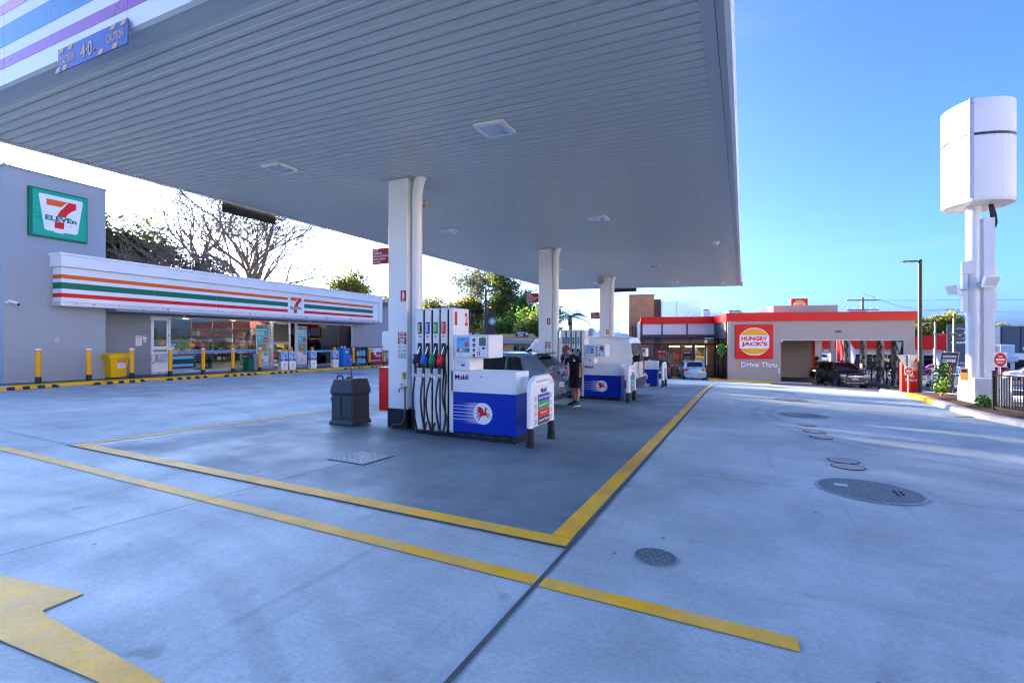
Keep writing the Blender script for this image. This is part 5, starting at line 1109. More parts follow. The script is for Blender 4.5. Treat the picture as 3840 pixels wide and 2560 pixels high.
for k, (x0, x1, y) in enumerate(((.5, 3.5, -1.0), (4.1, 7.3, -1.3))):
    t = thing('speed_hump', 'black and yellow rubber speed hump at the drive-thru mouth, '+('left' if k == 0 else 'right')+' of the lane', 'speed hump', hg((x0+x1)/2, y), HA, 'speed humps at the drive-thru'); L_ = (x1-x0)/2; sl_ = (G(*hw(x1, y))-G(*hw(x0, y)))/(x1-x0)
    t.rotation_euler = (0, -math.atan(sl_), HA); n_ = 6
    for j in range(n_*2):
        xa_ = -L_+2*L_*j/(2*n_); xb_ = -L_+2*L_*(j+1)/(2*n_); MB().add([(xa_, -.16, 0), (xb_, -.16, 0), (xb_, -.05, .055), (xa_, -.05, .055), (xa_, .05, .055), (xb_, .05, .055), (xa_, .16, 0), (xb_, .16, 0)], [(0, 1, 2, 3), (3, 2, 5, 4), (4, 5, 7, 6)]).build('segment', REFY if j % 2 else WST, t)
for p, q, w_ in (((4.2, 3), (5.2, .2), .16), ((5.6, -2.0), (6.6, -2.2), .4), ((2.3, -2.6), (3.3, -2.7), .35), ((.2, -2.2), (1.0, -2.4), .35), ((6.9, -2.6), (7.9, -2.7), .35)):
    a = hw(*p); b_ = hw(*q); strip('painted_line', YLINE, a, b_, w_, .010, fore)
q = [hw(5.4, -1.9), hw(6.6, -1.8), hw(6.1, -2.5)]; MB().add([(x, y, G(x, y)+.011) for x, y in q], [(0, 1, 2)]).build('painted_arrow', YLINE, fore)
for k, (x, y) in enumerate(((4.6, -2.5), (5.0, -2.55), (6.7, -3.0), (7.1, -3.1))): a = hw(x, y); strip('painted_letter', WLINE, a, (a[0]+.28, a[1]+.05), .12, .010, fore)
t = thing('wet_floor_cone', 'tall yellow wet floor cone behind the restaurant glass', 'cone', hg(-4.2, 4.9, .05), HA)
ringbox(MB(), [(-.16, .16, -.16, .16, 0), (-.16, .16, -.16, .16, .03), (-.11, .11, -.11, .11, .04), (-.05, .05, -.05, .05, .98)]).build('cone', YEL, t); flat('print', BLACK, t, Fr((0, -.10, .5), (1, 0, 0)), circ(.03, 0, 0, 12), 0, .03)
# cafe tables inside
for k, x in enumerate((-8.0, -6.9, -5.7)):
    t = thing('cafe_table', ['left', 'middle', 'right'][k]+' small black cafe table behind the restaurant glass', 'table', hg(x, 5.9, .08), HA, 'cafe tables'); MB().lathe([(.35, .72), (.35, .75)], n=18).build('top', BLACK, t); MB().cyl((0, 0, 0), (0, 0, .72), .04, n=8).build('leg', BLACK, t); MB().lathe([(.2, 0), (.2, .02)], n=14).build('foot', BLACK, t)
    for s_ in (-1, 1):
        c_ = thing('cafe_chair', ['left', 'middle', 'right'][k]+' table, its '+('left' if s_ < 0 else 'right')+' cafe chair behind the restaurant glass', 'chair', hg(x+s_*.55, 5.9, .08), HA+s_*R(90), 'cafe chairs')
        MB().box(-.2, .2, -.2, .2, .43, .47).build('seat', RED if s_ < 0 else BLACK, c_, bevel=.01); MB().box(-.2, .2, -.22, -.19, .5, .85).build('backrest', BLACK, c_, bevel=.01)
        for a in (-.18, .18):
            for b_ in (-.18, .18): MB().cyl((a, b_, 0), (a, b_, .43), .014, n=6).build('leg', BLACK, c_)
# ================================================================ RIGHT SIDE: KERB, PYLON, SIGNS, FENCE
kp = [(6.25, 30.5), (6.05, 25.5), (5.93, 23.6), (5.62, 20.5), (5.41, 17.8), (5.45, 16.3), (5.69, 14.8), (6.0, 11.5), (6.4, 6), (6.9, -1), (7.5, -10)]
def ribbon(name, m, path, offs, parent=None):
    """sweep of a profile (offset to the right of the path, height) along a ground path"""
    b = MB(); k = len(offs); P = []
    for i in range(len(path)-1):
        for j in range(4): P.append(Vector(path[i]).lerp(Vector(path[i+1]), j/4))
    P.append(Vector(path[-1]))
    for i, p in enumerate(P):
        d_ = (P[min(i+1, len(P)-1)]-P[max(i-1, 0)]).normalized(); nrm = Vector((-d_.y, d_.x))
        for o_, z in offs: q = p+nrm*o_; b.v.append((q.x, q.y, G(q.x, q.y)+z))
    for i in range(len(P)-1):
        for j in range(k-1): b.f.append((i*k+j, i*k+j+1, (i+1)*k+j+1, (i+1)*k+j))
    return b.build(name, m, parent)
kr = struct(ribbon('kerb', KERB, kp, [(0, -.03), (.03, .10), (.06, .13), (.30, .135), (.30, -.1)]))
ribbon('kerb_paint', YK, kp[1:4], [(-.004, -.0), (.026, .104), (.058, .134), (.2, .139)], kr)
struct(ribbon('garden_bed', MULCH, kp, [(.30, .09), (.6, .15), (1.3, .16), (2.2, .05), (2.6, -.02)]))
rk = struct(ribbon('footpath', KERB, [(9.0, 40), (8.9, 25), (9.0, 15), (9.8, -5)], [(0, .06), (1.6, .06), (1.6, .05)]))
struct(ribbon('kerb', KERB, [(11.5, 44), (11.6, 25), (11.8, 15), (12.4, -10)], [(0, .02), (0, .12), (.25, .12), (.25, -.05)]))
# pylon sign
PW = mat('pylon_white', (.80, .78, .74), .33, var=.03, scale=1.2); PF = mat('pylon_footing', (.62, .60, .56), .85, var=.1, scale=3, bump=.3, bscale=40)
px_, py_ = 6.72, 20.6; pg = G(px_, py_)
t = thing('pylon_sign', 'tall white pylon with blank curved sign head on a concrete footing', 'pylon sign', (px_, py_, pg), 0)
ringbox(MB(), [(-.27, .62, -.9, .5, -.3), (-.27, .62, -.9, .5, .40), (-.25, .50, -.8, .42, .95)]).build('footing', PF, t, bevel=.02)
MB().cyl((-.05, -.1, .9), (-.05, -.1, 6.55), .185, n=28).build('pole', PW, t, smooth=True)
MB().box(.15, .42, -.28, .0, .9, 6.0).build('cable_duct', PW, t, bevel=.01); MB().box(.11, .149, -.22, -.05, .95, 5.9).build('duct_flange', PW, t)
for z in (2.3, 4.0): MB().cyl((-.05, -.1, z), (-.05, -.1, z+.04), .192, n=28).build('collar', PW, t, smooth=True)
# sign head: almond-shaped box, two tiers; faces look left and right
HA2 = R(-2)
def almond(w_, d_, n=14):
    o = [(-w_+2*w_*i/n, -d_*(1-(abs(-1+2*i/n))**2.2)) for i in range(n+1)]
    return o+[(x, -y) for x, y in o[::-1][1:-1]]
hz0 = 6.45
hd = MB(); fh2 = Fr((0.05, -.1, hz0), (.86, .52, 0), (-.52, .86, 0))
def drum(nm, z0, z1, w_, d_, m): 
    f = Fr((0.05, -.1, 0), (-.42, -.907, 0), (.907, -.42, 0))
    return MB().prism(almond(w_, d_), f, z0, z1).build(nm, m, t, smooth=35)
drum('sign_drum', hz0, hz0+1.95, 1.10, .88, PW); drum('sign_drum', hz0+2.04, hz0+3.08, 1.10, .88, PW); drum('drum_gap', hz0+1.951, hz0+2.039, 1.04, .82, DARK); drum('drum_base', hz0-.03, hz0-.001, 1.07, .85, PW)
f = Fr((0.05, -.1, 0), (-.42, -.907, 0), (.907, -.42, 0))
al = almond(1.104, .884, 14)
riv = MB()
for (x, y) in al[1:]:
    p0 = f.p(x*1.001, y*1.001)
    if x in (al[4][0], al[7][0], al[11][0]) or 1:
        zs = [hz0+.04+j*.17 for j in range(12)] if abs(x) < .05 or x in (al[3][0], al[11][0]) else [hz0+.05, hz0+1.9, hz0+2.07, hz0+3.1]
        for z in zs: riv.box(p0.x-.007, p0.x+.007, p0.y-.007, p0.y+.007, z, z+.014)
struct(riv.build('rivets', DARK, t), 'stuff')
pm = f.p(1.095, 0); MB().box(pm.x-.05, pm.x+.05, pm.y-.02, pm.y+.04, hz0+.03, hz0+3.1).build('door_seam', TRIM, t)
for z in (.2, .9, 1.6, 2.3, 2.9): MB().box(pm.x-.01, pm.x+.05, pm.y-.03, pm.y, hz0+z, hz0+z+.08).build('hinge', STEEL, t)
for a in (0, .05, .1): MB().tube([(.3+a*.5, -.25, hz0+.0), (.33+a, -.27, hz0-.35), (.38+a, -.2, hz0-.6), (.40+a*.5, -.18, hz0-.75)], .035, 8).build('cable', BLACK, t, smooth=True)
MB().cyl((-.03, -.1, hz0-.25), (-.03, -.1, hz0-.02), .16, n=20).build('neck', PW, t, smooth=True)
for sx, sy, z in ((-.30, -.2, 3.05), (.46, -.05, 3.1)): MB().box(sx-.07, sx+.06, sy-.1, sy+.12, z, z+1.4 if sx > 0 else z+1.3).build('junction_cabinet', PW, t, bevel=.01)
MB().box(-.40, -.12, -.36, -.2, 4.25, 4.65).build('junction_box', PW, t, bevel=.01)
def flood(loc, lab, d_):
    o = thing('floodlight', lab, 'floodlight', loc, d_, 'floodlights on the pylon'); MB().add([(-.24, -.02, -.17), (.24, -.02, -.17), (.24, -.16, .17), (-.24, -.16, .17), (-.2, .08, -.12), (.2, .08, -.12), (.2, -.02, .16), (-.2, -.02, .16)], [(0, 1, 2, 3), (7, 6, 5, 4), (0, 4, 5, 1), (1, 5, 6, 2), (2, 6, 7, 3), (3, 7, 4, 0)]).build('housing', WHITE, o, bevel=.01)
    MB().add([(-.2, -.032, -.14), (.2, -.032, -.14), (.2, -.155, .14), (-.2, -.155, .14)], [(0, 1, 2, 3)]).build('lens', DIFF, o); MB().tube([(-.26, .0, 0), (-.26, .15, 0), (.26, .15, 0), (.26, 0, 0)], .015, 6).build('bracket', GREYM, o)
flood((px_+.2, py_-.5, pg+3.95), 'tilted white floodlight on the near side of the pylon pole', R(25)); flood((px_-.52, py_-.15, pg+3.75), 'floodlight seen edge-on at the left side of the pylon pole', R(-70))
t = thing('pole_notice', 'small orange notice at the foot of the pylon pole', 'notice', (px_-.33, py_-.3, pg+1.05), R(-35)); MB().box(-.1, .1, -.015, 0, -.2, .2).build('plate', mat('notice_orange', (.65, .30, .06), .5), t); MB().box(-.07, .07, -.018, -.0155, .05, .15).build('print', NAVY, t)
# lamp post
def lamp_post(loc, h, rz, lab, arm=.6, m=None):
    m = m or mat('lamp_post_charcoal', (.03, .035, .038), .45); o = thing('street_lamp', lab, 'street lamp', loc, rz)
    MB().tube([(0, 0, -.1), (0, 0, h)], [.085, .075], 12).build('pole', m, o, smooth=True); MB().lathe([(.16, 0), (.16, .03), (.1, .05)], n=12).build('base_plate', m, o)
    MB().box(-arm, .02, -.03, .03, h-.1, h-.05).build('arm', m, o); ringbox(MB(), [(-arm-.45, -arm+.12, -.13, .13, h-.10), (-arm-.4, -arm+.1, -.12, .12, h-.05)]).build('luminaire', m, o); MB().box(-arm-.4, -arm+.05, -.1, .1, h-.115, h-.101).build('lens', DIFF, o)
lamp_post(on(6.95, 26.8), 5.95, R(12), 'slim charcoal lamp post beside the red no entry totem', .25)
# red totem
t = thing('totem_sign', 'red no entry totem sign with bun logo at the drive-thru exit', 'sign', on(6.6, 26.9, .0), R(22)); fr = Fr((0, -.06, .85), (1, 0, 0))
flat('body', HJRED, t, fr, [(-.36, -.95), (.36, -.95), (.36, .80), (-.36, .62)], -.12, 0); b_ = fr.sub(.16, .45); bun_logo(t, b_, .21, .004)
text('No', PRINT, t, fr, .26, .15, .05, .02, .004, .02); text('Entry', PRINT, t, fr, .50, .17, .05, -.18, .004, .02)
def noentry(loc, rz, w_, h_, zc, lab, tri=False, zt=0):
    t = thing('no_entry_sign', lab, 'sign', loc, rz, 'no entry signs'); MB().cyl((0, 0, -.1), (0, 0, zc+h_ if not tri else zt), .03, n=10).build('pole', STEEL, t, smooth=True)
    fr = Fr((0, -.035, zc), (1, 0, 0)); flat('plate', PRINT, t, fr, rrect(w_, h_, .02), -.004, 0); flat('disc', RED, t, fr, circ(w_*.46, 0, 0, 28, h_*.46), .002, .004); flat('bar', PRINT, t, fr, rect(w_*.66, h_*.12), .005, .007)
    text('NO', PRINT, t, fr, w_*.3, h_*.13, 0, h_*.2, .005, .02); text('ENTRY', PRINT, t, fr, w_*.52, h_*.13, 0, -h_*.2, .005, .02)
    if tri:
        ft = Fr((0, .035, zt-.30), (1, 0, 0)); flat('give_way_plate', mat('sign_back', (.42, .44, .47), .4, metal=.5), t, ft, [(-.36, .30), (.36, .30), (.38, .27), (.03, -.32), (-.03, -.32), (-.38, .27)], -.005, 0)
noentry(on(6.10, 25.0), R(20), .32, .32, 1.06, 'no entry sign under the grey back of a triangular sign, before the red totem', True, 1.72); noentry(on(6.5, 18.25, .12), R(15), .32, .42, 1.40, 'oval no entry sign beside the black fence and pylon')
t = thing('give_way_sign', 'grey back of a triangular sign on a dark post at the drive-thru mouth', 'sign', hg(7.3, -.9), R(60)); MB().cyl((0, 0, 0), (0, 0, 3.3), .035, n=8).build('pole', DARK, t); ft = Fr((0, -.04, 2.9), (1, 0, 0)); flat('plate', MATS['sign_back'], t, ft, [(-.45, .36), (.45, .36), (0, -.42)], -.005, 0)
# bar fence
t = thing('bar_fence', 'black vertical bar fence on the kerb at the right edge', 'fence', (0, 0, 0)); fp = [Vector((6.16, 17.6)), Vector((6.62, 12.6)), Vector((7.1, 7.6)), Vector((7.5, 2.5))]
bar0 = None
for i in range(3):
    a, b_ = fp[i], fp[i+1]; n_ = 2
    for j in range(n_):
        p = a.lerp(b_, j/n_); q = a.lerp(b_, (j+1)/n_); zp = G(p.x, p.y)+.12; zq = G(q.x, q.y)+.12
        MB().box(-.035, .035, -.035, .035, -.1, 1.08, Matrix.Translation((p.x, p.y, zp))).build('post', FBLK, t); MB().box(-.04, .04, -.04, .04, 1.08, 1.10, Matrix.Translation((p.x, p.y, zp))).build('post_cap', FBLK, t)
        for z in (.10, .98): MB().bar((p.x, p.y, zp+z), (q.x, q.y, zq+z), .03, .04).build('rail', FBLK, t)
        for k in range(1, 22):
            w_ = p.lerp(q, k/22)
            if bar0 is None: bar0 = MB().box(-.009, .009, -.009, .009, .12, .96).build('bar', FBLK, t); o = bar0
            else: o = bar0.copy(); COL.objects.link(o); o.parent = t
            o.location = (w_.x, w_.y, zp+(zq-zp)*k/22)
# hand rails on the footpath ramp
t = thing('hand_rail', 'galvanised tube hand rail beside the ramp behind the totem', 'railing', (0, 0, 0)); pts = [Vector(on(7.6, 27.4)), Vector(on(8.2, 25.6)), Vector(on(8.6, 23.2)), Vector(on(8.9, 21.4))]
for z in (.5, 1.0): MB().tube([p+Vector((0, 0, z)) for p in pts], .025, 8).build('rail', STEEL, t, smooth=True)
for p in pts[1:]: MB().cyl(p, p+Vector((0, 0, 1)), .025, n=8).build('post', STEEL, t, smooth=True)
# shrubs
def shrub(loc, h, r, n, m, lab, cat='shrub', s=.09):
    t = thing('garden_shrub', lab, cat, loc, random.random()*6, 'young shrubs in the garden bed'); b = MB()
    for k in range(7):
        a = random.uniform(0, 6.28); tip = (math.cos(a)*r*.6, math.sin(a)*r*.6, h*random.uniform(.6, 1)); b.tube([(0, 0, -.05), (tip[0]*.4, tip[1]*.4, tip[2]*.5), tip], [.012, .008, .004], 5)
    b.build('stem', WOOD, t); b = MB()
    for k in range(9): leafcloud(b, (random.uniform(-1, 1)*r*.5, random.uniform(-1, 1)*r*.5, h*random.uniform(.25, .95)), r*.5, n//9, s)
    b.build('foliage', m, t)
LEAF1 = mat('leaf_green', (.05, .12, .025), .6, var=.35, scale=6); LEAFG = mat('leaf_lime', (.14, .28, .03), .6, var=.3, scale=6)
shrub(on(7.35, 25.2, .13), 1.25, .5, 620, LEAF1, 'tallest dark green shrub behind the totem and lamp post'); shrub(on(6.7, 23.4, .13), .55, .3, 300, LEAFG, 'small lime green shrub in mulch left of the pylon'); shrub(on(7.0, 21.9, .13), .35, .35, 240, LEAF1, 'low green shrub at the pylon footing left side')
shrub(on(6.35, 18.6, .13), .22, .35, 200, LEAFG, 'low ground plant at the fence corner'); shrub(on(7.3, 16.4, .13), .7, .4, 360, LEAFG, 'lime shrub behind the black bar fence, nearer'); shrub(on(7.2, 14.2, .13), .5, .35, 260, LEAF1, 'dark shrub behind the black bar fence, at the photo edge')
# ================================================================ VEHICLES
TYRE = mat('tyre', (.018, .018, .019), .75, var=.15); RIM = mat('alloy_rim', (.45, .46, .48), .3, metal=.8); TAILR = mat('tail_lamp_red', (.45, .008, .008), .12, var=.15, scale=18, coat=.6); HEADL = mat('head_lamp', (.60, .64, .68), .08, var=.2, scale=20, coat=.7); PLATE = mat('number_plate', (.70, .70, .68), .5, var=.02); CHROME = mat('chrome', (.7, .7, .72), .12, metal=1.)
def interp(tab, x):
    if x <= tab[0][0]: return tab[0][1]
    for (a, b_), (c_, d_) in zip(tab, tab[1:]):
        if x <= c_: return b_+(d_-b_)*(x-a)/(c_-a)
    return tab[-1][1]
class Car:
    def __init__(s, name, label, cat, loc, rz, sil, W, belt, zb, paint_, tum=.16, plan=None, wheels=(-1.3, 1.3), wr=.32, group=None, trim=None):
        s.t = thing(name, label, cat, loc, rz, group); s.sil = sil; s.W = W/2; s.belt = belt; s.zb = zb; s.tum = tum; s.L0 = sil[0][0]; s.L1 = sil[-1][0]; s.zr = max(z for _, z in sil)
        s.plan = plan or [(s.L0, .86), (s.L0+.12, .93), (s.L0+.45, .985), (s.L0+1.2, 1), (s.L1-1.3, 1), (s.L1-.5, .97), (s.L1-.15, .90), (s.L1, .78)]
        xs = sorted(set([x for x, _ in sil]+[s.L0+(s.L1-s.L0)*i/26 for i in range(27)]))
        b = MB(); n = 15
        for x in xs:
            P = s.sec(x); ring = [(x, -y, z) for y, z in P[::-1][:-1]]+[(x, y, z) for y, z in P]
            ring = ring[:]; n = len(ring); b.v += ring
        for i in range(len(xs)-1):
            for j in range(n-1): b.f.append((i*n+j, i*n+j+1, (i+1)*n+j+1, (i+1)*n+j))
            b.f.append((i*n+n-1, i*n, (i+1)*n, (i+1)*n+n-1))
        b.f.append(tuple(range(n))); b.f.append(tuple(range((len(xs)-1)*n, len(xs)*n)))
        bmv = b
        s.body = b.build('body', paint_, s.t, smooth=36)
        bm = bmesh.new(); bm.from_mesh(s.body.data); bmesh.ops.remove_doubles(bm, verts=bm.verts, dist=.0005); bmesh.ops.recalc_face_normals(bm, faces=bm.faces); bm.to_mesh(s.body.data); bm.free()
        for wx in wheels:
            for sd in (-1, 1): s.wheel(wx, sd, wr)
    def w(s, x): return s.W*interp(s.plan, x)
    def sec(s, x):
        zt = interp(s.sil, x); w_ = s.w(x); zs = min(s.belt, zt-.05); k = max(0, (zt-s.belt)/max(.01, s.zr-s.belt)); wr_ = w_*(.95-s.tum*k); e = min(.09, max(.02, (zt-zs)*.35))
        return [(0, s.zb), (w_*.86, s.zb), (w_*.965, s.zb+.08), (w_, s.zb+.32*(zs-s.zb)), (w_*.995, s.zb+.7*(zs-s.zb)), (w_*.97, zs), (wr_, zt-e), (wr_*.90, zt-e*.28), (wr_*.55, zt), (0, zt+.004)]
    def side(s, x, t, sd, off=.008):
        P = s.sec(x); (y0, z0), (y1, z1) = P[5], P[6]
        return Vector((x, sd*(y0+(y1-y0)*t+off), z0+(z1-z0)*t))
    def side_window(s, xa, xb, xc, xd, t0=.06, t1=.93, nm='side_window'):
        for sd in (-1, 1):
            MB().grid(lambda u, v: s.side((xa+(xb-xa)*u)*(1-v)+(xc+(xd-xc)*u)*v, t0+(t1-t0)*v, sd), 8, 4).build(nm, CARGLASS, s.t, smooth=60)
    def top(s, x, q, off=.01):
        P = s.sec(x); ys = [P[9][0], P[8][0], P[7][0], P[6][0]]; zs = [P[9][1], P[8][1], P[7][1], P[6][1]]; y = abs(q)*P[6][0]*.97
        z = interp(list(zip(ys, zs)), y); dz = (interp(s.sil, x+.02)-interp(s.sil, x-.02))/.04; nrm = Vector((-dz, 0, 1)).normalized()*off
        return Vector((x, y*(1 if q >= 0 else -1), z))+nrm
    def screen(s, x0, x1, q0=.92, q1=.86, nm='windscreen'):
        MB().grid(lambda u, v: s.top(x0+(x1-x0)*v, (-1+2*u)*(q0+(q1-q0)*v)), 10, 8).build(nm, CARGLASS, s.t, smooth=60)
    def wheel(s, wx, sd, r):
        y = sd*s.W
        MB().cyl((wx, y-sd*.05, r), (wx, y+sd*.004, r), r+.055, n=24).build('wheel_arch', BLACK, s.t)
        b = MB(); pr = [(r*.6, -.11), (r*.93, -.11), (r, -.08), (r, .08), (r*.93, .11), (r*.62, .112)]
        b.lathe(pr, n=24); b.v = [(wx+v[0], y-sd*.10+v[2]*1.0, r+v[1]) for v in b.v]; wo = b.build('wheel', TYRE, s.t, smooth=True)
        b = MB().cyl((wx, y+sd*.000, r), (wx, y+sd*.016, r), r*.63, n=20); b.build('rim', RIM, wo)
        b = MB()
        for k in range(5): a = k*1.2566; b.bar((wx+math.cos(a+.63)*r*.2, y+sd*.017, r+math.sin(a+.63)*r*.2), (wx+math.cos(a+.63)*r*.56, y+sd*.017, r+math.sin(a+.63)*r*.56), r*.14, .006, (0, 1, 0))
        b.build('rim_slot', BLACK, wo)
    def end_patch(s, nm, m, pts, rear, c0=0., c1=.012, x=None, tilt=0.):
        """outline given in (y, z) laid on the rear or front of the car"""
        x = (s.L0 if rear else s.L1) if x is None else x
        x = x-tilt*sum(z for _, z in pts)/len(pts); fr = Fr((x, 0, 0), (0, -1 if rear else 1, 0), (tilt, 0, 1)); P = [((-y if rear else y), z) for y, z in pts]
        return MB().prism(P, fr, c0, c1).build(nm, m, s.t)
    def pair(s, nm, m, pts, rear, c0=0., c1=.012, x=None, tilt=0.):
        s.end_patch(nm, m, pts, rear, c0, c1, x, tilt); s.end_patch(nm, m, [(-y, z) for y, z in pts][::-1], rear, c0, c1, x, tilt)
    def plate(s, txt, z, rear, x=None, c=.02, w_=.37):
        x = (s.L0 if rear else s.L1) if x is None else x; fr = Fr((x, 0, z), (0, -1 if rear else 1, 0)); flat('number_plate', PLATE, s.t, fr, rect(w_, .12), c-.01, c); text(txt, NAVY, s.t, fr, w_*.8, .07, 0, 0, c+.002, .02)
    def mirrors(s, x, z):
        for sd in (-1, 1): ringbox(MB(), [(x-.06, x+.05, min(sd*(s.W-.02), sd*(s.W+.16)), max(sd*(s.W-.02), sd*(s.W+.16)), z), (x-.08, x+.07, min(sd*(s.W+.02), sd*(s.W+.18)), max(sd*(s.W+.02), sd*(s.W+.18)), z+.13)]).build('mirror', s.body.data.materials[0], s.t, bevel=.02)
    def handles(s, xs, z):
        for sd in (-1, 1):
            for x in xs: MB().box(x-.09, x+.09, min(sd*s.W*.995, sd*(s.W+.015)), max(sd*s.W*.995, sd*(s.W+.015)), z, z+.03).build('door_handle', s.body.data.materials[0], s.t)
            for x in xs: MB().box(x-.20, x-.192, min(sd*s.W*.99, sd*(s.W+.003)), max(sd*s.W*.99, sd*(s.W+.003)), s.zb+.15, s.belt-.03).build('door_gap', BLACK, s.t)
def paintm(n_, c_, met=.0): return mat(n_, c_, .28, metal=met, var=.02, coat=.8, spec=.4)
# grey hatchback at pump one
c = Car('hatchback', 'grey five door hatchback parked behind the nearest fuel pump', 'car', on(-6.5, 12.05), R(181), [(-2.145, .45), (-2.14, .68), (-2.10, .74), (-2.075, .95), (-2.03, 1.03), (-1.72, 1.33), (-1.66, 1.385), (-1.2, 1.44), (-.3, 1.465), (.25, 1.44), (.55, 1.36), (1.15, 1.03), (1.7, .92), (2.0, .80), (2.12, .62), (2.145, .45)], 1.80, .94, .20, paintm('slate_blue_grey_paint', (.17, .225, .29), .3), tum=.20, wheels=(-1.28, 1.34), wr=.325)
c.side_window(-1.45, -.98, -1.30, -.95); c.side_window(-.93, -.02, -.90, -.06); c.side_window(.03, 1.0, .0, .42); c.screen(-1.98, -1.74, .84, .86, 'rear_window'); c.screen(1.10, .60)
c.pair('tail_lamp', TAILR, [(.34, .80), (.80, .77), (.83, .92), (.50, .93)], True, 0, .02, -2.088, .10); c.pair('tail_lamp', mat('amber_lamp', (.5, .12, .01), .15, coat=.5), [(.42, .84), (.70, .83), (.72, .87), (.44, .87)], True, .021, .024, -2.088, .10); c.end_patch('bumper', MATS['slate_blue_grey_paint'], [(-.80, .36), (.80, .36), (.82, .66), (-.82, .66)], True, 0, .05, -2.13); c.end_patch('diffuser', BLACK, [(-.74, .22), (.74, .22), (.78, .36), (-.78, .36)], True, 0, .05, -2.13); c.end_patch('chrome_strip', CHROME, [(-.7, .335), (.7, .335), (.7, .355), (-.7, .355)], True, .051, .058, -2.13)
c.pair('reflector', TAILR, [(.50, .50), (.76, .51), (.76, .535), (.50, .53)], True, .051, .056, -2.13); c.plate('714 LK1', .60, True, -2.165); c.end_patch('badge', CHROME, circ(.055, 0, .90, 18), True, 0, .015, -2.09); c.pair('exhaust', CHROME, [(.42, .25), (.60, .25), (.58, .31), (.44, .31)], True, .05, .08, -2.13)
MB().box(-1.83, -1.66, -.60, .60, 1.385, 1.41).build('spoiler', BLACK, c.t, bevel=.01); MB().add([(-1.35, 0, 1.44), (-1.12, -.03, 1.44), (-1.12, .03, 1.44), (-1.30, 0, 1.53), (-1.33, 0, 1.53)], [(0, 1, 4), (1, 3, 4), (1, 2, 3), (2, 0, 4), (2, 4, 3)]).build('antenna_fin', BLACK, c.t); c.mirrors(.72, .95); c.handles((-.62, .35), .84)
c.end_patch('wiper', BLACK, [(-.05, 1.06), (.38, 1.10), (.38, 1.115), (-.05, 1.09)], True, .03, .04, -2.02, .9)
for sd in (-1, 1): MB().grid(lambda u, v: c.side(-1.5+2.55*u, 1.0+.05*v, sd, .004), 16, 1).build('window_trim', CHROME, c.t)
# white van
VW = paintm('van_white', (.84, .83, .80)); c = Car('delivery_van', 'white panel van with rear doors parked beyond the middle pump', 'van', on(-5.78, 17.35), R(178.5), [(-2.45, .42), (-2.45, 1.02), (-2.44, 1.12), (-2.36, 1.86), (-2.30, 1.99), (-2.1, 2.03), (-1, 2.05), (.9, 2.03), (1.15, 1.97), (1.75, 1.28), (2.2, 1.10), (2.38, .8), (2.45, .45)], 1.96, 1.12, .26, VW, tum=.13, plan=[(-2.45, .985), (-2.3, .995), (-1.5, 1), (1.2, 1), (2.0, .95), (2.3, .88), (2.45, .75)], wheels=(-1.42, 1.5), wr=.34)
c.side_window(.55, 1.45, .55, 1.02); c.screen(1.72, 1.2); c.pair('rear_window', CARGLASS, [(.06, 1.16), (.80, 1.16), (.76, 1.80), (.06, 1.82)], True, 0, .012, -2.41, .11); c.pair('tail_lamp', TAILR, [(.80, .66), (.955, .66), (.95, 1.16), (.84, 1.16)], True, 0, .03, -2.445); c.pair('tail_lamp', mat('lamp_clear', (.7, .65, .6), .15), [(.83, .86), (.93, .86), (.93, .95), (.84, .95)], True, .031, .034, -2.445)
c.end_patch('bumper', mat('bumper_grey', (.06, .062, .065), .6), [(-.96, .30), (.96, .30), (.98, .58), (-.98, .58)], True, 0, .09, -2.44); c.end_patch('door_gap', BLACK, [(-.006, .60), (.006, .60), (.006, 1.92), (-.006, 1.92)], True, 0, .013, -2.43, .06); c.pair('door_hinge', VW, [(.80, 1.35), (.90, 1.35), (.90, 1.41), (.80, 1.41)], True, 0, .05, -2.40); c.pair('door_hinge', VW, [(.82, .62), (.92, .62), (.92, .68), (.82, .68)], True, 0, .05, -2.44); c.plate('482 KTE', .82, True, -2.45, .02); MB().box(-2.75, -2.45, -.5, .5, .30, .34).build('tow_step', GREYM, c.t); MB().cyl((-2.70, 0, .3), (-2.70, 0, .42), .03, n=10).build('tow_ball', STEEL, c.t)
for sd in (-1, 1):
    y = sd*c.W
    MB().box(-2.2, 1.9, min(y*.992, y*1.012), max(y*.992, y*1.012), 1.09, 1.125).build('side_rail', BLACK, c.t); MB().box(-2.35, 2.2, min(y*.97, y*1.008), max(y*.97, y*1.008), .28, .56).build('side_cladding', MATS['bumper_grey'], c.t, bevel=.01)
    for x0, x1 in ((-2.1, -.62), (-.58, .45)): MB().grid(lambda u, v: c.side(x0+(x1-x0)*u, .12+.74*v, sd, .006), 6, 3).build('side_panel', VW, c.t)
    for x in (-.60, .48): MB().box(x-.008, x+.008, min(y*.99, y*1.006), max(y*.99, y*1.006), .5, 1.13).build('door_gap', BLACK, c.t)
c.mirrors(1.25, 1.2); c.handles((-2.0,), 1.0)
MB().grid(lambda u, v: c.top(-2.2+3.2*u, -.9+1.8*v, .004), 6, 4).build('roof_panel', VW, c.t)
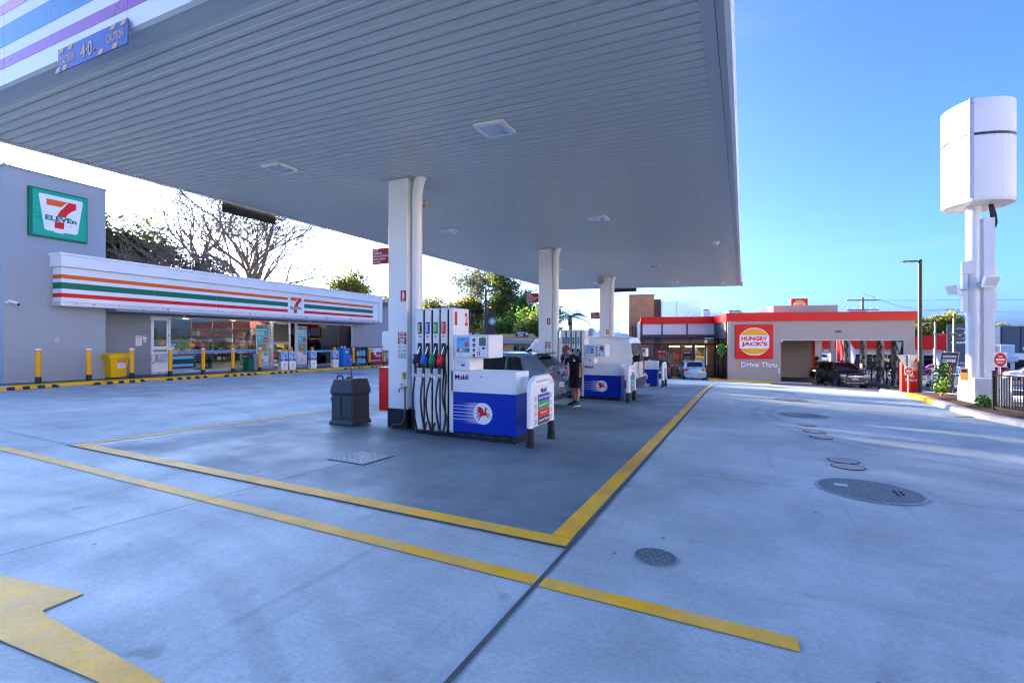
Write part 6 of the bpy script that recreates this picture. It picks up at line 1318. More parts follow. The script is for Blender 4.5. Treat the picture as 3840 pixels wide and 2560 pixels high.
# light blue small hatch, dark hatch at the restaurant
HEAD = R(104.3)
def small_hatch(lab, x, y, rz, pm, txt, k=1.):
    c = Car('small_hatchback', lab, 'car', on(x, y), rz, [(-1.80, .45), (-1.795, .66), (-1.77, .72), (-1.75, .92), (-1.70, 1.02), (-1.50, 1.38), (-1.42, 1.44), (-.9, 1.49), (0, 1.50), (.3, 1.46), (.95, 1.08), (1.45, .95), (1.7, .80), (1.80, .5)], 1.68*k, .95, .22, pm, tum=.17, wheels=(-1.15, 1.15), wr=.29, plan=[(-1.8, .90), (-1.6, .97), (-1.2, 1), (.9, 1), (1.5, .93), (1.8, .75)])
    c.side_window(-1.25, -.55, -1.15, -.55); c.side_window(-.48, .30, -.48, .25); c.side_window(.35, .82, .33, .40); c.screen(-1.68, -1.50, .80, .82, 'rear_window'); c.screen(.92, .38)
    c.pair('tail_lamp', TAILR, [(.46, .74), (.74, .72), (.78, .92), (.56, .93)], True, 0, .03, -1.765, .05); c.end_patch('bumper', pm, [(-.78, .30), (.78, .30), (.80, .64), (-.80, .64)], True, 0, .05, -1.79); c.end_patch('bumper_gap', BLACK, [(-.7, .50), (.7, .50), (.7, .512), (-.7, .512)], True, .051, .053, -1.79); c.plate(txt, .57, True, -1.79, .065); c.end_patch('badge', CHROME, circ(.04, 0, .80, 14, .03), True, 0, .02, -1.77); c.end_patch('wiper', BLACK, [(-.02, 1.05), (.34, 1.10), (.34, 1.115), (-.02, 1.08)], True, .02, .03, -1.70, .5); c.mirrors(.62, .95)
    return c
def ahead(u_r, f_, d_, rz): return u_r
small_hatch('light blue small hatchback parked facing the restaurant, boot towards the camera', -3.75, 40.9, HEAD, paintm('pale_blue_paint', (.30, .42, .48), .3), '652 SUM')
small_hatch('black hatchback parked left of the light blue one at the restaurant', -6.15, 39.5, HEAD, paintm('black_paint', (.012, .012, .014)), '971 AKJ', 1.03)
# dark suv leaving the lane, dark hatch behind
BP = MATS['black_paint']
c = Car('sport_utility_vehicle', 'black four wheel drive with chrome grille leaving the drive-thru lane', 'car', on(6.2, 41.1), R(-75.7), [(-2.1, .5), (-2.09, .9), (-2.0, 1.08), (-1.85, 1.5), (-1.7, 1.64), (-1, 1.70), (.1, 1.69), (.4, 1.62), (1.05, 1.18), (1.2, 1.12), (1.9, 1.02), (2.08, .86), (2.12, .5)], 1.81, 1.08, .28, BP, tum=.16, wheels=(-1.25, 1.35), wr=.35)
c.side_window(-1.75, -1.0, -1.6, -1.0); c.side_window(-.92, -.05, -.92, -.08); c.side_window(.0, .92, -.02, .42); c.screen(1.12, .45, .9, .88); c.pair('head_lamp', HEADL, [(.44, .80), (.80, .80), (.84, .95), (.56, .93)], False, 0, .05, 2.03); c.end_patch('grille', BLACK, [(-.42, .74), (.42, .74), (.42, .92), (-.42, .92)], False, 0, .03, 2.08)
for k in range(2): c.end_patch('grille_bar', CHROME, [(-.42, .78+k*.07), (.42, .78+k*.07), (.42, .805+k*.07), (-.42, .805+k*.07)], False, .031, .045, 2.08)
c.end_patch('badge', CHROME, circ(.06, 0, .84, 16), False, .046, .06, 2.08); c.end_patch('bumper', BP, [(-.84, .40), (.84, .40), (.86, .74), (-.86, .74)], False, 0, .07, 2.06); c.end_patch('lower_grille', DARK, [(-.45, .44), (.45, .44), (.5, .58), (-.5, .58)], False, .071, .08, 2.06); c.end_patch('skid_plate', CHROME, [(-.5, .36), (.5, .36), (.55, .42), (-.55, .42)], False, .071, .09, 2.06); c.plate('253 YJC', .66, False, 2.06, .085); c.pair('fog_lamp', HEADL, circ(.055, .66, .50, 14), False, .071, .085, 2.06); c.mirrors(.78, 1.08)
for sd in (-.62, .62): MB().bar((-1.5, sd, 1.74), (.2, sd, 1.74), .04, .04).build('roof_rail', GREYM, c.t)
c = Car('hatchback', 'black hatchback with one lit headlamp further inside the drive-thru lane', 'car', (hg(6.3, 9.3)), R(-75.7-16), [(-2.1, .5), (-2.08, .9), (-1.9, 1.1), (-1.4, 1.38), (-.6, 1.46), (.1, 1.46), (.4, 1.40), (1.15, 1.0), (1.8, .86), (2.05, .7), (2.12, .45)], 1.78, .95, .2, BP, tum=.18, wheels=(-1.28, 1.3), wr=.32)
c.side_window(-1.4, -.9, -1.2, -.9); c.side_window(-.85, 0, -.85, -.03); c.side_window(.05, .9, .03, .4); c.screen(1.1, .45); c.pair('head_lamp', HEADL, [(.42, .66), (.78, .68), (.80, .80), (.5, .74)], False, 0, .06, 2.0); c.end_patch('lit_lamp', mat('lit_headlamp', (1, .8, .5), .3, emit=(1, .62, .25), es=8), circ(.06, -.60, .715, 14), False, .061, .07, 2.0); c.end_patch('grille', BLACK, [(-.5, .3), (.5, .3), (.45, .62), (-.45, .62)], False, 0, .03, 2.09); c.plate('356 WBA', .48, False, 2.09, .05); c.mirrors(.75, .95); c.end_patch('badge', CHROME, circ(.05, 0, .64, 14), False, .031, .04, 2.08)
# simple road and yard cars
def road_car(lab, x, y, rz, pm, suv=False, g=None):
    sil = [(-2.2, .5), (-2.18, .85), (-1.7, .98), (-1.1, 1.36), (-.5, 1.45), (.2, 1.44), (.5, 1.36), (1.2, .98), (1.9, .86), (2.15, .65), (2.2, .45)] if not suv else [(-2.2, .5), (-2.18, 1.0), (-2.0, 1.15), (-1.75, 1.58), (-1, 1.68), (.1, 1.66), (.4, 1.6), (1.1, 1.12), (1.95, .98), (2.15, .75), (2.2, .45)]
    c = Car('road_car', lab, 'car', on(x, y), rz, sil, 1.82, .95 if not suv else 1.08, .22, pm, tum=.18, wheels=(-1.35, 1.35), wr=.33, group=g)
    if suv: c.side_window(-1.75, -.95, -1.55, -.95); c.side_window(-.9, -.02, -.9, -.05); c.side_window(.02, .95, 0, .42); c.screen(-2.0, -1.78, .85, .85, 'rear_window'); c.screen(1.08, .45)
    else: c.side_window(-1.25, -.75, -1.0, -.75); c.side_window(-.7, .05, -.7, .02); c.side_window(.1, 1.0, .08, .5); c.screen(-1.62, -1.12, .85, .85, 'rear_window'); c.screen(1.15, .55)
    c.pair('tail_lamp', TAILR, [(.5, .72), (.80, .72), (.82, .88), (.55, .88)], True, 0, .03); c.pair('head_lamp', HEADL, [(.42, .62), (.70, .62), (.74, .75), (.5, .74)], False, 0, .04, sil[-1][0]-.06); c.plate('381 LQS', .56, True, None, .03); c.mirrors(.85, .95)
PWC = paintm('road_white_paint', (.72, .72, .72)); RC = paintm('road_red_paint', (.42, .01, .012)); SC_ = paintm('road_silver_paint', (.42, .43, .45), .4); PK = paintm('road_pink_paint', (.55, .04, .22)); DBL = paintm('road_blue_paint', (.03, .06, .14), .3)
road_car('white sedan driving on the road behind the shrub and railing', 13.6, 47.0, R(80), PWC); road_car('dark blue car on the road behind the pylon pole', 19.5, 62, R(85), DBL, True); road_car('pink car in the dealer yard behind the street pole', 23.5, 84, R(140), PK, True, 'cars in the dealer yards')
road_car('red car in the dealer yard behind the oval no entry sign', 29.5, 86, R(160), RC, True, 'cars in the dealer yards'); road_car('white four wheel drive in the dealer yard above the bar fence', 30.5, 78, R(170), PWC, True, 'cars in the dealer yards'); road_car('red sedan at the right photo edge above the bar fence', 32.4, 75.5, R(165), RC, False, 'cars in the dealer yards'); road_car('silver car in the dealer yard seen through the drive-thru', 9.5, 82, R(150), SC_, True, 'cars in the dealer yards'); road_car('dark car in the yard left of the pink car', 21, 85, R(140), BP, False, 'cars in the dealer yards'); road_car('silver sedan on the far road left of pylon', 17, 70, R(85), SC_, False, 'cars in the dealer yards')
# ================================================================ PERSON
def person():
    t = thing('person', 'person in black t-shirt and shorts bending over beside the grey hatchback', 'person', on(-4.16, 12.72), R(25.5))
    V3 = []; E = []; Rr = []
    def v(x, y, z, rx, ry=None, par=None):
        V3.append((x, y, z)); Rr.append((rx, ry or rx)); i = len(V3)-1
        if par is not None: E.append((par, i))
        return i
    pel = v(.03, .02, .90, .15, .125); wa = v(.00, .0, 1.02, .145, .115, pel); ch = v(-.05, -.02, 1.22, .165, .125, wa); nk = v(-.11, -.05, 1.40, .075, .07, ch); nk2 = v(-.17, -.075, 1.46, .056, .056, nk); hd = v(-.24, -.10, 1.515, .088, .092, nk2); ht = v(-.265, -.11, 1.60, .075, .08, hd)
    for sd, hip, knee, ank, toe in ((1, (.10, -.05, .82), (.075, -.055, .46), (.06, -.03, .09), (-.06, -.16, .045)), (-1, (-.04, .08, .82), (-.03, .06, .47), (.0, .09, .09), (-.14, .0, .045))):
        a = v(*hip, .098, .098, pel); m_ = v((hip[0]+knee[0])/2, (hip[1]+knee[1])/2, (hip[2]+knee[2])/2, .082, .082, a); b_ = v(*knee, .058, .06, m_); c_ = v(knee[0]*.6+ank[0]*.4, knee[1]*.6+ank[1]*.4+.015, knee[2]*.6+ank[2]*.4, .055, .057, b_); d_ = v(*ank, .036, .04, c_); v(*toe, .035, .03, d_)
    # arms: near arm hangs, far arm reaches to the filler
    def hand(w_, pos, dirv, side):
        d_ = Vector(dirv).normalized(); s_ = Vector(side); p = Vector(pos); pm = v(*(p+d_*.05), .026, .018, w_)
        for k in range(4):
            q = p+d_*.09+s_*(-.03+.02*k); f1 = v(*q, .0095, .0095, pm); f2 = v(*(q+d_*(.035+.008*(k in (1, 2)))+Vector((-.006, 0, 0))), .0085, .0085, f1); v(*(q+d_*.065+Vector((-.018, 0, 0))), .0075, .0075, f2)
        q = p+d_*.035-s_*.035; f1 = v(*q, .011, .011, pm); v(*(q+d_*.035-s_*.012), .009, .009, f1)
    sh = v(.075, -.14, 1.345, .062, .06, ch); el = v(.165, -.17, 1.10, .043, .043, sh); wr_ = v(.175, -.19, .88, .029, .029, el); hand(wr_, (.175, -.19, .87), (0, -.02, -1), (.3, 1, 0))
    sh = v(-.17, .10, 1.33, .062, .06, ch); el = v(-.30, .16, 1.13, .043, .043, sh); wr_ = v(-.42, .05, 1.0, .029, .029, el); hand(wr_, (-.42, .05, .995), (-1, -.2, -.35), (0, .3, 1))
    me = bpy.data.meshes.new('body'); me.from_pydata(V3, E, []); o = bpy.data.objects.new('tmp', me); COL.objects.link(o)
    o.modifiers.new('skin', 'SKIN'); sb = o.modifiers.new('sub', 'SUBSURF'); sb.levels = 2
    for i, sv in enumerate(me.skin_vertices[0].data): sv.radius = Rr[i]; sv.use_root = (i == 0)
    dg = bpy.context.evaluated_depsgraph_get(); m2 = bpy.data.meshes.new_from_object(o.evaluated_get(dg)); bpy.data.objects.remove(o)
    bo = bpy.data.objects.new('body', m2); COL.objects.link(bo); bo.parent = t
    SK = mat('skin', (.48, .27, .19), .5, var=.05, scale=20); SHIRT = mat('black_cloth', (.012, .012, .014), .85, var=.2, scale=14, bump=.5, bscale=16); SHO = mat('black_shorts', (.016, .016, .018), .9, var=.2, scale=14, bump=.5, bscale=14)
    m2.materials.clear()
    for m in (SK, SHIRT, SHO): m2.materials.append(m)
    for p in m2.polygons:
        q = p.center; p.use_smooth = True; mi = 0
        arm_near = q.x > .10 and q.y < -.10 and q.z > .7; arm_far = q.x < -.19 and q.z < 1.30 and q.z > .7
        if q.z > 1.425 or (q.z > 1.40 and q.x < -.12): mi = 0
        elif arm_near: mi = 1 if q.z > 1.19 else 0
        elif arm_far: mi = 1 if q.x > -.27 else 0
        elif q.z > .90: mi = 1
        elif q.z > .50: mi = 2
        p.material_index = mi
    # shorts legs flare, hair, glasses, shoes, shirt print
    for hx, hy, kx, ky in ((.085, -.05, .075, -.055), (-.035, .07, -.03, .06)):
        MB().tube([(hx, hy, .80), (hx, hy, .70), ((hx+kx)/2, (hy+ky)/2, .60), (kx, ky, .50)], [.105, .106, .10, .098], 16, False).build('shorts_leg', SHO, t, smooth=True)
    HAIR = mat('auburn_hair', (.16, .055, .02), .7, var=.3, scale=40, bump=.6, bscale=120)
    b = MB(); b.lathe([(.001, .125), (.06, .115), (.092, .075), (.104, .02), (.100, -.03), (.085, -.05)], n=18); Mt = Matrix.Translation((-.245, -.095, 1.545)) @ Matrix.Rotation(R(-28), 4, 'Y'); b.v = [tuple(Mt @ Vector((q[0]*1.0, q[1], q[2]))) for q in b.v]; b.build('hair', HAIR, t, smooth=True)
    MB().ball((-.335, -.14, 1.475), .018).build('nose', SK, t, smooth=True); MB().ball((-.225, -.195, 1.50), .026, sc=(1, 1, 1.3)).build('ear', SK, t, smooth=True)
    MB().tube([(-.22, -.195, 1.515), (-.28, -.185, 1.50), (-.32, -.165, 1.49)], .005, 6).tube([(-.32, -.19, 1.51), (-.345, -.165, 1.49), (-.325, -.14, 1.47), (-.305, -.165, 1.485), (-.32, -.19, 1.51)], .005, 6).build('glasses', BLACK, t)
    MB().box(-.34, -.325, -.15, -.11, 1.44, 1.45).build('mouth', mat('lips', (.35, .12, .1), .5), t)
    for ax, ay, tx, ty in ((.06, -.03, -.07, -.17), (.0, .09, -.15, .0)):
        d_ = Vector((tx-ax, ty-ay, 0)).normalized(); p = Vector((ax, ay, 0))-d_*.06; q = Vector((tx, ty, 0))+d_*.05
        MB().tube([p+Vector((0, 0, .07)), p.lerp(q, .35)+Vector((0, 0, .075)), p.lerp(q, .7)+Vector((0, 0, .055)), q+Vector((0, 0, .04))], [.04, .05, .048, .03], 12).build('shoe', BLACK, t, smooth=True); MB().bar(p-d_*.02+Vector((0, 0, .014)), q+d_*.02+Vector((0, 0, .014)), .10, .028).build('shoe_sole', PRINT, t, bevel=.01)
        MB().cyl((ax, ay, .08), (ax, ay, .15), .047, .045, n=12).build('shoe_collar', BLACK, t, smooth=True)
    f = Fr((-.045, -.158, 1.27), (1, -.05, 0), (-.12, -.12, 1)); flat('shirt_print', PRINT, t, f, [(-.04, -.01), (.0, .03), (.035, .0), (.01, .005)], 0, .004); flat('shirt_print', PRINT, t, f, rect(.06, .018, .0, -.03), 0, .004)
person()
# ================================================================ TREES
BARK = mat('bark_grey', (.27, .23, .19), .85, var=.35, scale=4); BARKD = mat('bark_brown', (.09, .06, .04), .9, var=.35, scale=4); BARKW = mat('bark_pale', (.42, .36, .30), .8, var=.3, scale=3)
def leafm(n_, c_, tr=.35):
    m = mat(n_, c_, .55, var=.45, scale=1.2); n = m.node_tree.nodes; l = m.node_tree.links; p = n['Principled BSDF']
    t_ = n.new('ShaderNodeBsdfTranslucent'); mx = n.new('ShaderNodeMixShader'); mx.inputs[0].default_value = tr; t_.inputs[0].default_value = tuple(min(1, q*1.5) for q in c_)+(1,)
    l.new(p.outputs[0], mx.inputs[1]); l.new(t_.outputs[0], mx.inputs[2]); l.new(mx.outputs[0], n['Material Output'].inputs[0]); return m
LF_DARK = leafm('foliage_dark', (.075, .115, .030), .5); LF_OLIVE = leafm('foliage_olive', (.20, .205, .04), .5); LF_YEL = leafm('foliage_yellow', (.20, .21, .03), .5); LF_GREEN = leafm('foliage_green', (.08, .19, .03), .45); LF_PURP = leafm('foliage_jacaranda', (.14, .125, .14), .5); LF_BROWN = leafm('foliage_brown', (.14, .085, .025)); LF_GUM = leafm('foliage_gum', (.075, .10, .045))
def tree(name, lab, x, y, h, spread, levels, nb, bark, leaf, nleaf, ls, seed, trunk=.3, clear=.25, up=.5, cat='tree', leafpts=None, wob=.18, group=None, thin=.012, r0=.22, clump=1.0, leaf2=None, rad=None):
    rn = random.Random(seed); t = thing(name, lab, cat, on(x, y, -.1), rn.random()*.3, group); b = MB(); tips = []
    def grow(p, d_, L_, r, lv):
        n = 4 if lv < 3 else 3; pts = [p]; rs = [r]; q = Vector(p); dd = Vector(d_)
        for k in range(n):
            dd = (dd+Vector((rn.gauss(0, wob), rn.gauss(0, wob), rn.gauss(0, wob*.7)+(.03 if lv > 1 else 0)))).normalized(); q = q+dd*L_/n; pts.append(q.copy()); rs.append(max(thin, r*(1-.42*(k+1)/n)))
        b.tube(pts, rs, 7 if lv < 2 else 5 if lv < 4 else 3, False)
        if lv >= levels: tips.append(pts[-1]); tips.append(pts[-2]); return
        kids = nb[min(lv, len(nb)-1)]
        for k in range(kids):
            fr_ = rn.uniform(.45, 1.0) if k else 1.0; i = fr_*n; i0 = min(n-1, int(i)); base = pts[i0].lerp(pts[i0+1], i-i0)
            az = rn.uniform(0, 6.28) if lv else 6.28*(k+rn.uniform(-.3, .3))/kids
            side = Vector((math.cos(az), math.sin(az), 0)); side = (side-dd*side.dot(dd)).normalized() if abs(side.dot(dd)) < .98 else dd.orthogonal().normalized()
            ang = rn.uniform(.35, .8)*(spread if lv == 0 else 1.0); nd = (dd*math.cos(ang)+side*math.sin(ang)+Vector((0, 0, up*.25 if lv else 0))).normalized()
            grow(base, nd, L_*rn.uniform(.62, .86) if lv else h*(1-clear)*rn.uniform(.38, .5), rs[i0]*rn.uniform(.56, .76), lv+1)
    grow(Vector((0, 0, 0)), Vector((rn.gauss(0, .04), rn.gauss(0, .04), 1)), h*clear, trunk, 0)
    mz = sorted(p.z for p in tips)[int(len(tips)*.96)]; mr = sorted(math.hypot(p.x, p.y) for p in tips)[int(len(tips)*.97)]; kz = (h-.5*clump)/mz; kr = (rad or h*.42)/mr
    b.v = [(q[0]*kr, q[1]*kr, q[2]*kz) for q in b.v]; tips = [Vector((p.x*kr, p.y*kr, p.z*kz)) for p in tips]
    b.build('trunk', bark, t, smooth=60)
    if nleaf:
        for m, frac in ((leaf, 1.0 if leaf2 is None else .6), (leaf2, .4)):
            if m is None: continue
            lb = MB(); k = max(1, int(nleaf*frac/len(tips)))
            for p in tips:
                if leafpts and not leafpts(p, rn): continue
                c_ = p+Vector((rn.gauss(0, .25), rn.gauss(0, .25), rn.gauss(0, .2)))*clump; leafcloud(lb, c_, .75*clump, k, ls, rn, (1, 1, .65))
            lb.build('crown', m, t)
    return t
# wide bare tree behind the shop, with a few leafy parts near its centre
tree('bare_tree', 'huge wide bare branched tree behind the shop roof', -44.8, 34.0, 18.5, 1.3, 6, (11, 4, 3, 3, 4, 4), mat('bark_warm', (.30, .23, .165), .85, var=.35, scale=4), LF_BROWN, 6000, .2, 11, .8, .20, .35, rad=17.0, wob=.2, thin=.019, leafpts=lambda p, rn: (abs(p.x) < 4.5 and abs(p.y) < 6 and rn.random() < .5 or False), leaf2=LF_OLIVE)
tree('leafy_tree', 'dark green rounded tree at the right edge of the grey tower', -51.0, 25.5, 12.3, 1.0, 4, (7, 4, 4, 3), BARKD, LF_DARK, 9500, .28, 21, .35, .3, .4, group='trees behind the shop', leaf2=LF_OLIVE)
tree('leafy_tree', 'added tall dense tree hidden directly behind the grey tower', -52.5, 21.0, 13.4, 1.0, 4, (7, 4, 4, 3), BARKD, LF_DARK, 14000, .34, 26, .4, .28, .4, group='trees behind the shop', rad=6.0)  # unseen tree, added to shade the front right of the forecourt
tree('leafy_tree', 'second added dense tree hidden behind the left side of the grey tower', -49.0, 16.5, 10.6, 1.0, 4, (7, 4, 4, 3), BARKD, LF_OLIVE, 14000, .34, 27, .4, .28, .4, group='trees behind the shop', rad=5.5)  # also unseen, added for its shade on the forecourt
tree('jacaranda_tree', 'thin greyish purple flowering tree between dark tree and bare tree', -47.3, 28.2, 9.6, 1.0, 4, (7, 4, 4, 3), BARKD, LF_PURP, 9000, .22, 22, .25, .3, .4, group='trees behind the shop')
tree('leafy_tree', 'sunlit yellow green tree above the right end of the shop fascia', -34.6, 35.4, 8.2, 1.15, 4, (7, 4, 4, 3), BARKD, LF_YEL, 9500, .24, 23, .25, .3, .3, group='trees behind the shop', leaf2=LF_OLIVE)
tree('leafy_tree', 'low dark tree peeping over the shop end wall', -33.0, 40.5, 6.6, 1.1, 4, (6, 4, 3, 3), BARKD, LF_OLIVE, 6000, .26, 24, .25, .3, .3, group='trees behind the shop', leaf2=LF_DARK)
# mass between the columns
for k, (x, y, h, m, m2, lab) in enumerate(((-38.5, 48.5, 7.2, LF_YEL, LF_OLIVE, 'yellow olive tree just right of the nearest column'), (-34.8, 50.5, 7.0, LF_OLIVE, LF_DARK, 'olive tree behind pump numbers one and two'), (-31.5, 52.5, 7.4, LF_YEL, LF_BROWN, 'golden lit tree behind the round cafe sign tower'), (-22.5, 50.5, 7.4, LF_GREEN, LF_DARK, 'dense green tree left of the middle column'), (-18.6, 47.5, 6.4, LF_GREEN, LF_YEL, 'bright green tree right of the middle column'), (-29, 58, 6.0, LF_BROWN, LF_OLIVE, 'low brownish tree behind the cafe building'), (-24.0, 47.5, 4.4, LF_YEL, LF_GREEN, 'low yellow green bush tree behind the cafe sign'))):
    tree('leafy_tree', lab, x, y, h, 1.1, 4, (6, 4, 3, 3), BARKD, m, 8500, .27, 40+k, .28, .25, .4, group='trees between the canopy columns', leaf2=m2, clump=1.15)
tree('big_tree', 'largest leafy tree between the first two columns, gaps of sky in its crown', -28.2, 55.0, 11.2, 1.05, 5, (6, 3, 3, 3, 3), BARKD, LF_DARK, 11000, .30, 55, .4, .28, .4, leaf2=LF_OLIVE, clump=1.1)
tree('gum_tree', 'tall slender gum tree with pale trunk and sparse crown', -34.2, 56.5, 12.4, .75, 4, (5, 3, 3, 3), BARKW, LF_GUM, 2600, .30, 58, .30, .42, .9, wob=.12, clump=.9, leafpts=lambda p, rn: p.z > 7.5)
for k, (x, y, h, m) in enumerate(((24, 112, 8.0, LF_YEL), (29, 116, 9.5, LF_OLIVE), (34, 118, 10, LF_YEL), (20, 105, 7.5, LF_OLIVE), (47, 140, 9, LF_DARK), (53, 150, 9, LF_OLIVE))):
    tree('street_tree', ['golden tree right of the lamp post', 'second golden tree left of the green street pole', 'tallest golden tree behind the green street pole', 'small olive tree right behind the restaurant corner', 'dark tree left of the grey dealership', 'olive tree behind the grey dealership'][k], x, y, h, 1.1, 4, (6, 3, 3, 3), BARKD, m, 4200, .5, 70+k, .3, .25, .3, group='trees beyond the road', clump=1.4)
def palm(lab, x, y, h, n, L_, seed):
    rn = random.Random(seed); t = thing('palm_tree', lab, 'palm tree', on(x, y, -.1)); MB().tube([(0, 0, 0), (.1, 0, h*.5), (0, .05, h)], [.26, .2, .2], 10).build('trunk', BARK, t, smooth=True); MB().tube([(0, .05, h-.9), (0, .05, h+.2)], [.28, .12], 8).build('crown_shaft', BARKD, t, smooth=True)
    for k in range(n):
        a = k*2.4+rn.uniform(-.2, .2); el = rn.uniform(.1, 1.25); L2 = L_*rn.uniform(.8, 1.1); pts = []
        for j in range(9):
            u_ = j/8; r = L2*u_*math.cos(el*(1-u_*.3)); z = h+L2*(math.sin(el)*u_-.75*u_*u_); pts.append(Vector((math.cos(a)*r, math.sin(a)*r+.05, z)))
        b = MB().tube(pts, [.03*(1-.8*i/8) for i in range(9)], 4, False); sd = Vector((-math.sin(a), math.cos(a), 0))
        for j in range(2, 17):
            u_ = j/17; i = int(u_*8); p = pts[i].lerp(pts[min(8, i+1)], u_*8-i); ll = .75*math.sin(math.pi*(.12+.85*u_))
            for s_ in (-1, 1):
                tip = p+sd*s_*ll*.75+Vector((math.cos(a)*ll*.3, math.sin(a)*ll*.3, -ll*rn.uniform(.3, .6))); k_ = len(b.v); wv = Vector((math.cos(a), math.sin(a), .2))*.035
                b.v += [tuple(p-wv), tuple(p+wv), tuple(tip)]; b.f.append((k_, k_+1, k_+2))
        b.build('frond', LF_GUM if k % 3 else LF_BROWN, t)
palm('tall palm right of the middle column with drooping fronds', -17.8, 52.6, 4.9, 17, 2.9, 3); palm('lower bushy palm beside the farthest column', -18.2, 66.5, 2.9, 14, 2.6, 5); palm('small palm between the two palms', -19.4, 64, 2.3, 12, 2.2, 6)
# far ridge of trees so that the land does not end at the horizon
b = MB(); rn = random.Random(5)
for k in range(150):
    a = R(-80+160*k/149); rr = rn.uniform(190, 260); c_ = (-math.sin(a+.445)*rr*1.0 if 0 else rr*math.sin(a-.445), rr*math.cos(a-.445), rn.uniform(-3, 1.5)); leafcloud(b, c_, rn.uniform(4, 7), 70, 1.6, rn, (1.3, 1.3, .8))
struct(b.build('far_woodland', leafm('far_foliage', (.07, .09, .05))), 'stuff')
# ================================================================ CAFE AND BACKGROUND BUILDINGS
CAFE = mat('cafe_render', (.52, .36, .19), .7, var=.05); CBR = mat('cafe_brown', (.055, .038, .036), .5)
def cafe_logo(t, fr, r):
    flat('logo_ring', mat('logo_teal', (.02, .22, .16), .4), t, fr, circ(r, 0, 0, 28), .002, .008); flat('logo_ring', PRINT, t, fr, circ(r*.93, 0, 0, 28), .009, .011); flat('logo_ring', MATS['logo_teal'], t, fr, circ(r*.88, 0, 0, 28), .012, .014); flat('logo_face', mat('logo_pale', (.42, .55, .45), .5), t, fr, circ(r*.66, 0, 0, 24), .015, .017)
    flat('logo_face', PRINT, t, fr, [(-r*.4, -r*.3), (-r*.1, r*.1), (r*.4, r*.35), (r*.45, r*.2), (0, -r*.1), (-r*.3, -r*.4)], .018, .019); flat('logo_face', MATS['logo_teal'], t, fr, [(-r*.35, -r*.05), (r*.1, r*.4), (r*.2, r*.36), (-r*.25, -r*.1)], .018, .019)
zc = R(20)
t = thing('coffee_shop', 'tan drive-in coffee shop with grey awning and brown sign tower', 'cafe', on(-19.6, 40.6), zc); fr0 = Fr((0, 0, 0), (1, 0, 0))
MB().box(-1.2, 2.6, 0, 5, 0, 2.35).build('wall', CAFE, t); MB().box(-1.0, 2.2, -.05, 4.8, 2.351, 2.62).build('parapet', CAFE, t); MB().box(-1.05, 2.65, -1.2, .0, 1.75, 2.08).build('awning', mat('awning_grey', (.30, .31, .33), .5), t); MB().box(-1.15, 2.75, -1.25, .05, 2.082, 2.12).build('awning_cap', WHITEW, t)
for x in (.6, 1.2, 1.8, 2.4): MB().box(x-.25, x+.25, -.02, .0, .2, 1.6).build('window', CARGLASS, t); MB().box(x-.28, x-.255, -.04, .0, .2, 1.65).build('window_frame', WHITE, t)
MB().box(-2.2, -1.25, -1.6, -.7, 0, 4.45).build('sign_tower', CBR, t, bevel=.02); MB().box(-2.25, -1.2, -1.65, -.65, 4.455, 4.52).build('tower_cap', DARK, t); MB().box(-3.6, -2.25, -.8, 3, 0, 2.3).build('wall', CAFE, t); MB().box(-3.6, -2.26, -.85, 3, 2.302, 2.45).build('roof_edge', CBR, t)
cafe_logo(t, Fr((-1.42, -1.61, 3.72), (1, 0, 0)), .34); f = Fr((1.15, -.06, 2.62), (1, 0, 0)); flat('sign_board', CBR, t, f, rrect(1.2, .56, .08), .005, .06); text("ZARRAFFA'S", PRINT, t, f, .72, .16, -.14, .1, .064, .03); text('COFFEE', PRINT, t, f, .5, .16, -.14, -.12, .064, .03); cafe_logo(t, f.sub(.42, 0, .06), .17); flat('mural', DARK, t, Fr((-.2, -.002, .7), (1, 0, 0)), [(-.3, -.4), (-.1, .1), (.1, .25), (.3, .2), (.4, -.3), (.3, 0), (.05, .1), (-.15, -.3)], .002, .006)
t = thing('menu_board_sign', 'dark brown board with round green logo beside the pump numbers', 'sign', on(-20.6, 35.0), R(22)); f = Fr((0, 0, 2.28), (1, 0, 0)); flat('board', CBR, t, f, rect(1.9, .78), -.12, 0); cafe_logo(t, f.sub(.62, -.02), .36); text("ZARRAFFA'S", PRINT, t, f, 1.1, .2, -.35, .18, .004, .03); text('DRIVE', PRINT, t, f, .7, .16, -.3, -.2, .004, .03)
for x in (-.8, .8): MB().cyl((x, -.06, 0), (x, -.06, 1.9), .05, n=8).build('post', DARK, t)
lamp_post(on(-16.3, 29.9), 5.55, R(200), 'slim dark lamp post left of the coffee shop tower', .45)
POLEM = mat('timber_pole', (.24, .21, .17), .85, var=.3, scale=3); POLEG = mat('treated_pole', (.22, .24, .14), .85, var=.3, scale=3)
def power_pole(lab, x, y, h, arms, rz, m, wide=2.4, dz=0):
    t = thing('power_pole', lab, 'power pole', on(x, y, -.2), rz, 'power poles'); MB().cyl((0, 0, 0), (0, 0, h), .17, .12, n=10).build('pole', m, t, smooth=True)
    for z in arms:
        MB().bar((-wide/2, 0, z), (wide/2, 0, z), .1, .12).build('crossarm', POLEM, t)
        for k in (-.46, -.25, .25, .46): MB().cyl((k*wide, 0, z+.06), (k*wide, 0, z+.28), .035, n=8).build('insulator', GREYM, t)
    return t
power_pole('grey timber power pole behind the pump, left of the lamp post', -30.2, 51.5, 5.6, (5.2,), 0, POLEM, 1.4); power_pole('power pole with wide crossarm standing behind the restaurant roof', 11.2, 61.5, 8.3, (8.0, 7.0), R(20), POLEG, 3.2)
power_pole('greenish power pole with two crossarms left of the pylon', 19.6, 64.8, 7.2, (6.9, 5.1), R(-10), POLEG, 3.4); power_pole('thin pole with small head behind the far palm and column', -14.2, 52.5, 5.6, (5.4,), 0, POLEM, .9)
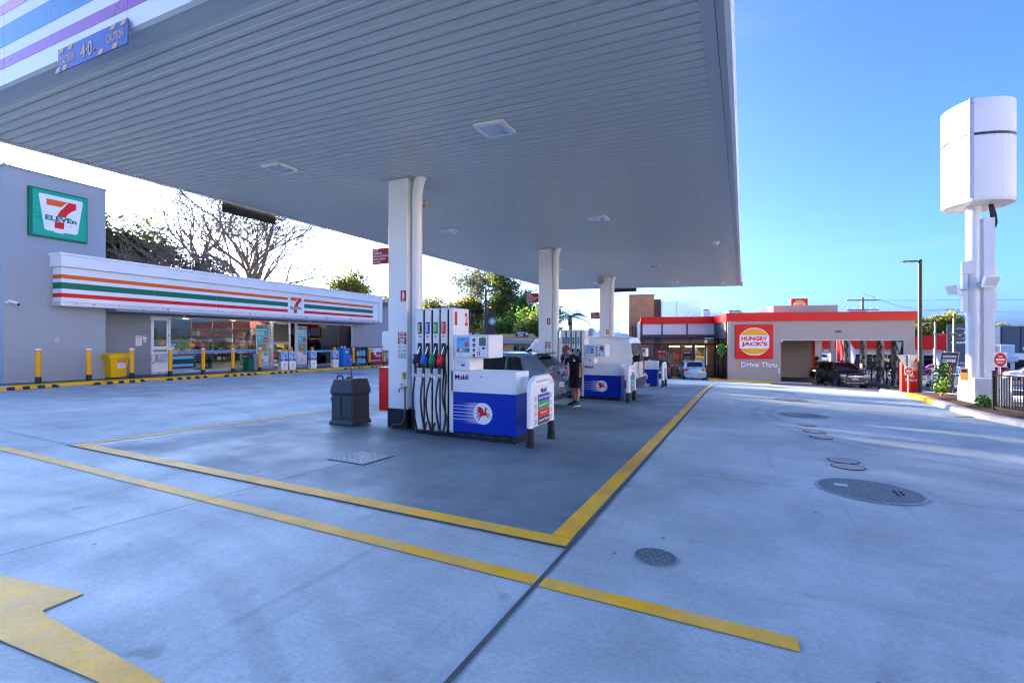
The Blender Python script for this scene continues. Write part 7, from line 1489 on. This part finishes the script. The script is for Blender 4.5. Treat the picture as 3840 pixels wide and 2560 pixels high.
for k, (p, q) in enumerate((((11.2, 61.5, 6.4), (19.6, 64.8, 4.7)), ((11.2, 61.5, 5.6), (60, 60, 6.2)), ((19.6, 64.8, 4.4), (70, 90, 6.0)), ((19.6, 64.8, 3.0), (70, 90, 4.4)), ((19.6, 64.8, 4.6), (-20, 90, 6)))):
    P = [Vector(p).lerp(Vector(q), i/12)-Vector((0, 0, 1.2*math.sin(math.pi*i/12)*.6)) for i in range(13)]; tag(MB().tube(P, .02, 4).build('overhead_wire', DARK), ['overhead wire between the roof pole and the green pole', 'highest overhead wire running right behind the pylon', 'middle overhead wire running right behind the pylon', 'lowest overhead wire running right behind the pylon', 'overhead wire running left behind the restaurant roof'][k], 'wire', 'overhead wires')
# metal roofed sheds behind the van
t = thing('metal_roof_shed', 'low shed with pale blue metal roof between the columns and restaurant', 'building', on(-14.5, 58), R(10)); RM = mat('metal_roof_pale', (.45, .52, .62), .35, metal=.3, var=.06)
MB().box(-5, 5, 0, 7, 0, 2.3).build('wall', CAFE, t); MB().add([(-5.4, -.5, 2.25), (5.4, -.5, 2.25), (5.4, 3.6, 3.5), (-5.4, 3.6, 3.5), (-5.4, 7.5, 2.25), (5.4, 7.5, 2.25)], [(0, 1, 2, 3), (3, 2, 5, 4)]).build('roof', RM, t, solid=.05)
for k in range(10): MB().bar((-5+k*1.1, -.5, 2.31), (-5+k*1.1, 3.55, 3.56), .05, .05).build('roof_rib', RM, t)
MB().lathe([(.5, 0), (.55, .9), (.2, 1.1), (.001, 1.12)], (-2.6, 2.0, 2.95), 14).build('vent_cowl', GALV, t, smooth=True); MB().box(2.4, 3.4, 1.2, 2.0, 2.8, 3.7).build('roof_unit', GALV, t); MB().add([(1.0, 2.6, 3.5), (2.2, 1.0, 3.3), (2.2, 1.4, 4.4), (1.0, 3.0, 4.8)], [(0, 1, 2, 3)]).build('solar_panel', mat('solar_blue', (.08, .14, .3), .2), t, solid=.04)
# dealerships beyond the road
GD = mat('dealer_grey', (.10, .11, .13), .35, var=.05); SILV = mat('dealer_silver', (.50, .52, .55), .3, metal=.5, var=.03)
def winged(t, fr, r):
    b = MB(); n = 28
    for i in range(n):
        a0, a1 = 2*math.pi*i/n, 2*math.pi*(i+1)/n
        b.prism([(r*math.cos(a0), r*.8*math.sin(a0)), (r*math.cos(a1), r*.8*math.sin(a1)), (r*.86*math.cos(a1), r*.68*math.sin(a1)), (r*.86*math.cos(a0), r*.68*math.sin(a0))], fr, .01, .06)
    b.prism([(-r*.86, r*.25), (-r*.5, r*.28), (0, -r*.18), (r*.5, r*.28), (r*.86, r*.25), (r*.5, r*.08), (0, -r*.38), (-r*.5, r*.08)], fr, .01, .06); b.build('winged_emblem', CHROME, t)
t = thing('car_dealership', 'grey glass car dealership with winged emblem at the right photo edge', 'building', on(40.0, 112), R(-14)); f = Fr((0, 0, 0), (1, 0, 0))
MB().box(0, 14, 0, 10, 0, 7.6).build('wall', GD, t); MB().box(-1.4, 0, -.2, 9, 0, 7.8).build('end_blade', SILV, t); MB().box(-4, 14, -3.5, -.01, 2.0, 3.0).build('awning', WHITEW, t)
for k in range(6): MB().box(.2+k*2.3, 2.4+k*2.3, -.05, -.01, .1, 1.9).build('window', CARGLASS, t); MB().box(.1+k*2.3, .18+k*2.3, -.06, -.005, 0, 7.5).build('panel_joint', BLACK, t)
MB().box(-8, -1.41, 3, 10, 0, 4.6).build('wing', mat('dealer_mid', (.22, .23, .25), .5), t); winged(t, f.sub(5.0, 6.0, .06), 1.6); text('mazda', PRINT, t, f, 3.4, .7, 4.4, 3.9, .08, .03)
t = thing('dealer_sign', 'dark dealer sign slab with winged emblem just left of the pylon pole', 'sign', on(22.5, 73.5), R(-20)); f = Fr((0, -.2, 0), (1, 0, 0)); MB().box(-.9, 1.3, -.2, .2, 0, 6.4).build('slab', GD, t, bevel=.03); winged(t, f.sub(.25, 5.3), .8); text('mazda', PRINT, t, f, 1.5, .32, .25, 4.3, .02, .03); text('Mount Gravatt', PRINT, t, f, 1.3, .22, .25, 1.9, .02)
t = thing('red_roof_dealer', 'white car showroom with red roof band right of the lamp post', 'building', on(17.5, 93), R(-8)); MB().box(-8, 9, 0, 9, 0, 3.6).build('wall', WHITEW, t); MB().box(-8.5, 10.5, -1.5, 9, 3.6, 5.6).build('red_band', RED, t)
for k in range(9): MB().box(-7.5+k*1.8, -6+k*1.8, -.05, -.01, .3, 2.7).build('window', CARGLASS, t); MB().box(-7.7+k*1.8, -7.55+k*1.8, -.08, -.005, 0, 3.5).build('column', GREYM, t)
t = thing('white_showroom', 'white showroom with red gable beside the green power pole', 'building', on(27.5, 96), R(-10)); MB().box(0, 8, 0, 8, 0, 4.4).build('wall', WHITEW, t); MB().box(-.3, 8.3, -.3, 8, 2.0, 2.8).build('canopy_band', WHITE, t); MB().box(-.2, 1.6, -.06, -.01, 2.9, 6.0).build('red_panel', RED, t); MB().box(1.8, 6.5, -.06, -.01, 3.0, 4.2).build('sign_panel', SILV, t); MB().box(.5, 7.5, -.05, -.01, .3, 1.8).build('window', CARGLASS, t)
t = thing('yard_office', 'white yard building with blue band seen through the drive-thru', 'building', on(9, 98), R(5)); MB().box(-6, 6, 0, 6, 0, 4.2).build('wall', WHITEW, t); MB().box(-6.1, 6.1, -.1, -.01, 2.6, 3.6).build('band', LBLUE, t); MB().box(-5, 5, -.06, -.02, .4, 2.0).build('window', CARGLASS, t)
FLAGR = mat('flag_red', (.60, .03, .03), .7); FLAGW = mat('flag_white', (.65, .66, .70), .7)
for k, (x, y, m, h, lab) in enumerate(((9.6, 66, FLAGR, 5.2, 'red and white feather flag seen through the drive-thru'), (10.9, 70, FLAGW, 4.0, 'white feather flag seen through the drive-thru, right of the red one'), (12.0, 74, FLAGW, 3.8, 'second white feather flag seen through the drive-thru'), (21.0, 76, FLAGW, 3.6, 'white feather flag in the yard left of the green pole'), (22.6, 78, FLAGW, 3.4, 'white feather flag in the yard nearest the dark dealer sign'))):
    t = thing('feather_flag', lab, 'flag', on(x, y), R(-25), 'feather flags in the car yards'); MB().cyl((0, 0, 0), (0, 0, h), .03, n=6).build('pole', GREYM, t)
    MB().grid(lambda u, v: (.03+(.75*math.sin(math.pi*min(1, .25+.7*v)))*u, .06*math.sin(u*5+v*4), h*(.25+.73*v)-.1*u), 6, 10).build('sail', m, t, smooth=60)
    if k == 0: MB().grid(lambda u, v: (.3+.6*u*(1-v*.6), .012+.06*math.sin(u*5+v*4), h*(.45+.5*v)), 4, 6).build('sail', FLAGW, t, smooth=60)
t = thing('coffee_banner', 'dark leaning coffee banner sign beside the road left of the pylon', 'banner', on(11.0, 37.5), R(-20)); f = Fr((0, -.03, 1.25), (1, 0, 0), (.12, .1, 1)); flat('frame', STEEL, t, f, rrect(.82, 2.5, .03), -.03, 0); flat('print', CBR, t, f, rect(.76, 2.42), .002, .006); text("ZARRAFFA'S", PRINT, t, f, .6, .14, 0, .98, .008, .02); text('COFFEE', PRINT, t, f, .6, .2, 0, .72, .008, .03); flat('print', DRED, t, f, circ(.2, 0, 0, 18), .007, .009); flat('print', CREAM, t, f, rect(.5, .5, 0, -.6), .007, .009)
for x in (-.3, .3): MB().bar((x, .4, 0), (x, 0, 1.2), .03, .03).build('leg', DARK, t)
# traffic barrier along the far road edge
t = thing('traffic_barrier', 'long pale road barrier with yellow blocks beyond the road', 'barrier', (0, 0, 0))
for k in range(22):
    a = Vector((15.2+.30*k, 56+.9*k)); q = on(a.x, a.y); o_ = Matrix.Translation(q) @ Matrix.Rotation(R(71.5), 4, 'Z'); MB().box(-.46, .46, -.2, .2, 0, .55, o_).build('block', KERB, t); MB().box(-.28, .28, -.14, .14, .56, .85, o_).build('yellow_cap', YEL if k % 2 else RUB, t)
lamp_post(on(31.5, 92), 8.6, R(0), 'far grey street lamp left of the grey dealership', 1.2, GREYM); lamp_post(on(18.4, 66), 6.2, R(0), 'far grey street lamp right of the restaurant', 1.0, GREYM)
t = thing('street_lamp', 'street lamp with long arm reaching right behind the pylon pole', 'street lamp', on(11.8, 27.2), R(10)); MB().cyl((0, 0, 0), (0, 0, 4.6), .1, .07, n=10).build('pole', GREYM, t, smooth=True); MB().tube([(0, 0, 4.5), (.9, 0, 4.62), (1.7, 0, 4.68)], .03, 8).build('arm', GREYM, t); MB().tube([(1.6, 0, 4.67), (1.9, 0, 4.70), (2.3, 0, 4.68)], [.03, .1, .04], 10).build('luminaire', DARK, t, smooth=True)

# cream shops across the road, outside the frame on the right: sunlit, they show in the shop glass and throw light back
CRM = mat('cream_shopfront', (.72, .66, .54), .8, var=.06, scale=.6)
for k, (y0, y1, h) in enumerate(((-34, -20, 7.0), (-19, -6, 8.5), (-5, 9, 7.5), (10, 22, 8.0), (23, 33, 6.5))):
    x = 26.5+.5*(k % 2); t = thing('shop_building', ['cream two storey shop across the road, far behind the camera', 'cream shop across the road behind the camera', 'cream shop across the road beside the camera', 'cream shop across the road right of the frame', 'low cream shop across the road right of the fence'][k], 'building', on(x, (y0+y1)/2), 0, 'cream shops across the road'); L_ = (y1-y0)/2
    MB().box(0, 9, -L_, L_, -.5, h).build('wall', CRM, t); MB().box(-.2, 9.2, -L_-.1, L_+.1, h, h+.3).build('parapet', WHITEW, t); MB().box(-2.2, -.01, -L_, L_, 2.9, 3.1).build('awning', WHITEW, t)
    for j in range(int(L_*2/2.6)):
        y = -L_+1.3+j*2.6; MB().box(-.03, -.005, y-.7, y+.7, .4, 2.5).build('window', CARGLASS, t); MB().box(-.03, -.005, y-.6, y+.6, 4.2, 5.6).build('window', CARGLASS, t)
